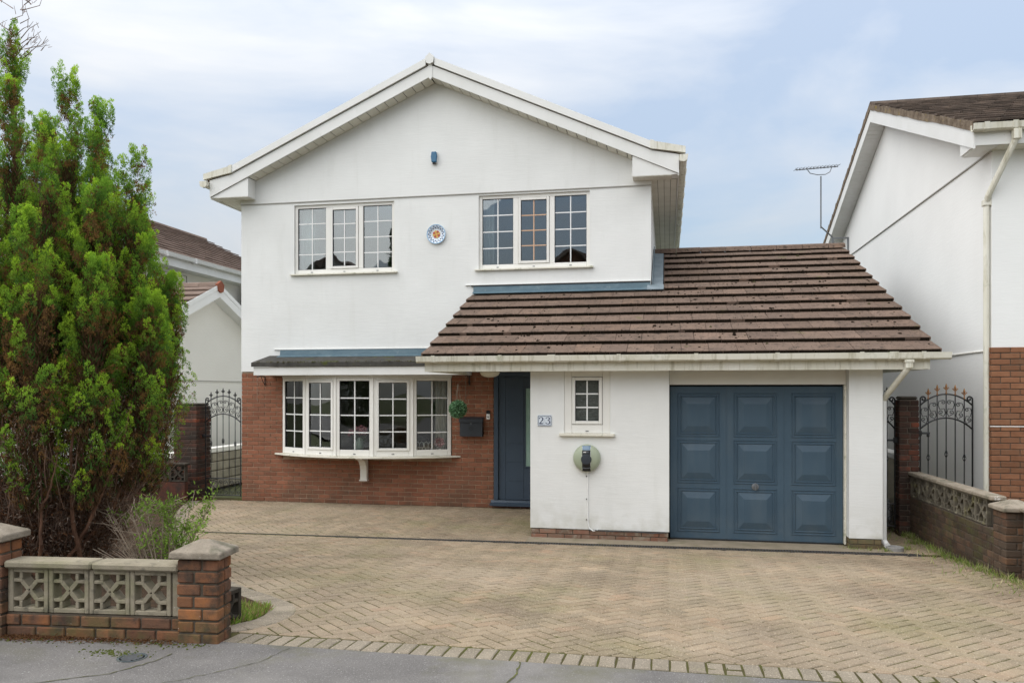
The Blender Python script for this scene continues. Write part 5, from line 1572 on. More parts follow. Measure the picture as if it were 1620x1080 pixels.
# ================================================================== wrought iron gates
def spiral(cx, cz, r0, a0, turns, cw=1, n=16):
    """from the outside in"""
    return [(cx+r0*(1-0.78*k/n)*math.cos(a0+cw*2*PI*turns*k/n), cz+r0*(1-0.78*k/n)*math.sin(a0+cw*2*PI*turns*k/n)) for k in range(n+1)]
def iron_gate(label, x0, x1, y, z0, ztop, nb_, finial_mat, group=None, mid=True):
    w = x1-x0; cx = (x0+x1)/2
    t = thing('iron_gate', label, 'gate', (cx, y, z0), 0, group)
    zs = ztop-0.12
    arch = lambda x, zb: zb + 0.165*(1-((x-cx)/(w/2))**2)**0.9 if abs(x-cx) < w/2 else zb
    zu, zl = zs-0.10, zs-0.42
    zlow = z0+0.36
    b = MB()
    for s, xx in ((1, x0+0.012), (-1, x1-0.012)):
        p = [(xx, y, z0+0.04), (xx, y, zs-0.02)]
        sp = spiral(xx+s*0.038, zs, 0.038, PI if s > 0 else 0, 1.15, -s)
        b.tube(p + [(a, y, c) for a, c in sp], 0.0105, 6)
    for zb in (zu, zl):
        b.tube([(x0+0.012+(w-0.024)*k/16, y, arch(x0+0.012+(w-0.024)*k/16, zb)) for k in range(17)], 0.011, 6)
    b.tube([(x0+0.012,y,zlow),(x1-0.012,y,zlow)], 0.011, 6); b.tube([(x0+0.012,y,z0+0.06),(x1-0.012,y,z0+0.06)], 0.011, 6)
    obj('frame', b, m_black, t)
    xs = [x0+w*(k+1)/(nb_+1) for k in range(nb_)]
    for k, x in enumerate(xs):
        zt = arch(x, zu)
        br = obj('bar', MB().tube([(x,y,z0+0.06),(x,y,zt)], 0.0075, 6), m_black, t)
        if k % 2 == 0:
            zc = z0+ (0.98 if k in (0, nb_-1) else 1.03)
            cg = MB()
            for q in range(4):
                cg.tube([(x+0.020*math.sin(PI*j/8)*math.cos(q*PI/2+j*0.35), y+0.020*math.sin(PI*j/8)*math.sin(q*PI/2+j*0.35), zc-0.055+0.11*j/8) for j in range(9)], 0.0042, 4)
            obj('basket_knot', cg, m_black, br)
        # spear finial
        f = MB()
        f.lathe([(0.010,0.0),(0.014,0.01),(0.008,0.022),(0.007,0.055),(0.012,0.062),(0.007,0.07),(0.016,0.098),(0.010,0.122),(0.001,0.150)], (x,y,zt), 8)
        for s in (-1, 1):
            f.tube([(x,y,zt+0.060),(x+s*0.016,y,zt+0.075),(x+s*0.030,y,zt+0.092),(x+s*0.036,y,zt+0.080)], [0.007,0.008,0.007,0.003], 5)
        obj('finial', f, finial_mat, t)
    # scrolls between the arches
    xe = [x0+0.012]+xs+[x1-0.012]
    for k in range(nb_+1):
        a, c = xe[k], xe[k+1]; m = (a+c)/2; g = c-a
        s = 1 if m < cx-0.001 else -1         # bulge outwards, lean in towards the bottom middle
        zt, zb = arch(m, zu)-0.03, arch(m, zl)+0.03
        r = g*0.27
        top = spiral(m+s*g*0.16, zt-0.07, r, PI/2 if s > 0 else PI/2, 1.2, -s)[::-1]
        bot = spiral(m-s*g*0.12, zb+0.05, r, -0.2 if s > 0 else PI+0.2, 1.25, s)
        mid_ = [(m-s*g*0.30, zt-0.06), (m-s*g*0.40, zt-0.11), (m-s*g*0.22, zt-0.17), (m+s*g*0.28, zb+0.10), (m+s*g*0.42, zb+0.04), (m+s*g*0.20, zb-0.005)]
        top2 = [(m+s*g*0.16+r*0.9*math.cos(th), zt-0.07+r*math.sin(th)) for th in ((PI*0.9 if s < 0 else PI*0.1), PI*0.5)]
        path = spiral(m+s*g*0.15, zt-0.075, r, PI*0.75 if s > 0 else PI*0.25, 1.3, -s)[::-1] + mid_ + spiral(m-s*g*0.08, zb+0.05, r*1.05, -PI/2, 1.25, -s)
        obj('scroll', MB().tube([(p, y, q) for p, q in path], 0.0055, 5), m_black, t)
    for k in range(nb_+1):
        a, c = xe[k], xe[k+1]; m = (a+c)/2; g = c-a; s = 1 if m < cx-0.001 else -1
        r = g*0.30
        path = spiral(m+s*g*0.1, zlow-0.07, r, PI*0.75 if s > 0 else PI*0.25, 1.2, -s)[::-1] + [(m-s*g*0.38, zlow-0.13), (m+s*g*0.36, z0+0.17)] + spiral(m-s*g*0.05, z0+0.115, r, -PI/4 if s > 0 else -3*PI/4, 1.2, -s)
        obj('scroll', MB().tube([(p, y, q) for p, q in path], 0.0055, 5), m_black, t)
    return t, xs
g1, xs1 = iron_gate('black wrought iron gate beside the left brick corner of the house', -8.185, -7.47, 12.95, 0.02, 1.91, 5, m_black)
obj('latch', MB().tube([(-8.22,12.92,1.14),(-8.06,12.92,1.14)], 0.014, 6).cbox(-8.26,-8.17,12.89,12.94,1.11,1.17,0.01), m_black, g1)
g2, xs2 = iron_gate('black wrought iron gate with five rusty gold finials on the right', 3.355, 4.025, 11.57, 0.07, 1.96, 5, m_gold)
obj('latch', MB().tube([(3.30,11.54,1.38),(3.475,11.54,1.38)], 0.016, 6).cbox(3.27,3.37,11.50,11.555,1.34,1.42,0.01).lathe([(0.016,0),(0.02,0.02),(0.016,0.04)], (3.455,11.54,1.33), 8), m_black, g2)
g3, xs3 = iron_gate('black wrought iron gate half hidden in the gap beside the garage pier', 2.615, 3.06, 11.58, 0.05, 1.95, 3, m_black)
obj('latch', MB().tube([(2.93,11.55,1.28),(3.08,11.55,1.28)], 0.016, 6).cbox(3.02,3.10,11.52,11.57,1.24,1.32,0.012), m_black, g3)
# sack of rubbish and weeds behind the narrow gate
def blob(name, c, r, sq, mat_, seed, nseg=14, nring=9, amp=0.25):
    rr = random.Random(seed); b = MB(); rows = []
    ph = [rr.uniform(0,6) for _ in range(8)]
    for i in range(nring+1):
        th = PI*i/nring
        row = []
        for k in range(nseg):
            f = 2*PI*k/nseg
            q = 1+amp*(math.sin(3*f+ph[0])*math.sin(2*th+ph[1])+0.6*math.sin(5*f+ph[2]+3*th)+0.4*rr.uniform(-1,1))*math.sin(th)
            row.append((c[0]+r*sq[0]*q*math.sin(th)*math.cos(f), c[1]+r*sq[1]*q*math.sin(th)*math.sin(f), c[2]+r*sq[2]*math.cos(th)*q if 0<i<nring else c[2]+r*sq[2]*math.cos(th)))
        rows.append(row)
    for row in rows: b.v.extend(row)
    for i in range(nring):
        for k in range(nseg):
            k2 = (k+1) % nseg
            b.f.append((i*nseg+k, (i+1)*nseg+k, (i+1)*nseg+k2, i*nseg+k2))
    return b
sk = obj('plastic_sack', blob('s', (2.93,11.98,0.24), 0.25, (0.8,0.7,0.95), m_bag, 4, 18, 12, 0.16), m_bag, loc=(2.93,11.98,0.0))
tag(sk, 'crumpled grey plastic sack on the ground behind the narrow right gate', 'sack')

# ================================================================== screen-block garden walls
def screen_block(name, w, h, d, m_, frame=0.030):
    """open concrete block: square holes in the corners and a diagonal cross between them; centred, front at y=0"""
    b = MB(); x, z = w/2, h/2; f = frame; s = w*0.15; t = 0.017
    b.cbox(-x, -x+f, 0, d, -z, z, 0.004); b.cbox(x-f, x, 0, d, -z, z, 0.004)
    b.cbox(-x+f+0.0005, x-f-0.0005, 0.001, d, z-f, z, 0.004); b.cbox(-x+f+0.0005, x-f-0.0005, 0.001, d, -z, -z+f, 0.004)
    hx = x-f; hz = z-f
    for i in (-1, 1):
        for j in (-1, 1):
            # little corner frames
            xa, xb = sorted((i*(hx-s), i*(hx-s-t*1.3))); za, zb = sorted((j*hz-j*0.0005, j*(hz-s)))
            b.cbox(xa, xb, 0.003, d-0.002, za, zb, 0.003)
            xa, xb = sorted((i*hx-i*0.0005, i*(hx-s-t*1.3))); za, zb = sorted((j*(hz-s-0.0005), j*(hz-s-t*1.3)))
            b.cbox(xa, xb, 0.004, d-0.002, za, zb, 0.003)
            # diagonal to the middle
            p0 = Vector((i*(hx-s-t*0.9), 0, j*(hz-s-t*0.9))); p1 = Vector((i*0.004, 0, j*0.004))
            u = (p1-p0).normalized(); n = Vector((-u.z, 0, u.x))*0.0135
            b.prism([p0+n+Vector((0,0.006,0)), p0-n+Vector((0,0.006,0)), p1-n+Vector((0,0.006+0.0008*(i+2*j),0)), p1+n+Vector((0,0.006+0.0008*(i+2*j),0))] if i*j*1 > 0 else [p0-n+Vector((0,0.0065,0)), p0+n+Vector((0,0.0065,0)), p1+n+Vector((0,0.0075,0)), p1-n+Vector((0,0.0075,0))], (0, d-0.012, 0))
    me = b.mesh(name); me.materials.append(m_); return me
def pyramid_cap(w, d, e, h, m_, parent, z, c=(0,0)):
    b = MB(); x, y = w/2, d/2
    rr = random.Random(int(z*1000))
    P = [(-x,-y,0),(x,-y,0),(x,y,0),(-x,y,0),(-x-0.0,-y,e),(x,-y,e),(x,y,e),(-x,y,e),(-x*0.22,-y*0.22,e+h),(x*0.22,-y*0.22,e+h),(x*0.22,y*0.22,e+h),(-x*0.22,y*0.22,e+h)]
    P = [(px+c[0]+rr.gauss(0,0.002), py+c[1]+rr.gauss(0,0.002), pz+z+rr.gauss(0,0.0015)) for px, py, pz in P]
    b.add(P, [(0,3,2,1),(0,1,5,4),(1,2,6,5),(2,3,7,6),(3,0,4,7),(4,5,9,8),(5,6,10,9),(6,7,11,10),(7,4,8,11),(8,9,10,11)])
    o = obj('pillar_cap', b, m_, parent, local=True)
    bv = o.modifiers.new('edge', 'BEVEL'); bv.width = 0.009; bv.segments = 2; bv.limit_method = 'ANGLE'; bv.angle_limit = R(12)
    return o
GZ = 0.34
lw = thing('garden_wall', 'low street wall of pale concrete screen blocks and orange brick in front of the conifer', 'garden wall', (-2.785, 4.545, GZ), R(5.08))
PWD = 0.27
# right pillar; local frame: origin at its front right corner, wall runs to -x
pil = bpy.data.objects.new('wall_pillar', MB().box(-PWD+0.010, -0.010, 0.010, 0.19-0.010, -0.06, 0.548).mesh('wall_pillar')); COL.objects.link(pil); pil.parent = lw; pil.data.materials.append(m_mortar_l)
pinwheel(pil, -PWD, 0, 0.0, PWD, 7, m_brick_p, 0.1025, 0.066, 0.0125, 51, wy=0.19)
pyramid_cap(0.345, 0.27, 0.042, 0.060, m_cap, pil, 0.550, (-PWD/2, 0.095))
# left pillar, one course taller, cut by the frame
LX = -1.475
pil2 = bpy.data.objects.new('wall_pillar', MB().box(LX-PWD+0.010, LX-0.010, 0.010, 0.19-0.010, -0.06, 0.627).mesh('wall_pillar')); COL.objects.link(pil2); pil2.parent = lw; pil2.data.materials.append(m_mortar_l)
pinwheel(pil2, LX-PWD, 0, 0.0, PWD, 8, m_brick_p, 0.1025, 0.066, 0.0125, 53, wy=0.19)
pyramid_cap(0.345, 0.27, 0.042, 0.060, m_cap, pil2, 0.629, (LX-PWD/2, 0.095))
# two brick courses
b = MB().box(LX+0.004, -PWD-0.004, 0.052, 0.16, -0.06, 0.158)
bc = obj('brick_base', b, m_mortar_l, lw, local=True)
me_lb = brick_mesh('brick', 0.195, 0.10, 0.066, m_brick_p, 0.006)
lay_bricks(bc, (LX+0.006, 0.050, 0.002), 0, course_pieces(-PWD-LX-0.012, 0.16, [], 0.195, 0.066, 0.0125), me_lb, 0.195, 300, 0.1, 0.010, m_brick_p, 54)
# four blocks and their coping
me_sb = screen_block('screen_block', 0.276, 0.288, 0.09, m_concrete)
rr = random.Random(60)
for k in range(4):
    inst('screen_block', me_sb, lw, (-PWD-0.066-0.140-k*0.2815, 0.046, 0.162+0.145), (0, rr.gauss(0,0.004), rr.gauss(0,0.006)))
b = MB().cbox(-PWD-0.064, -PWD-0.002, 0.056, 0.13, 0.16, 0.449, 0.004); b.cbox(LX+0.002, LX+0.012, 0.056, 0.13, 0.16, 0.449, 0.003)
obj('mortar_fill', b, m_concrete, lw, local=True)
for x0, x1 in ((LX+0.004, -0.868), (-0.861, -PWD-0.003)):
    b = MB().cbox(x0, x1, 0.010, 0.175, 0.453, 0.502, 0.012)
    obj('coping', b, m_concrete, lw, local=True)
# stub of a second wall behind the pillar
st = thing('wall_stub', 'dark broken screen block standing behind the street wall pillar beside the grass', 'garden wall', (-2.975, 5.0, 0.28))
me_st = screen_block('screen_block', 0.276, 0.28, 0.085, m_concrete_dd)
inst('screen_block', me_st, st, (0.0, 0.0, 0.14), (0, 0, R(84)))
b = MB().cbox(-0.05, 0.10, -0.13, 0.16, -0.1, -0.005, 0.01); obj('footing', b, m_concrete_dd, st, local=True)

# right boundary wall
rwl = thing('garden_wall', 'long dark brick boundary wall with sooty screen blocks along the right of the drive', 'garden wall', (3.30, 8.64, 0.0))
RY0, RY1 = 8.93, 11.44
def zb_(y): return zg(y)
b = MB().box(3.315, 3.41, RY0-0.01, RY1, -0.08, 0.53)
rb = obj('brick_base', b, m_mortar_d, rwl)
base = wpos(rb)
me_rb = brick_mesh('brick', 0.215, 0.03, 0.066, m_brick_d, 0.005)
Lr = RY1-RY0
lay_bricks(rb, (3.315-base.x, RY1-base.y, -0.002), R(-90), course_pieces(Lr, 0.535, [], 0.215, 0.066, 0.010), me_rb, 0.215, 300, 0.03, 0.010, m_brick_d, 61)
me_rs = screen_block('screen_block', 0.286, 0.280, 0.085, m_concrete_d, 0.022)
nbk = int(Lr/0.292)
for k in range(nbk):
    inst('screen_block', me_rs, rwl, (0.008, RY1-8.64-0.15-k*0.2925, 0.535+0.142), (0, 0, R(-90)+rr.gauss(0,0.004)))
b = MB().box(3.355, 3.385, RY0, RY1, 0.538, 0.818); obj('block_backing', b, m_concrete_dd, rwl)
x0 = RY0
for k in range(5):
    y0 = RY0+k*Lr/5
    obj('coping', MB().cbox(3.275, 3.435, y0, y0+Lr/5-0.006, 0.822, 0.868, 0.010), m_cap, rwl)
pil = bpy.data.objects.new('wall_pillar', MB().box(0.010, 0.270, 0.010, 0.270, -0.1, 0.748).mesh('wall_pillar')); COL.objects.link(pil); pil.parent = rwl; pil.data.materials.append(m_mortar_d)
m_brick_rp = mat('brown_pillar_brick', (0.12,0.075,0.05), 0.92, 0.12, piece=0.15, piece_cols=[(0.11,0.068,0.044),(0.085,0.060,0.044),(0.13,0.080,0.050),(0.16,0.082,0.046)], col2=(0.08,0.06,0.045), mscale=7,
                 layers=[dict(col=(0.22,0.085,0.045), scale=2.0, lo=0.45, hi=0.6, amt=0.8, zr=(0.55,0.75))], bump=[(45,0.004,(1,1,1))])
pinwheel(pil, 0, 0, 0.0, 0.28, 10, m_brick_rp, 0.1025, 0.065, 0.010, 71)
pyramid_cap(0.37, 0.36, 0.040, 0.065, m_cap, pil, 0.750, (0.145, 0.14))
rwl.rotation_euler = (0,0,R(2.1))
# second wall stepping towards the street at the frame edge
w2 = thing('garden_wall', 'short brown brick and screen block wall cut by the right frame edge', 'garden wall', (3.41, 8.62, 0.05))
b = MB().box(3.435, 3.53, 6.2, 8.60, -0.05, 0.47); b2 = obj('brick_base', b, m_mortar_d, w2); base = wpos(b2)
lay_bricks(b2, (3.435-base.x, 8.60-base.y, 0.045-base.z), R(-90), course_pieces(2.38, 0.43, [], 0.215, 0.066, 0.010), me_rb, 0.215, 300, 0.03, 0.010, m_brick_d, 62)
me_hd = brick_mesh('brick', 0.095, 0.03, 0.066, m_brick_n, 0.005)
for k in range(8):
    inst('screen_block', me_rs, w2, (0.03, -0.17-k*0.2925, 0.425+0.142), (0,0,R(-90)))
b = MB().box(3.475, 3.505, 6.2, 8.58, 0.478, 0.758); obj('block_backing', b, m_concrete_dd, w2)
obj('coping', MB().cbox(3.405, 3.57, 6.2, 8.605, 0.762, 0.806, 0.01), m_cap, w2)
# remnant of a wall by the left gate pillar
w3 = thing('garden_wall', 'blackened low screen block wall half hidden by the conifer near the left gate', 'garden wall', (-8.3, 12.3, 0.0))
me_w3 = screen_block('screen_block', 0.286, 0.280, 0.085, m_concrete_dd, 0.024)
for k in range(4): inst('screen_block', me_w3, w3, (0.0-k*0.2925, 0.0, 0.52), (0,0,R(2)))
obj('brick_base', MB().cbox(-9.35, -8.16, 12.30, 12.40, -0.03, 0.37, 0.008), m_brick_g, w3)
obj('coping', MB().cbox(-9.35, -8.13, 12.27, 12.42, 0.665, 0.705, 0.01), m_concrete_dd, w3)

# ================================================================== things fixed to the house
# painted plate
pt = thing('wall_plate', 'round blue and white painted plate with orange centre between the upper windows', 'plate', (-3.825, 12.87, 4.595))
PY = HY-0.004
b = MB().lathe([(0.0,-0.012),(0.085,-0.012),(0.105,-0.020),(0.150,-0.038),(0.162,-0.040),(0.165,-0.034),(0.11,-0.004),(0.0,-0.002)], (-3.825,PY,4.595), 36, 'y')
obj('dish_body', b, m_tile_white, pt, smooth=False)
b = MB()
for k in range(36):
    a0, a1 = 2*PI*k/36, 2*PI*(k+1)/36
    q = lambda a, r, y: (-3.825+r*math.cos(a), y, 4.595+r*math.sin(a))
    b.add([q(a0,0.151,PY-0.0392),q(a1,0.151,PY-0.0392),q(a1,0.163,PY-0.0413),q(a0,0.163,PY-0.0413)], [(0,1,2,3)])
obj('rim_band', b, m_ltblue, pt)
dots = MB(); dl = MB()
def disc(b, x, z, r, y, n=10, ex=1.0, rot=0.0, dy=0.0):
    P = []
    for k in range(n):
        a = 2*PI*k/n
        u, v = r*math.cos(a)*ex, r*math.sin(a)
        P.append((x+u*math.cos(rot)-v*math.sin(rot), y, z+u*math.sin(rot)+v*math.cos(rot)))
    b.prism(P, (0,-0.003,0))
for k in range(15):
    a = 2*PI*k/15
    disc(dots, -3.825+0.112*math.cos(a), 4.595+0.112*math.sin(a), 0.0105, PY-0.0235, ex=1.25, rot=a)
    a += PI/15
    disc(dots, -3.825+0.136*math.cos(a), 4.595+0.136*math.sin(a), 0.0085, PY-0.0330, ex=1.4, rot=a+1.2)
    disc(dl, -3.825+0.124*math.cos(a), 4.595+0.124*math.sin(a), 0.0075, PY-0.0285, ex=1.5, rot=a)
obj('navy_dots', dots, m_navy, pt); obj('blue_dots', dl, m_ltblue, pt)
fl = MB(); fy = MB(); fr_ = MB()
disc(fl, -3.825, 4.595, 0.064, PY-0.0122, 18)
for k in range(8):
    a = 2*PI*k/8+0.3
    disc(fr_ if k % 2 else fy, -3.825+0.048*math.cos(a), 4.595+0.048*math.sin(a), 0.017, PY-0.0154, 9, 1.3, a)
disc(fy, -3.825, 4.595, 0.018, PY-0.0154, 10)
obj('flower_centre', fl, m_orange, pt); obj('petal_marks', fy, m_yellow, pt); obj('petal_marks', fr_, m_red, pt)
# alarm box
al = thing('alarm_box', 'small blue alarm box high on the gable wall', 'alarm', (-3.857, HY, 5.79))
obj('back_plate', MB().cbox(-3.907, -3.803, HY-0.035, HY-0.0165, 5.785, 5.985, 0.008), m_white, al)
b = MB().prism([(-3.897,HY-0.037,5.80),(-3.813,HY-0.037,5.80),(-3.800,HY-0.037,5.90),(-3.813,HY-0.037,5.98),(-3.897,HY-0.037,5.98),(-3.910,HY-0.037,5.90)], (0,-0.045,0))
o = obj('cover', b, m_alarm, al); bv = o.modifiers.new('edge','BEVEL'); bv.width = 0.012; bv.segments = 2
obj('sounder_lens', MB().cbox(-3.88, -3.83, HY-0.07, HY-0.037, 5.770, 5.797, 0.006), m_blkplastic, al)
# house number
nt = thing('house_number_tile', 'white ceramic tile reading 23 with a blue dashed border left of the small window', 'number sign', (-1.59, GY, 1.555))
NX0, NX1, NZ0, NZ1 = -1.688, -1.498, 1.482, 1.628
b = MB().cbox(NX0, (NX0+NX1)/2-0.001, GY-0.012, GY-0.002, NZ0, NZ1, 0.002); b.cbox((NX0+NX1)/2+0.001, NX1, GY-0.012, GY-0.002, NZ0, NZ1, 0.002)
obj('tile_body', b, m_tile_white, nt)
b = MB()
y0, y1 = GY-0.0126, GY-0.0140
n = 11
for k in range(n):
    x = NX0+0.006+(NX1-NX0-0.012)*(k+0.2)/n
    for z in (NZ0+0.005, NZ1-0.014): b.box(x, x+0.010, y1, y0, z, z+0.009)
for k in range(7):
    z = NZ0+0.018+(NZ1-NZ0-0.036)*(k+0.2)/7
    for x in (NX0+0.004, NX1-0.013): b.box(x, x+0.009, y1, y0, z, z+0.010)
obj('border_marks', b, m_navy, nt)
def stroke(pts, ws, cx, cz, s):
    b = MB().ribbon([(cx+p[0]*s, cz+p[1]*s) for p in pts], [w*s for w in ws], y1-0.0006, y0)
    return b
two = [(-0.28,0.27),(-0.31,0.33),(-0.25,0.43),(-0.10,0.50),(0.08,0.49),(0.22,0.40),(0.26,0.25),(0.18,0.08),(0.02,-0.12),(-0.16,-0.32),(-0.27,-0.44)]
tw = [0.13,0.12,0.08,0.07,0.10,0.15,0.17,0.15,0.10,0.08,0.07]
d2 = stroke(two, tw, -1.638, 1.555, 0.088)
d2.ribbon([(-1.638+p[0]*0.088, 1.555+p[1]*0.088) for p in [(-0.30,-0.44),(0.0,-0.43),(0.24,-0.45),(0.31,-0.28)]], [0.012,0.013,0.011,0.003], y1-0.0010, y0)
obj('digit_two', d2, m_navy, nt)
three = [(-0.28,0.30),(-0.29,0.36),(-0.20,0.46),(-0.04,0.50),(0.12,0.47),(0.22,0.36),(0.20,0.20),(0.06,0.08),(-0.08,0.05),(0.06,0.03),(0.22,-0.08),(0.29,-0.24),(0.20,-0.41),(0.02,-0.49),(-0.18,-0.47),(-0.30,-0.36),(-0.29,-0.28)]
th = [0.13,0.11,0.07,0.07,0.10,0.14,0.14,0.08,0.05,0.06,0.12,0.16,0.13,0.08,0.07,0.12,0.13]
obj('digit_three', stroke(three, th, -1.548, 1.555, 0.088), m_navy, nt)
# electric car charger
ev = thing('car_charger', 'round sage green electric car charger with a black centre below the small window', 'car charger', (-1.03, GY, 1.07))
cx, cz = -1.030, 1.070
b = MB().lathe([(0.176,-0.003),(0.180,-0.02),(0.178,-0.05),(0.165,-0.075),(0.13,-0.098),(0.08,-0.112),(0.0,-0.117)], (cx,GY,cz), 40, 'y')
obj('shell', b, m_sage, ev, smooth=True)
def on_dome(x, z):
    r = math.hypot(x, z); return -(0.119 - 0.042*(r/0.165)**2.2) if r < 0.165 else -0.078
def strap(x0, x1, z0, z1, lift, m_, name, nx=6, nz_=14, bulge=0.0):
    b = MB(); P = []
    for j in range(nz_+1):
        z = z0+(z1-z0)*j/nz_
        wd = 1+bulge*math.exp(-((z+0.0)/0.035)**2)
        for i in range(nx+1):
            x = (x0+(x1-x0)*i/nx)*wd
            P.append((cx+x, GY+on_dome(x, z)-lift*(1-(abs(x)/(abs(x1)*wd))**6*0.6), cz+z))
    F = [(j*(nx+1)+i, j*(nx+1)+i+1, (j+1)*(nx+1)+i+1, (j+1)*(nx+1)+i) for j in range(nz_) for i in range(nx)]
    n0 = len(P)
    rim = [i for i in range(nx+1)] + [j*(nx+1)+nx for j in range(1, nz_+1)] + [nz_*(nx+1)+i for i in range(nx-1, -1, -1)] + [j*(nx+1) for j in range(nz_-1, 0, -1)]
    Q = [(P[i][0], P[i][1]+0.03, P[i][2]) for i in rim]
    for k in range(len(rim)):
        k2 = (k+1) % len(rim)
        F.append((rim[k], n0+k, n0+k2, rim[k2]))
    b.add(P+Q, F)
    return obj(name, b, m_, ev, smooth=False)
strap(-0.054, 0.054, 0.108, 0.166, 0.006, m_slate, 'status_window')
strap(-0.054, 0.054, -0.168, 0.106, 0.012, m_blkplastic, 'socket_panel', bulge=0.0)
strap(-0.058, -0.0545, -0.150, 0.155, 0.004, m_white, 'trim_strip', 2); strap(0.0545, 0.058, -0.150, 0.155, 0.004, m_white, 'trim_strip', 2)
b = MB().lathe([(0.066,-0.06),(0.068,-0.128),(0.060,-0.142),(0.0,-0.146)], (cx,GY,cz-0.012), 24, 'y'); obj('socket_cover', b, m_charcoal, ev)
b = MB().box(cx-0.036, cx-0.002, GY-0.1330, GY-0.128, cz+0.078, cz+0.088); obj('maker_mark', b, m_white, ev)
b = MB().box(cx+0.001, cx+0.034, GY-0.1328, GY-0.128, cz+0.080, cz+0.086); obj('maker_mark', b, m_galv, ev)
b = MB().tube([(cx-0.05,GY-0.108,cz-0.122),(cx,GY-0.118,cz-0.128),(cx+0.05,GY-0.108,cz-0.122)], 0.003, 5); obj('trim_line', b, m_galv, ev)
b = MB().tube([(cx+0.01,GY-0.03,cz-0.172),(cx+0.012,GY-0.012,cz-0.22),(cx+0.010,GY-0.010,0.60),(cx+0.014,GY-0.010,0.22),(cx+0.03,GY-0.016,0.15),(cx+0.08,GY-0.03,0.118),(cx+0.14,GY-0.012,0.125)], 0.0075, 6)
cb = obj('cable', b, m_white, ev)
for z in (0.82, 0.52, 0.25):
    obj('cable_clip', MB().cbox(cx-0.012, cx-0.001, GY-0.016, GY-0.002, z, z+0.018, 0.003), m_blkplastic, cb)
b = MB().tube([(cx+0.02,GY-0.02,0.125),(cx+0.3,GY-0.024,0.118),(cx+0.62,GY-0.022,0.122),(cx+0.85,GY-0.02,0.112),(cx+1.04,GY-0.02,0.125)], 0.008, 6); obj('black_cable', b, m_blkplastic, ev)
# letterbox
lb = thing('letterbox', 'dark grey metal letterbox on the brick wall left of the front door', 'letterbox', (-3.21, HY, 1.2))
b = MB().prism([(-3.40,HY+0.012,1.19),(-3.40,HY-0.085,1.19),(-3.40,HY-0.085,1.455),(-3.40,HY+0.012,1.49)], (0.385,0,0)); obj('box_body', b, m_charcoal, lb)
b = MB().prism([(-3.41,HY+0.012,1.492),(-3.41,HY-0.098,1.455),(-3.41,HY-0.100,1.425),(-3.41,HY-0.105,1.425),(-3.41,HY-0.105,1.475),(-3.41,HY+0.012,1.515)], (0.405,0,0)); obj('lid', b, m_charcoal, lb)
b = MB().lathe([(0.011,-0.085),(0.011,-0.090),(0.0,-0.091)], (-3.205,HY,1.405), 10, 'y'); obj('lock', b, m_galv, lb)
b = MB().ribbon([(-3.245,1.33),(-3.225,1.35),(-3.208,1.33),(-3.190,1.35),(-3.170,1.33),(-3.208,1.285),(-3.245,1.33)], [0.006]*7, HY-0.0880, HY-0.0855); obj('embossed_heart', b, m_blkplastic, lb)
# doorbell
db = thing('doorbell', 'small black and white doorbell on the bricks beside the front door frame', 'doorbell', (-2.93, HY, 1.5))
obj('camera_head', MB().cbox(-2.962, -2.898, HY-0.020, HY+0.014, 1.566, 1.622, 0.006), m_blkplastic, db)
obj('button_plate', MB().cbox(-2.960, -2.900, HY-0.018, HY+0.014, 1.470, 1.564, 0.006), m_white, db)
obj('button', MB().lathe([(0.012,-0.018),(0.012,-0.023),(0.0,-0.024)], (-2.93,HY,1.515), 12, 'y'), m_galv, db)
# porch lamp
pl_ = thing('porch_lamp', 'opal dome lamp under the porch ceiling above the front door', 'lamp', (-2.70, 12.0, 2.26))
obj('lamp_shade', MB().lathe([(0.158,2.252),(0.155,2.228),(0.135,2.195),(0.09,2.170),(0.04,2.160),(0.0,2.158)], (-2.70,12.0,0), 28), m_lampglass, pl_, smooth=True)
obj('lamp_base', MB().lathe([(0.165,2.253),(0.165,2.2615),(0.0,2.2618)], (-2.70,12.0,0), 28), m_white, pl_)
# hanging brackets
def hbracket(label, x, y, z):
    t = thing('hanging_bracket', label, 'bracket', (x, y, z))
    b = MB().tube([(x,HY-0.004,z+0.02),(x,HY-0.16,z+0.05),(x,HY-0.28,z+0.02)], 0.008, 5); b.tube([(x,HY-0.006,z-0.13),(x,HY-0.006,z+0.04)], 0.010, 5); b.tube([(x,HY-0.006,z-0.12),(x,HY-0.09,z-0.05),(x,HY-0.15,z+0.05)], 0.006, 5)
    obj('arm', b, m_black, t)
    b = MB(); 
    for k in range(9): 
        zz = z+0.0-k*0.045
        b.tube([(x-0.008*(k%2),HY-0.277,zz),(x+0.010*((k+1)%2),HY-0.277,zz-0.040)], 0.0045, 4)
    obj('chain', b, m_chain, t)
    return t
hbracket('black iron hanging bracket at the left end of the bow window', -6.98, HY, 2.17)
hbracket('black iron hanging bracket with a chain above the letterbox', -3.25, HY, 2.17)

# ================================================================== foliage tools
def rand_unit(n, rng):
    v = rng.normal(size=(n,3)); return v/np.linalg.norm(v, axis=1, keepdims=True)
def leaves(P, A, L, Wd, rng, Nh=None):
    """diamond leaves: base points P, axes A, lengths L, widths Wd"""
    n = len(P)
    r = rand_unit(n, rng)
    S = np.cross(A, r); S /= np.linalg.norm(S, axis=1, keepdims=True)+1e-9
    L = L[:,None]; Wd = Wd[:,None]
    V = np.empty((n,4,3))
    V[:,0] = P; V[:,1] = P+A*L*0.5+S*Wd*0.5; V[:,2] = P+A*L; V[:,3] = P+A*L*0.5-S*Wd*0.5
    F = np.arange(n*4).reshape(n,4)
    return V.reshape(-1,3), F

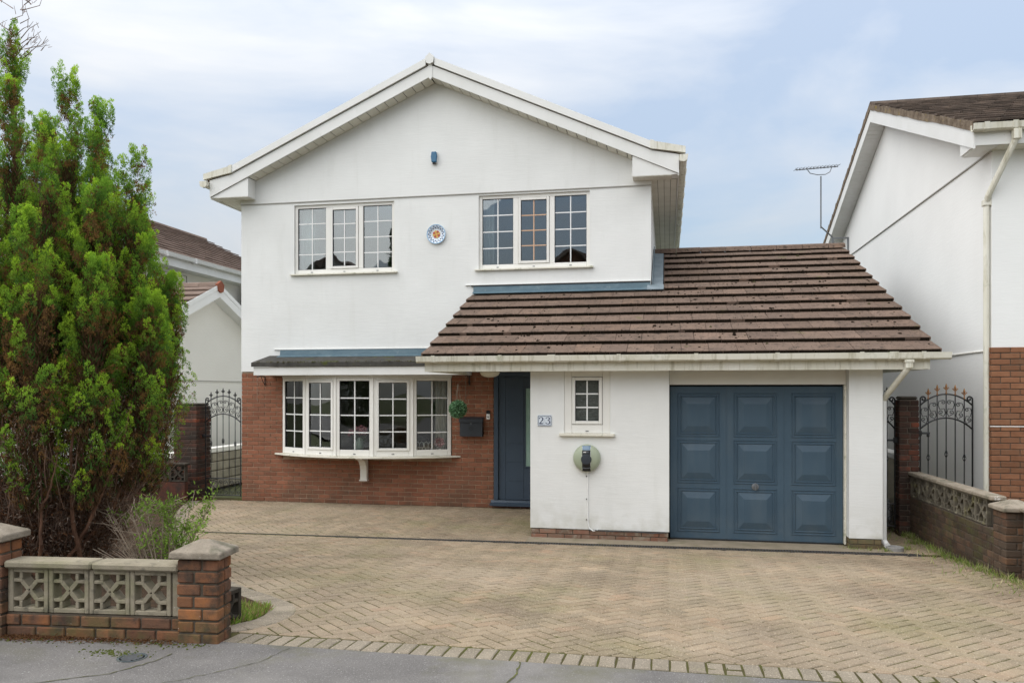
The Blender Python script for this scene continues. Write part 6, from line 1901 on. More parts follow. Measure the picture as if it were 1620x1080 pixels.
# topiary ball
tb = thing('topiary_ball', 'green artificial topiary ball hanging on a chain beside the bow window', 'topiary ball', (-3.30, 12.32, 1.655))
rng = np.random.default_rng(4)
n = 2600
d = rand_unit(n, rng)
P = d*(0.105+0.028*rng.random((n,1)))
A = d*0.8+rand_unit(n, rng)*0.9; A /= np.linalg.norm(A,axis=1,keepdims=True)
V, F = leaves(P, A, 0.026+0.014*rng.random(n), 0.011+0.006*rng.random(n), rng)
c = np.array([0.13,0.26,0.13])*(0.65+0.7*rng.random((n,1))); c = np.repeat(c,4,axis=0)
o = obj('leaves', from_arrays('leaves', V, F, c), m_ball, tb, local=True, kind='stuff')
obj('core', MB().lathe([(0.0,-0.10),(0.06,-0.085),(0.10,-0.03),(0.10,0.03),(0.06,0.085),(0.0,0.10)], (0,0,0), 12), mat('ball_core', (0.02,0.045,0.02), 0.9), tb, local=True)
b = MB()
for a in (0, 2.1, 4.2): b.tube([(0.05*math.cos(a),0.05*math.sin(a),0.11),(0.006*math.cos(a),0.006*math.sin(a),0.40)], 0.003, 4)
b.tube([(0,0,0.40),(0.03,0.29,0.50)], 0.003, 4)
obj('chain', b, m_chain, tb, local=True)

# ================================================================== the conifer
TC = Vector((-5.80, 6.55, 0.33))
tree = thing('conifer_tree', 'huge multi-stemmed conifer with bright green upright plumes and bare brown lower stems', 'tree', tuple(TC))
rng = np.random.default_rng(12)
LAT = np.array([CR.x, CR.y, 0]); DEP = np.array([CF.x, CF.y, 0])
# plume layout: seat in the crown, tip, thickness; in tree-local coordinates
plumes = []
def top_h(rho, a):
    return 5.15 - 0.75*rho - 1.25*rho*rho
placed = []
tries = 0
while len(placed) < 70 and tries < 6000:
    tries += 1
    rho = 1.10*math.sqrt(rng.random()); th = rng.random()*2*PI
    if all((rho*math.cos(th)-q[0])**2+(rho*math.sin(th)-q[1])**2 > 0.20**2 for q in placed):
        placed.append((rho*math.cos(th), rho*math.sin(th)))
fixed = [(-0.36,0.0,5.12),(0.16,0.05,4.76),(0.55,0.0,4.36),(0.80,0.1,3.95),(1.00,-0.05,3.05),(-0.10,-0.35,4.45),(0.30,-0.55,4.02),(0.75,-0.55,3.45),(1.05,0.25,2.75),(0.0,-0.95,3.6),(-0.45,-0.85,3.9),(0.45,-0.98,3.1),(0.83,-0.72,2.75),(1.08,-0.30,2.5)]
for a, d, h in fixed: plumes.append((a, d, h))
for a, d in placed:
    if any((a-q[0])**2+(d-q[1])**2 < 0.26**2 for q in fixed): continue
    rho = math.hypot(a, d)
    plumes.append((a, d, top_h(rho, a)*(0.90+0.14*rng.random())-0.25))
def hexcol(*c): return np.array(c)
C_TIP, C_MID, C_DEEP, C_BROWN, C_RUST = hexcol(0.50,0.70,0.060), hexcol(0.22,0.42,0.055), hexcol(0.075,0.165,0.042), hexcol(0.15,0.090,0.05), hexcol(0.30,0.165,0.055)
n_leaf = 0
for (a, d, h) in plumes:
    rho = math.hypot(a, d)
    ang = math.atan2(d, a)
    h0 = 0.85 + 0.45*rng.random() + (0.30 if rho < 0.7 else 0)         # where the green starts
    if rho > 0.85 and a > 0.25: h0 = 0.50 + 0.35*rng.random()
    Hh = h - h0
    rmax = 0.19 + 0.06*rng.random() + 0.012*Hh
    lean = 0.10*rho
    ph_ = a*9
    def axis(t):
        out = rho*(0.80 + 0.20*t**0.6) + lean*(t*(1-t))*1.2
        w = 0.03*np.sin(t*7+ph_)
        return np.stack([out*math.cos(ang)+w, out*math.sin(ang)+0*t, h0 + Hh*t], axis=-1)
    # upright fingers round the plume, long and pointed towards the top
    nf = int(15 + 14*Hh)
    t = rng.random(nf)**0.85*0.95; t[:3] = (0.90, 0.84, 0.80)
    prof = np.where(t < 0.20, 0.6+0.4*t/0.20, np.clip(1-(t-0.20)/0.80, 0, 1)**0.9)
    th = rng.random(nf)*2*PI
    rad = rmax*prof*(0.62+0.50*rng.random(nf)); rad[0] = 0.0
    out = np.stack([np.cos(th), np.sin(th), np.zeros(nf)], axis=-1)
    base_ = axis(t) + out*rad[:,None]
    fl_ = (0.26+0.24*rng.random(nf))*(0.75+0.35*prof); fl_[0] = 0.10*Hh**0.5+0.14
    fl_ = np.minimum(fl_, (h+0.04-base_[:,2]).clip(0.08))
    fr_w = (0.072+0.036*rng.random(nf))*(0.30+0.85*prof)
    fdir = out*0.20 + rng.normal(0,0.06,(nf,3)) + np.array([0,0,1.0]); fdir /= np.linalg.norm(fdir,axis=1,keepdims=True)
    nbp, nlb = 32, 17
    # bumps: little rounded sprays stacked up each finger
    s = (np.arange(nbp)[None,:]+rng.random((nf,nbp)))/nbp
    bprof = np.where(s < 0.35, 0.65+s, np.clip(1.0-(s-0.35)/0.65, 0, 1)**0.7*0.95+0.05)
    bth = rng.random((nf,nbp))*2*PI
    bout = np.stack([np.cos(bth), np.sin(bth), 0.25+0*bth], axis=-1)
    bc = base_[:,None,:] + fdir[:,None,:]*(s*fl_[:,None])[...,None] + bout*(fr_w[:,None]*bprof*0.85)[...,None]
    br_ = (0.015+0.014*rng.random((nf,nbp)))*(0.6+0.5*bprof)
    v = rand_unit(nf*nbp*nlb, rng).reshape(nf,nbp,nlb,3)
    v = v + bout[:,:,None,:]*0.55 + np.array([0,0,0.35]); v /= np.linalg.norm(v,axis=3,keepdims=True)
    g = 0.4+0.6*rng.random((nf,nbp,nlb,1))
    P = bc[:,:,None,:] + v*br_[:,:,None,None]*g*np.array([1,1,1.35])
    A = v*0.85 + rand_unit(nf*nbp*nlb, rng).reshape(nf,nbp,nlb,3)*0.5 + np.array([0,0,1.0])
    A /= np.linalg.norm(A,axis=3,keepdims=True)
    # colour is leaf age and health: fresh growth at the finger tips, browned older scales at their feet
    fresh = np.clip(s*1.15-0.18+rng.normal(0,0.10,(nf,nbp)), 0, 1)
    dead_f = rng.random(nf) < 0.8*np.clip(0.34-0.30*(rad/np.maximum(rmax*prof,1e-3))+0.10*(1-t), 0.03, 0.5)*np.where(t > 0.55, 0.35, 1.0)
    bright = np.clip(0.10+0.95*rng.random(nf), 0, 1)
    deadb = (s < (0.10+0.20*rng.random((nf,1)))) | (rng.random((nf,nbp)) < 0.03)
    deadb = deadb | (dead_f[:,None] & (s < 0.85))
    tipc = C_MID*(1-bright[:,None,None]) + C_TIP*bright[:,None,None]
    cc = C_DEEP*(1-fresh[...,None]) + tipc*fresh[...,None]
    brn = C_BROWN + (C_RUST-C_BROWN)*rng.random((nf,nbp,1))
    cc = np.where(deadb[...,None], brn, cc)
    cc = cc[:,:,None,:]*(0.70+0.50*g)*(0.85+0.3*rng.random((nf,nbp,nlb,1)))
    P = P.reshape(-1,3); A = A.reshape(-1,3); cc = cc.reshape(-1,3)
    N_ = len(P)
    V, F = leaves(P, A, 0.014+0.012*rng.random(N_), 0.0048+0.003*rng.random(N_), rng)
    W_ = V[:,0:1]*LAT + V[:,1:2]*DEP + V[:,2:3]*np.array([0,0,1.0])
    # dead inner scale leaves that fill the heart of the plume
    ni = int(750*Hh)
    ti = rng.random(ni)*0.72
    pi_ = np.where(ti < 0.20, 0.6+0.4*ti/0.20, np.clip(1-(ti-0.20)/0.80, 0, 1)**0.75)
    ai = rng.random(ni)*2*PI; ri = rmax*pi_*0.60*np.sqrt(rng.random(ni))
    Pi = axis(ti) + np.stack([ri*np.cos(ai), ri*np.sin(ai), 0*ri], axis=-1)
    Ai = rand_unit(ni, rng)*0.6+np.array([0,0,1.0]); Ai /= np.linalg.norm(Ai,axis=1,keepdims=True)
    Vi, Fi = leaves(Pi, Ai, 0.05+0.06*rng.random(ni), 0.007+0.009*rng.random(ni), rng)
    ci_ = (C_BROWN*0.8+(C_DEEP-C_BROWN*0.8)*(rng.random((ni,1)) < 0.18))*(0.7+0.6*rng.random((ni,1)))
    Wi = Vi[:,0:1]*LAT + Vi[:,1:2]*DEP + Vi[:,2:3]*np.array([0,0,1.0])
    F = np.concatenate([F, Fi+len(W_)]); W_ = np.concatenate([W_, Wi]); cc = np.concatenate([cc, ci_])
    obj('foliage_plume', from_arrays('foliage_plume', W_, F, np.repeat(cc,4,axis=0)), m_leaf, tree, local=True)
    n_leaf += N_
print('leaves', n_leaf, 'plumes', len(plumes))
# stems
def loc(a, d, z): return tuple(np.array([a,d,0])[0]*LAT + d*DEP + np.array([0,0,z]))
stems = []
rt = random.Random(9)
trunk = MB()
trunk.tube([loc(0,0,-0.05),loc(0.02,0.02,0.25),loc(-0.05,0.05,0.8),loc(-0.15,0.05,1.8),loc(-0.25,0.02,3.0),loc(-0.33,0,4.4)], [0.17,0.13,0.10,0.08,0.05,0.02], 10)
obj('trunk', trunk, m_bark, tree, local=True)
def stem(pts, r, n=7):
    pts2 = []
    for i in range(len(pts)-1):
        for k in range(4):
            t = k/4
            pts2.append(tuple(pts[i][j]*(1-t)+pts[i+1][j]*t + rt.gauss(0,0.006)*(i+k > 0) for j in range(3)))
    pts2.append(pts[-1])
    rs_ = [r*(1-0.75*i/(len(pts2)-1)) for i in range(len(pts2))]
    return MB().tube([loc(*p) for p in pts2], rs_, n)
show = [([(0.22,-0.55,0.0),(0.10,-0.75,0.25),(0.02,-0.86,0.7),(-0.02,-0.90,1.25),(-0.05,-0.90,1.75)],0.045),
        ([(0.25,-0.5,0.0),(0.36,-0.72,0.3),(0.42,-0.80,0.65),(0.45,-0.86,1.2)],0.038),
        ([(0.42,-0.80,0.62),(0.52,-0.84,0.80),(0.60,-0.88,1.1)],0.024),
        ([(-0.25,-0.45,0.0),(-0.40,-0.70,0.4),(-0.55,-0.85,1.0),(-0.62,-0.9,1.7)],0.04),
        ([(-0.5,-0.4,0.0),(-0.75,-0.6,0.35),(-1.0,-0.75,0.9),(-1.1,-0.8,1.5)],0.04),
        ([(0.35,-0.35,0.0),(0.62,-0.45,0.4),(0.9,-0.5,0.95),(1.05,-0.5,1.5)],0.045),
        ([(0.3,-0.2,0.0),(0.7,-0.2,0.5),(1.0,-0.2,1.1),(1.15,-0.2,1.8)],0.045),
        ([(0.1,-0.4,0.0),(0.15,-0.5,0.6),(0.22,-0.6,1.4),(0.3,-0.6,2.2)],0.055),
        ([(-0.05,-0.35,0.0),(-0.15,-0.5,0.6),(-0.25,-0.6,1.4),(-0.3,-0.6,2.4)],0.055),
        ([(0.5,-0.3,0.0),(0.55,-0.55,0.5),(0.62,-0.7,1.1),(0.7,-0.7,1.8)],0.05),
        ([(0.2,0.3,0.0),(0.5,0.5,0.6),(0.8,0.6,1.4),(0.9,0.6,2.2)],0.05),
        ([(-0.3,0.3,0.0),(-0.6,0.5,0.6),(-0.8,0.6,1.6),(-0.8,0.6,2.6)],0.05),
        ([(0.0,0.35,0.0),(0.0,0.6,0.7),(0.0,0.8,1.6),(0.0,0.85,2.6)],0.05)]
for _ in range(46):
    a_ = rt.uniform(-PI, 0.5) if rt.random() < 0.8 else rt.uniform(0.5, PI); q_ = rt.uniform(0.5, 1.0); z_ = rt.uniform(0.8, 1.9)
    ca_, sa_ = math.cos(a_), math.sin(a_)
    show.append(([(0.22*ca_,0.22*sa_,0.0),(0.48*q_*ca_+rt.gauss(0,0.05),0.48*q_*sa_,0.28*z_),(0.80*q_*ca_+rt.gauss(0,0.05),0.80*q_*sa_,0.62*z_),(0.98*q_*ca_,0.98*q_*sa_,z_)], rt.uniform(0.012,0.026)))
for pts, r in show:
    obj('stem', stem(pts, r*0.48), m_bark, tree, local=True)
# thin dead twigs sweeping up and out
tw = MB()
for i in range(2600):
    ang = rt.uniform(-PI, PI) if i % 3 else rt.uniform(-PI*0.95, 0.35)
    r0 = rt.uniform(0.1, 0.95); z0 = rt.uniform(0.02, 1.2)*(0.35+0.65*r0)
    a0, d0 = r0*math.cos(ang), r0*math.sin(ang)
    if r0 > 0.45+0.75*z0: continue
    L = rt.uniform(0.18, 0.62)
    oa = ang+rt.gauss(0,0.5); el = rt.uniform(0.55, 1.35)
    p = [(a0,d0,z0)]
    for k in range(3):
        el2 = el+0.12*k; q = p[-1]
        p.append((q[0]+L/3*math.cos(el2)*math.cos(oa)+rt.gauss(0,0.012), q[1]+L/3*math.cos(el2)*math.sin(oa)+rt.gauss(0,0.012), q[2]+L/3*math.sin(el2)))
    r = rt.uniform(0.0022, 0.0065)
    tw.tube([loc(*x) for x in p], [r, r*0.8, r*0.6, r*0.3], 3, False)
obj('twigs', tw, m_twig, tree, local=True, kind='stuff')
# dead scale leaves caught low down
n = 80000
ang = rng.random(n)*2*PI; z = 0.03+1.75*rng.random(n)**1.1
rmx = 0.50+0.62*np.clip(z/1.0,0,1)
r = rmx*np.sqrt(0.25+0.75*rng.random(n))
cl = rng.random((640,3))
# keep them clumped on the twigs
ci = rng.integers(0, 640, n)
ca_ = cl[ci,0]*2*PI; cz_ = 0.03+1.7*cl[ci,1]**1.2; cr_ = (0.50+0.58*np.clip(cz_/1.0,0,1))*np.sqrt(0.22+0.72*cl[ci,2])
P = np.stack([cr_*np.cos(ca_), cr_*np.sin(ca_), cz_], axis=-1) + rng.normal(0,1,(n,3))*np.array([0.06,0.06,0.085])
P[:,2] = np.maximum(P[:,2], 0.02)
A = rand_unit(n, rng)+np.array([0,0,0.25]); A /= np.linalg.norm(A,axis=1,keepdims=True)
V, F = leaves(P, A, 0.022+0.03*rng.random(n), 0.005+0.006*rng.random(n), rng)
base_c = np.array([[0.15,0.082,0.05],[0.21,0.105,0.055],[0.11,0.066,0.045],[0.32,0.25,0.20]])[np.minimum(rng.integers(0,5,n),3)]
cc = base_c*(0.7+0.6*rng.random((n,1)))
V = V[:,0:1]*LAT + V[:,1:2]*DEP + V[:,2:3]*np.array([0,0,1.0])
obj('dead_foliage', from_arrays('dead_foliage', V, F, np.repeat(cc,4,axis=0)), m_leaf, tree, local=True, kind='stuff')
# bare twiggy leader sticking out of the top
tl = MB()
for i in range(26):
    z = 4.75+rt.random()*0.75; a = -0.30+rt.gauss(0,0.07)
    s = rt.choice((-1,1,1)); L = rt.uniform(0.12,0.34)
    p = [(a,0.0,z),(a+s*L*0.5,rt.gauss(0,0.04),z+L*0.35),(a+s*L*0.85,rt.gauss(0,0.05),z+L*0.5+rt.uniform(-0.03,0.08))]
    tl.tube([loc(*x) for x in p], [0.005,0.0035,0.002], 3, False)
    for q in range(3):
        f = rt.uniform(0.4,1.0); x = (a+s*L*0.85*f, p[2][1]*f, z+L*0.45*f)
        tl.tube([loc(*x), loc(x[0]+rt.gauss(0.02,0.03), x[1]+rt.gauss(0,0.03), x[2]+rt.uniform(0.02,0.08))], [0.003,0.0015], 3, False)
obj('bare_leader', tl, m_twig, tree, local=True)

# ================================================================== bushy shrub in front of the conifer
sh = thing('shrub', 'small straggly shrub with fresh green leaves and pale bare twigs behind the street wall', 'shrub', (-4.55, 6.55, 0.23))
rs_ = random.Random(21); rng = np.random.default_rng(22)
tips = []; tw = MB()
for i in range(46):
    a = rs_.uniform(-0.62, 0.62); d = rs_.uniform(-0.3, 0.3); L = rs_.uniform(0.30, 0.74)*(1-0.3*abs(a))
    lean = a*0.8+rs_.gauss(0,0.15)
    b0 = (a*0.35, d*0.4, 0.02)
    p = [b0, (b0[0]+lean*L*0.35, b0[1]+d*L*0.4, L*0.45), (b0[0]+lean*L*0.75, b0[1]+d*L*0.8, L*0.88), (b0[0]+lean*L*0.95, b0[1]+d*L, L*1.05)]
    tw.tube([loc(*x) for x in p], [0.006,0.0045,0.003,0.0015], 4, False)
    for q in range(7):
        t = rs_.uniform(0.3,0.95); k = min(int(t*3),2); f = t*3-k
        c = [p[k][j]*(1-f)+p[k+1][j]*f for j in range(3)]
        e = (c[0]+rs_.gauss(0,0.08), c[1]+rs_.gauss(0,0.08), c[2]+rs_.uniform(0.03,0.14))
        tw.tube([loc(*c), loc(*e)], [0.003,0.0015], 3, False)
        if rs_.random() < 0.55 and e[0] > -0.15: tips.append((c, e))
    if (a > -0.1 or rs_.random() < 0.35) : tips.append((p[2], p[3]))
for i in range(16):
    a = -0.1-rs_.random()*0.4
    p = [(0.05,-0.1,0.05),(a*0.5,-0.25,0.16),(a,-0.35,0.20+rs_.random()*0.2)]
    tw.tube([loc(*x) for x in p], [0.006,0.004,0.002], 4, False)
obj('twigs', tw, m_twig_pale, sh, local=True, kind='stuff')
Ps=[];As=[];Cs=[]
for c, e in tips:
    nl = 15
    t = rng.random((nl,1))
    P = np.array(c)*(1-t)+np.array(e)*t + rng.normal(0,0.022,(nl,3))
    A = rand_unit(nl, rng)+np.array([0,0,0.7]); A /= np.linalg.norm(A,axis=1,keepdims=True)
    Ps.append(P); As.append(A)
    Cs.append(np.array([0.30,0.47,0.085])*(0.45+0.75*rng.random())*(0.8+0.4*rng.random((nl,1))))
P=np.concatenate(Ps);A=np.concatenate(As);C_=np.concatenate(Cs)
V,F=leaves(P,A,0.028+0.026*rng.random(len(P)),0.010+0.008*rng.random(len(P)),rng)
V = V[:,0:1]*LAT + V[:,1:2]*DEP + V[:,2:3]*np.array([0,0,1.0])
obj('leaves', from_arrays('leaves', V, F, np.repeat(C_,4,axis=0)), m_leaf_plain, sh, local=True, kind='stuff')

# ================================================================== grass, weeds, litter
def blades(name, spots, hmin, hmax, rng, cols, w=0.006, lean=0.5):
    n = len(spots); P = np.array(spots)
    A = rng.normal(0,lean,(n,3)); A[:,2] = 1.0; A /= np.linalg.norm(A,axis=1,keepdims=True)
    V,F = leaves(P,A,hmin+(hmax-hmin)*rng.random(n),np.full(n,w)*(0.7+0.6*rng.random(n)),rng)
    c = cols[rng.integers(0,len(cols),n)]*(0.7+0.6*rng.random((n,1)))
    return obj(name, from_arrays(name, V, F, np.repeat(c,4,axis=0)), m_grass, kind='stuff')
rng = np.random.default_rng(31)
GC = np.array([[0.24,0.36,0.06],[0.17,0.28,0.05],[0.30,0.38,0.09],[0.36,0.30,0.14],[0.28,0.18,0.09]])
sp = []
while len(sp) < 3000:
    x = rng.uniform(-3.40,-2.86); y = rng.uniform(4.88,5.62)
    if x > bed_x(y)-0.22: continue
    if rng.random() < 0.35 and x < -3.0: continue
    sp.append((x,y,zg(y)-0.01))
g = blades('grass', sp, 0.025, 0.085, rng, GC, 0.007, 0.6)
sp = []
while len(sp) < 1700:
    y = rng.uniform(7.6, 12.0); x = 3.30-(y-8.64)*0.0366-(abs(rng.normal(0,0.05)) if rng.random()<0.8 else abs(rng.normal(0,0.28)))
    dens = 0.25+0.75*max(0, math.sin(y*5.1)*0.5+math.sin(y*11.7+1)*0.5)
    if rng.random() > dens or x < 2.63: continue
    sp.append((x,y,zg(y)-0.012))
blades('weeds', sp, 0.03, 0.13, rng, np.array([[0.30,0.32,0.10],[0.20,0.30,0.07],[0.46,0.42,0.24],[0.24,0.34,0.08]]), 0.006, 0.55)
sp = []
for cx_, cy_, n_ in ((2.24,10.36,60),(2.42,10.30,50),(2.63,10.30,70),(2.9,10.5,90),(3.1,10.9,120),(2.8,11.2,60)):
    for _ in range(n_): sp.append((cx_+rng.normal(0,0.05), cy_+rng.normal(0,0.04), -0.012))
blades('weeds', sp, 0.02, 0.09, rng, np.array([[0.2,0.28,0.07],[0.34,0.36,0.14],[0.26,0.26,0.1]]), 0.006, 0.6)
# moss in the joints, as low cushions
rm = random.Random(41)
spots = []
for i in range(520):
    x = rm.uniform(-3.2, 3.2); y = 4.62+abs(rm.gauss(0,0.55))
    if x < bed_x(max(y,4.61)): continue
    # snap to the soldier joints near the edge
    if y < 4.84: x = -2.62+0.104*round((x+2.62)/0.104-0.5)+0.052; 
    spots.append((Vector((x,y,zg(y)-0.004)), Vector((0,0,1)), rm.uniform(0.003,0.007)))
for i in range(60):
    x = rm.uniform(-2.8,-2.2); y = 4.70+rm.uniform(-0.02,0.6)
    spots.append((Vector((x,y,zg(y)-0.008)), Vector((0,0,1)), rm.uniform(0.005,0.013)))
for i in range(170):
    x = -5.0+rm.uniform(0,2.2); spots.append((Vector((x, 4.36+0.089*(x+2.785)+0.17-abs(rm.gauss(0,0.05)), 0.352)), Vector((0,0,1)), rm.uniform(0.004,0.012)))
for i in range(140):
    t = rm.random(); x = -3.30+rm.gauss(0,0.11); y = 4.27+rm.gauss(0,0.03)
    spots.append((Vector((x,y,0.351)), Vector((0,0,1)), rm.uniform(0.004,0.011)))
clumps('joint_moss', None, spots, m_moss_green if 'm_moss_green' in globals() else mat('bright_moss', (0.095,0.105,0.028), 1.0, 0.05, col2=(0.06,0.075,0.02), mscale=30), 7)
# brown needles along the foot of the street wall
n = 9000
t = rng.random(n); xl = -2.2*t
P = np.stack([-2.95-2.1*t, 4.545+0.0889*(-0.165-2.1*t)+0.03-np.abs(rng.normal(0,0.045,n)), np.full(n,0.352)+rng.random(n)*0.008], axis=-1)
keep = rng.random(n) < (0.35+0.65*np.sin(t*9)**2)*np.where(t>0.25,1,0.35)
P = P[keep]; n = len(P)
A = rand_unit(n, rng)*np.array([1,1,0.25]); A /= np.linalg.norm(A,axis=1,keepdims=True)
V,F = leaves(P,A,0.010+0.02*rng.random(n),0.003+0.004*rng.random(n),rng)
c = np.array([[0.16,0.075,0.035],[0.10,0.055,0.03],[0.22,0.12,0.06]])[rng.integers(0,3,n)]*(0.7+0.6*rng.random((n,1)))
obj('leaf_litter', from_arrays('leaf_litter', V, F, np.repeat(c,4,axis=0)), m_leaf, kind='stuff')
# cracks in the pavement filled with moss and dirt
def crack(pts, w, seed):
    rc = random.Random(seed); b = MB(); L = []; Rr = []
    q = [pts[0]]
    for a, c in zip(pts[:-1], pts[1:]):
        n = max(2, int(math.hypot(c[0]-a[0], c[1]-a[1])/0.03))
        for k in range(1, n+1):
            t = k/n; q.append((a[0]+(c[0]-a[0])*t+rc.gauss(0,0.004), a[1]+(c[1]-a[1])*t+rc.gauss(0,0.004)))
    for i, p in enumerate(q):
        a = q[max(i-1,0)]; c = q[min(i+1,len(q)-1)]
        tx, ty = c[0]-a[0], c[1]-a[1]; l = math.hypot(tx,ty) or 1
        ww = w*(0.5+rc.random())
        L.append((p[0]-ty/l*ww/2, p[1]+tx/l*ww/2)); Rr.append((p[0]+ty/l*ww/2, p[1]-tx/l*ww/2))
    P = [(x,y,0.3535) for x,y in L]+[(x,y,0.3535) for x,y in Rr]; n = len(q)
    b.add(P, [(n+i, n+i+1, i+1, i) for i in range(n-1)])
    return b
m_crack = mat('crack_dirt', (0.060,0.056,0.050), 1.0, 0.05, col2=(0.12,0.125,0.04), mscale=14)
cr = crack([(-3.62,3.55),(-3.35,3.78),(-3.10,3.95),(-2.98,4.18),(-2.95,4.33)], 0.007, 1)
for p, w, s in (([(-3.0,3.45),(-2.78,3.80),(-2.50,4.10),(-2.36,4.30),(-2.30,4.56)],0.0045,2), ([(-0.86,3.9),(-0.84,4.1),(-0.86,4.25),(-0.83,4.40),(-0.85,4.59)],0.009,3)):
    q = crack(p, w, s); o0 = len(cr.v); cr.v += q.v; cr.f += [tuple(i+o0 for i in f) for f in q.f]
obj('pavement_cracks', cr, m_crack, kind='stuff')
# stop-tap cover in the pavement
cv = thing('utility_cover', 'small mossy round utility cover set in the grey pavement before the street wall', 'cover', (-3.15, 4.22, 0.35))
b = MB().lathe([(0.085,0.001),(0.085,0.003),(0.074,0.004),(0.070,0.001),(0.0,0.001)], (0,0,0), 20); obj('surround', b, mat('blue_grey_iron', (0.055,0.075,0.085), 0.7, col2=(0.10,0.11,0.10), mscale=30, bump=[(90,0.006,(1,1,1))]), cv, local=True)
b = MB()
for k in range(-3, 4):
    h = math.sqrt(max(0.0, 0.062**2-(k*0.018)**2)); b.box(-h, h, k*0.018-0.005, k*0.018+0.005, 0.0015, 0.0036)
obj('lid_ribs', b, m_galv, cv, local=True)

# ================================================================== inside the bow window
vs = thing('flower_vase', 'pale green vase of pink flowers on the sill inside the bow window', 'vase', (-5.09, 12.57, 0.882))
obj('vase_body', MB().lathe([(0.045,0.0),(0.058,0.02),(0.085,0.12),(0.088,0.17),(0.07,0.24),(0.055,0.27),(0.062,0.285),(0.05,0.283),(0.045,0.26)], (0,0,0), 18), m_vase, vs, local=True, smooth=True)
rng = np.random.default_rng(51)
heads = [(0.05,0.0,0.43,0.062),(-0.04,0.02,0.41,0.055),(0.10,0.03,0.37,0.055),(0.0,-0.05,0.40,0.06),(0.06,-0.06,0.375,0.05),(-0.09,-0.01,0.36,0.04),(0.12,-0.04,0.42,0.045),(-0.15,0.0,0.385,0.035),(-0.17,0.01,0.33,0.032)]
for (x,y,z,r) in heads:
    n = 140; d = rand_unit(n, rng); P = d*(r*0.45*rng.random((n,1))**0.5)+np.array([x,y,z]); A = d+np.array([0,-0.1,0.3]); A /= np.linalg.norm(A,axis=1,keepdims=True)
    V,F = leaves(P,A,np.full(n,r*0.75),np.full(n,r*0.6),rng)
    c = np.array([0.90,0.42,0.47])*(0.6+0.6*rng.random((n,1)))
    obj('flower_head', from_arrays('flower_head', V, F, np.repeat(c,4,axis=0)), m_pink, vs, local=True)
b = MB()
for (x,y,z,r) in heads: b.tube([(0,0,0.25),(x*0.5,y*0.5,0.32),(x,y,z)], 0.003, 4)
obj('stalks', b, mat('stalk', (0.07,0.13,0.04), 0.7), vs, local=True)
n = 70; d = rand_unit(n, rng); P = np.array([0.02,0,0.29])+d*0.03; A = d*np.array([1,1,0.4])+np.array([0,0,-0.1]); A /= np.linalg.norm(A,axis=1,keepdims=True)
V,F = leaves(P,A,np.full(n,0.09),np.full(n,0.035),rng)
obj('leaves', from_arrays('leaves', V, F, np.repeat(np.array([[0.06,0.12,0.04]])*(0.6+0.8*rng.random((n,1))),4,axis=0)), m_ball, vs, local=True, kind='stuff')
sf = thing('sofa', 'grey upholstered sofa seen dimly through the bow window', 'sofa', (-5.0, 14.2, 0.15))
obj('seat', MB().cbox(-6.3,-3.9,13.65,14.5,0.2,0.62,0.05), m_sofa, sf); obj('backrest', MB().cbox(-6.3,-3.9,13.40,13.64,0.2,1.02,0.06), m_sofa, sf)
for x in (-6.5,-3.88): obj('armrest', MB().cbox(x,x+0.18,13.42,14.5,0.2,0.86,0.05), m_sofa, sf)
cu = []
for x in (-5.75,-4.95,-4.3):
    o = obj('cushion', blob('c', (x,13.36,1.02), 0.24, (1.0,0.42,0.62), m_sofa, int(-x*10), 14, 9, 0.05), m_sofa, loc=(x,13.36,0.9), smooth=True)
    cu.append(o)
tag(cu[0], 'dark grey cushion on the sofa behind the left half of the bow window', 'cushion'); tag(cu[1], 'grey cushion on the sofa back just behind the flower vase', 'cushion'); tag(cu[2], 'grey cushion on the sofa right of the flower vase', 'cushion')
def curtain(label, x0, x1, y, z0, z1, folds, m_=m_curtain, sl=0.0):
    b = MB(); n = folds*8; P = []
    for k in range(n+1):
        t = k/n; x = x0+(x1-x0)*t; P.append((x, y+0.028*math.sin(2*PI*folds*t)+sl*t))
    b.add([(x,yy,z0) for x,yy in P]+[(x,yy,z1) for x,yy in P], [(i,i+1,n+2+i,n+1+i) for i in range(n)])
    o = obj('curtain', b, m_, loc=(x0,y,z0), smooth=True); tag(o, label, 'curtain')
    md = o.modifiers.new('cloth', 'SOLIDIFY'); md.thickness = 0.004
    return o
curtain('pale curtain drawn back at the left end of the bow window', -6.57, -6.26, 12.93, 0.89, 2.2, 4, sl=-0.13)
curtain('pale curtain drawn back at the right end of the bow window', -3.83, -3.64, 12.86, 0.89, 2.2, 3, sl=0.1)
curtain('pale curtain hanging behind the left light of the left upper window', -6.38, -6.12, HY+0.20, 3.9, 5.25, 4, m_room_l)
curtain('pale curtain hanging behind the left light of the right upper window', -3.06, -2.86, HY+0.20, 3.9, 5.25, 3, m_room_l)
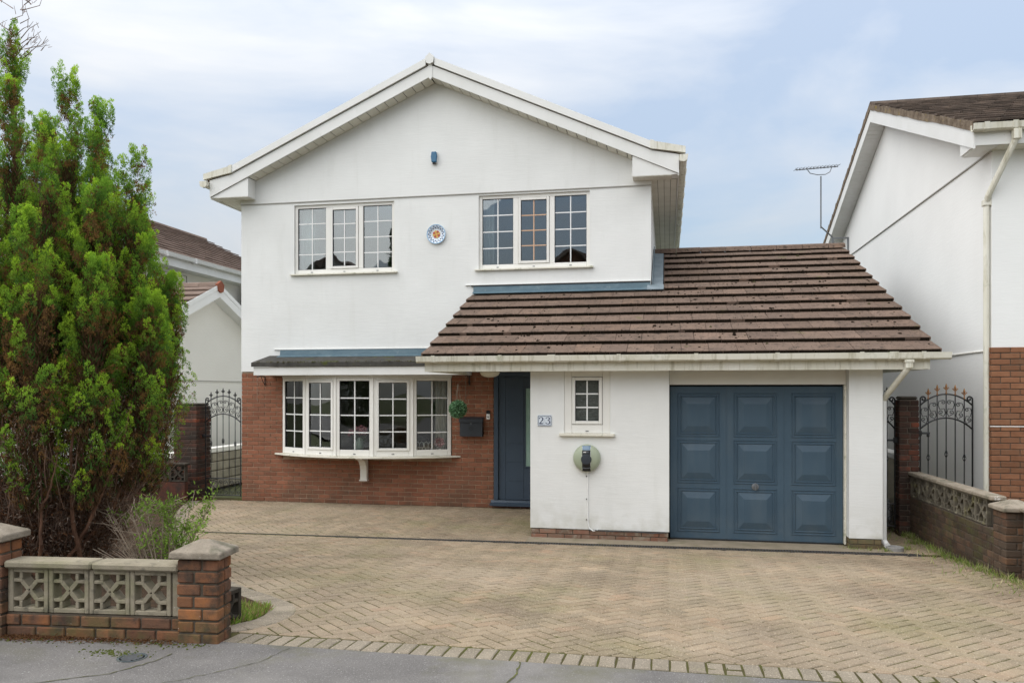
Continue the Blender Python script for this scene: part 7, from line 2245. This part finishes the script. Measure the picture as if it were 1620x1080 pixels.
# wicker hearts and a second bunch of flowers on the right part of the sill
hw = thing('wicker_heart', 'white wicker heart ornaments standing on the right end of the bow window sill', 'ornament', (-4.02, 12.80, 0.882))
for dx in (-0.075, 0.075):
    pts = [(dx,0,0.02),(dx-0.07,0,0.13),(dx-0.065,0,0.19),(dx-0.03,0,0.215),(dx,0,0.17),(dx+0.03,0,0.215),(dx+0.065,0,0.19),(dx+0.07,0,0.13),(dx,0,0.02)]
    obj('heart_frame', MB().tube(pts, 0.009, 6), m_white, hw, local=True)
    obj('heart_spokes', MB().tube([(dx,0,0.03),(dx,0,0.17)], 0.005, 5).tube([(dx-0.05,0,0.11),(dx+0.05,0,0.11)], 0.005, 5), m_white, hw, local=True)
v2 = thing('flower_pot', 'pot of pale pink blossom beside the wicker hearts inside the bow window', 'flowers', (-3.77, 12.86, 0.882))
obj('pot', MB().lathe([(0.04,0.0),(0.055,0.09),(0.05,0.09),(0.0,0.085)], (0,0,0), 14), m_white, v2, local=True)
n = 420; d = rand_unit(n, rng); P = d*0.075*rng.random((n,1))**0.4+np.array([0,0,0.20]); A = d
V,F = leaves(P,A,np.full(n,0.03),np.full(n,0.022),rng)
obj('blossom', from_arrays('blossom', V, F, np.repeat(np.array([[0.62,0.40,0.40]])*(0.6+0.6*rng.random((n,1))),4,axis=0)), m_pink, v2, local=True, kind='stuff')

# ================================================================== across the street, behind the camera (seen mirrored in the panes)
def far_house(label, cx, y, w, zbase, zeave, rise, m_w, m_r):
    t = thing('house', label, 'house', (cx, y, zbase))
    b = MB()
    b.add([(cx-w/2,y,zbase-1),(cx+w/2,y,zbase-1),(cx+w/2,y,zeave),(cx,y,zeave+rise),(cx-w/2,y,zeave)], [(4,3,2,1,0)])
    b.add([(cx-w/2,y,zbase-1),(cx-w/2,y-9,zbase-1),(cx-w/2,y-9,zeave),(cx-w/2,y,zeave)], [(3,2,1,0)])
    b.add([(cx+w/2,y,zbase-1),(cx+w/2,y-9,zbase-1),(cx+w/2,y-9,zeave),(cx+w/2,y,zeave)], [(0,1,2,3)])
    obj('wall', b, m_w, t)
    b = MB()
    for s in (-1, 1):
        k = rise/(w/2)
        xe = cx+s*(w/2+0.4); ze = zeave-0.4*k
        b.prism([(cx,y+0.35,zeave+rise+0.12),(xe,y+0.35,ze+0.12),(xe,y+0.35,ze-0.05),(cx,y+0.35,zeave+rise-0.05)], (0,-9.7,0))
    obj('roof', b, m_r, t)
    for x in (cx-w*0.25, cx+w*0.25):
        for z in (zbase+0.9, zbase+3.5):
            win(t, -x-0.8, -x+0.8, z, z+1.2, -y-0.04, ['f','f','f'], 2, m_glass_up, T=Matrix.Rotation(PI, 4, 'Z'))
    b = MB().box(cx-0.5, cx+0.5, y+0.005, y+0.05, zbase, zbase+2.1); obj('door', b, m_blue, t)
far_house('white gabled house across the street mirrored in the left panes', -18.0, -15.0, 7.5, 1.6, 7.3, 2.0, m_render2, m_tile_f)
far_house('brick gabled house across the street mirrored in the right panes', -5.0, -15.5, 7.5, 1.6, 7.3, 2.0, m_brick, m_tile_f)
far_house('white gabled house farther along the street opposite, outside the frame', 8.0, -15.0, 7.5, 1.6, 7.3, 2.0, m_render2, m_tile_f)
def hedge_tree(name, label, cat, c, rx, rz, h0, n, seed, cone=False, trunk=True):
    t = thing(name, label, cat, c); rng = np.random.default_rng(seed)
    d = rand_unit(n, rng)
    if cone:
        z = rng.random(n)**1.3; a = rng.random(n)*2*PI; r = rx*(1-z)*(0.5+0.5*rng.random(n)); P = np.stack([r*np.cos(a), r*np.sin(a), h0+z*rz*2], axis=-1)
    else:
        P = d*np.array([rx, rx, rz])*(0.6+0.45*rng.random((n,1))); P += rng.normal(0,0.06,(n,3)); P[:,2] += h0+rz
    A = d+np.array([0,0,0.4]); A /= np.linalg.norm(A,axis=1,keepdims=True)
    V,F = leaves(P,A,0.14+0.1*rng.random(n),0.07+0.05*rng.random(n),rng)
    c_ = np.array([[0.05,0.10,0.025],[0.07,0.13,0.03],[0.035,0.075,0.022]])[rng.integers(0,3,n)]*(0.7+0.6*rng.random((n,1)))
    obj('crown', from_arrays('crown', V, F, np.repeat(c_,4,axis=0)), m_leaf, t, local=True)
    if trunk: obj('trunk', MB().tube([(0,0,-0.1),(0.05,0,h0+rz*0.4),(0,0.05,h0+rz*1.3)], [0.14,0.11,0.05], 8), m_bark, t, local=True)
hedge_tree('garden_tree', 'round dark tree across the street mirrored in the bow window', 'tree', (-9.2,-11.0,0.6), 1.9, 1.9, 0.8, 9000, 61)
hedge_tree('garden_tree', 'pointed conifer across the street mirrored in the upper left window', 'tree', (-13.9,-13.0,0.6), 1.3, 4.6, 0.4, 9000, 62, True)
hedge_tree('garden_tree', 'bushy tree across the street beyond the left house, outside the frame', 'tree', (-22.5,-11.0,0.6), 1.9, 1.8, 0.6, 9000, 63)
hedge_tree('garden_tree', 'leafy tree across the street in front of the brick house', 'tree', (4.8,-10.0,0.6), 1.7, 1.4, 0.9, 9000, 64)

# clipped hedge along the far pavement
hg = thing('hedge', 'long dark clipped hedge across the street mirrored in the bow window', 'hedge', (-12.0,-9.3,0.35))
rng = np.random.default_rng(71)
n = 26000
P = np.stack([rng.uniform(-8,9,n), rng.uniform(-0.55,0.55,n), 2.1*rng.random(n)], axis=-1)
P[:,1] = np.where(rng.random(n)<0.6, 0.5+rng.normal(0,0.06,n), P[:,1]); P[:,2] = np.where(rng.random(n)<0.2, 2.05+rng.normal(0,0.06,n), P[:,2])
A = rand_unit(n, rng)+np.array([0,0.5,0.4]); A /= np.linalg.norm(A,axis=1,keepdims=True)
V,F = leaves(P,A,0.10+0.08*rng.random(n),0.06+0.04*rng.random(n),rng)
c_ = np.array([[0.045,0.085,0.025],[0.06,0.11,0.03],[0.03,0.06,0.02]])[rng.integers(0,3,n)]*(0.7+0.6*rng.random((n,1)))
obj('foliage', from_arrays('foliage', V, F, np.repeat(c_,4,axis=0)), m_leaf, hg, local=True, kind='stuff')
b = MB()
for k in range(18): b.tube([(-7.8+k,0,-0.1),(-7.8+k+0.05,0.02,1.4)], [0.04,0.02], 5)
obj('stems', b, m_bark, hg, local=True)
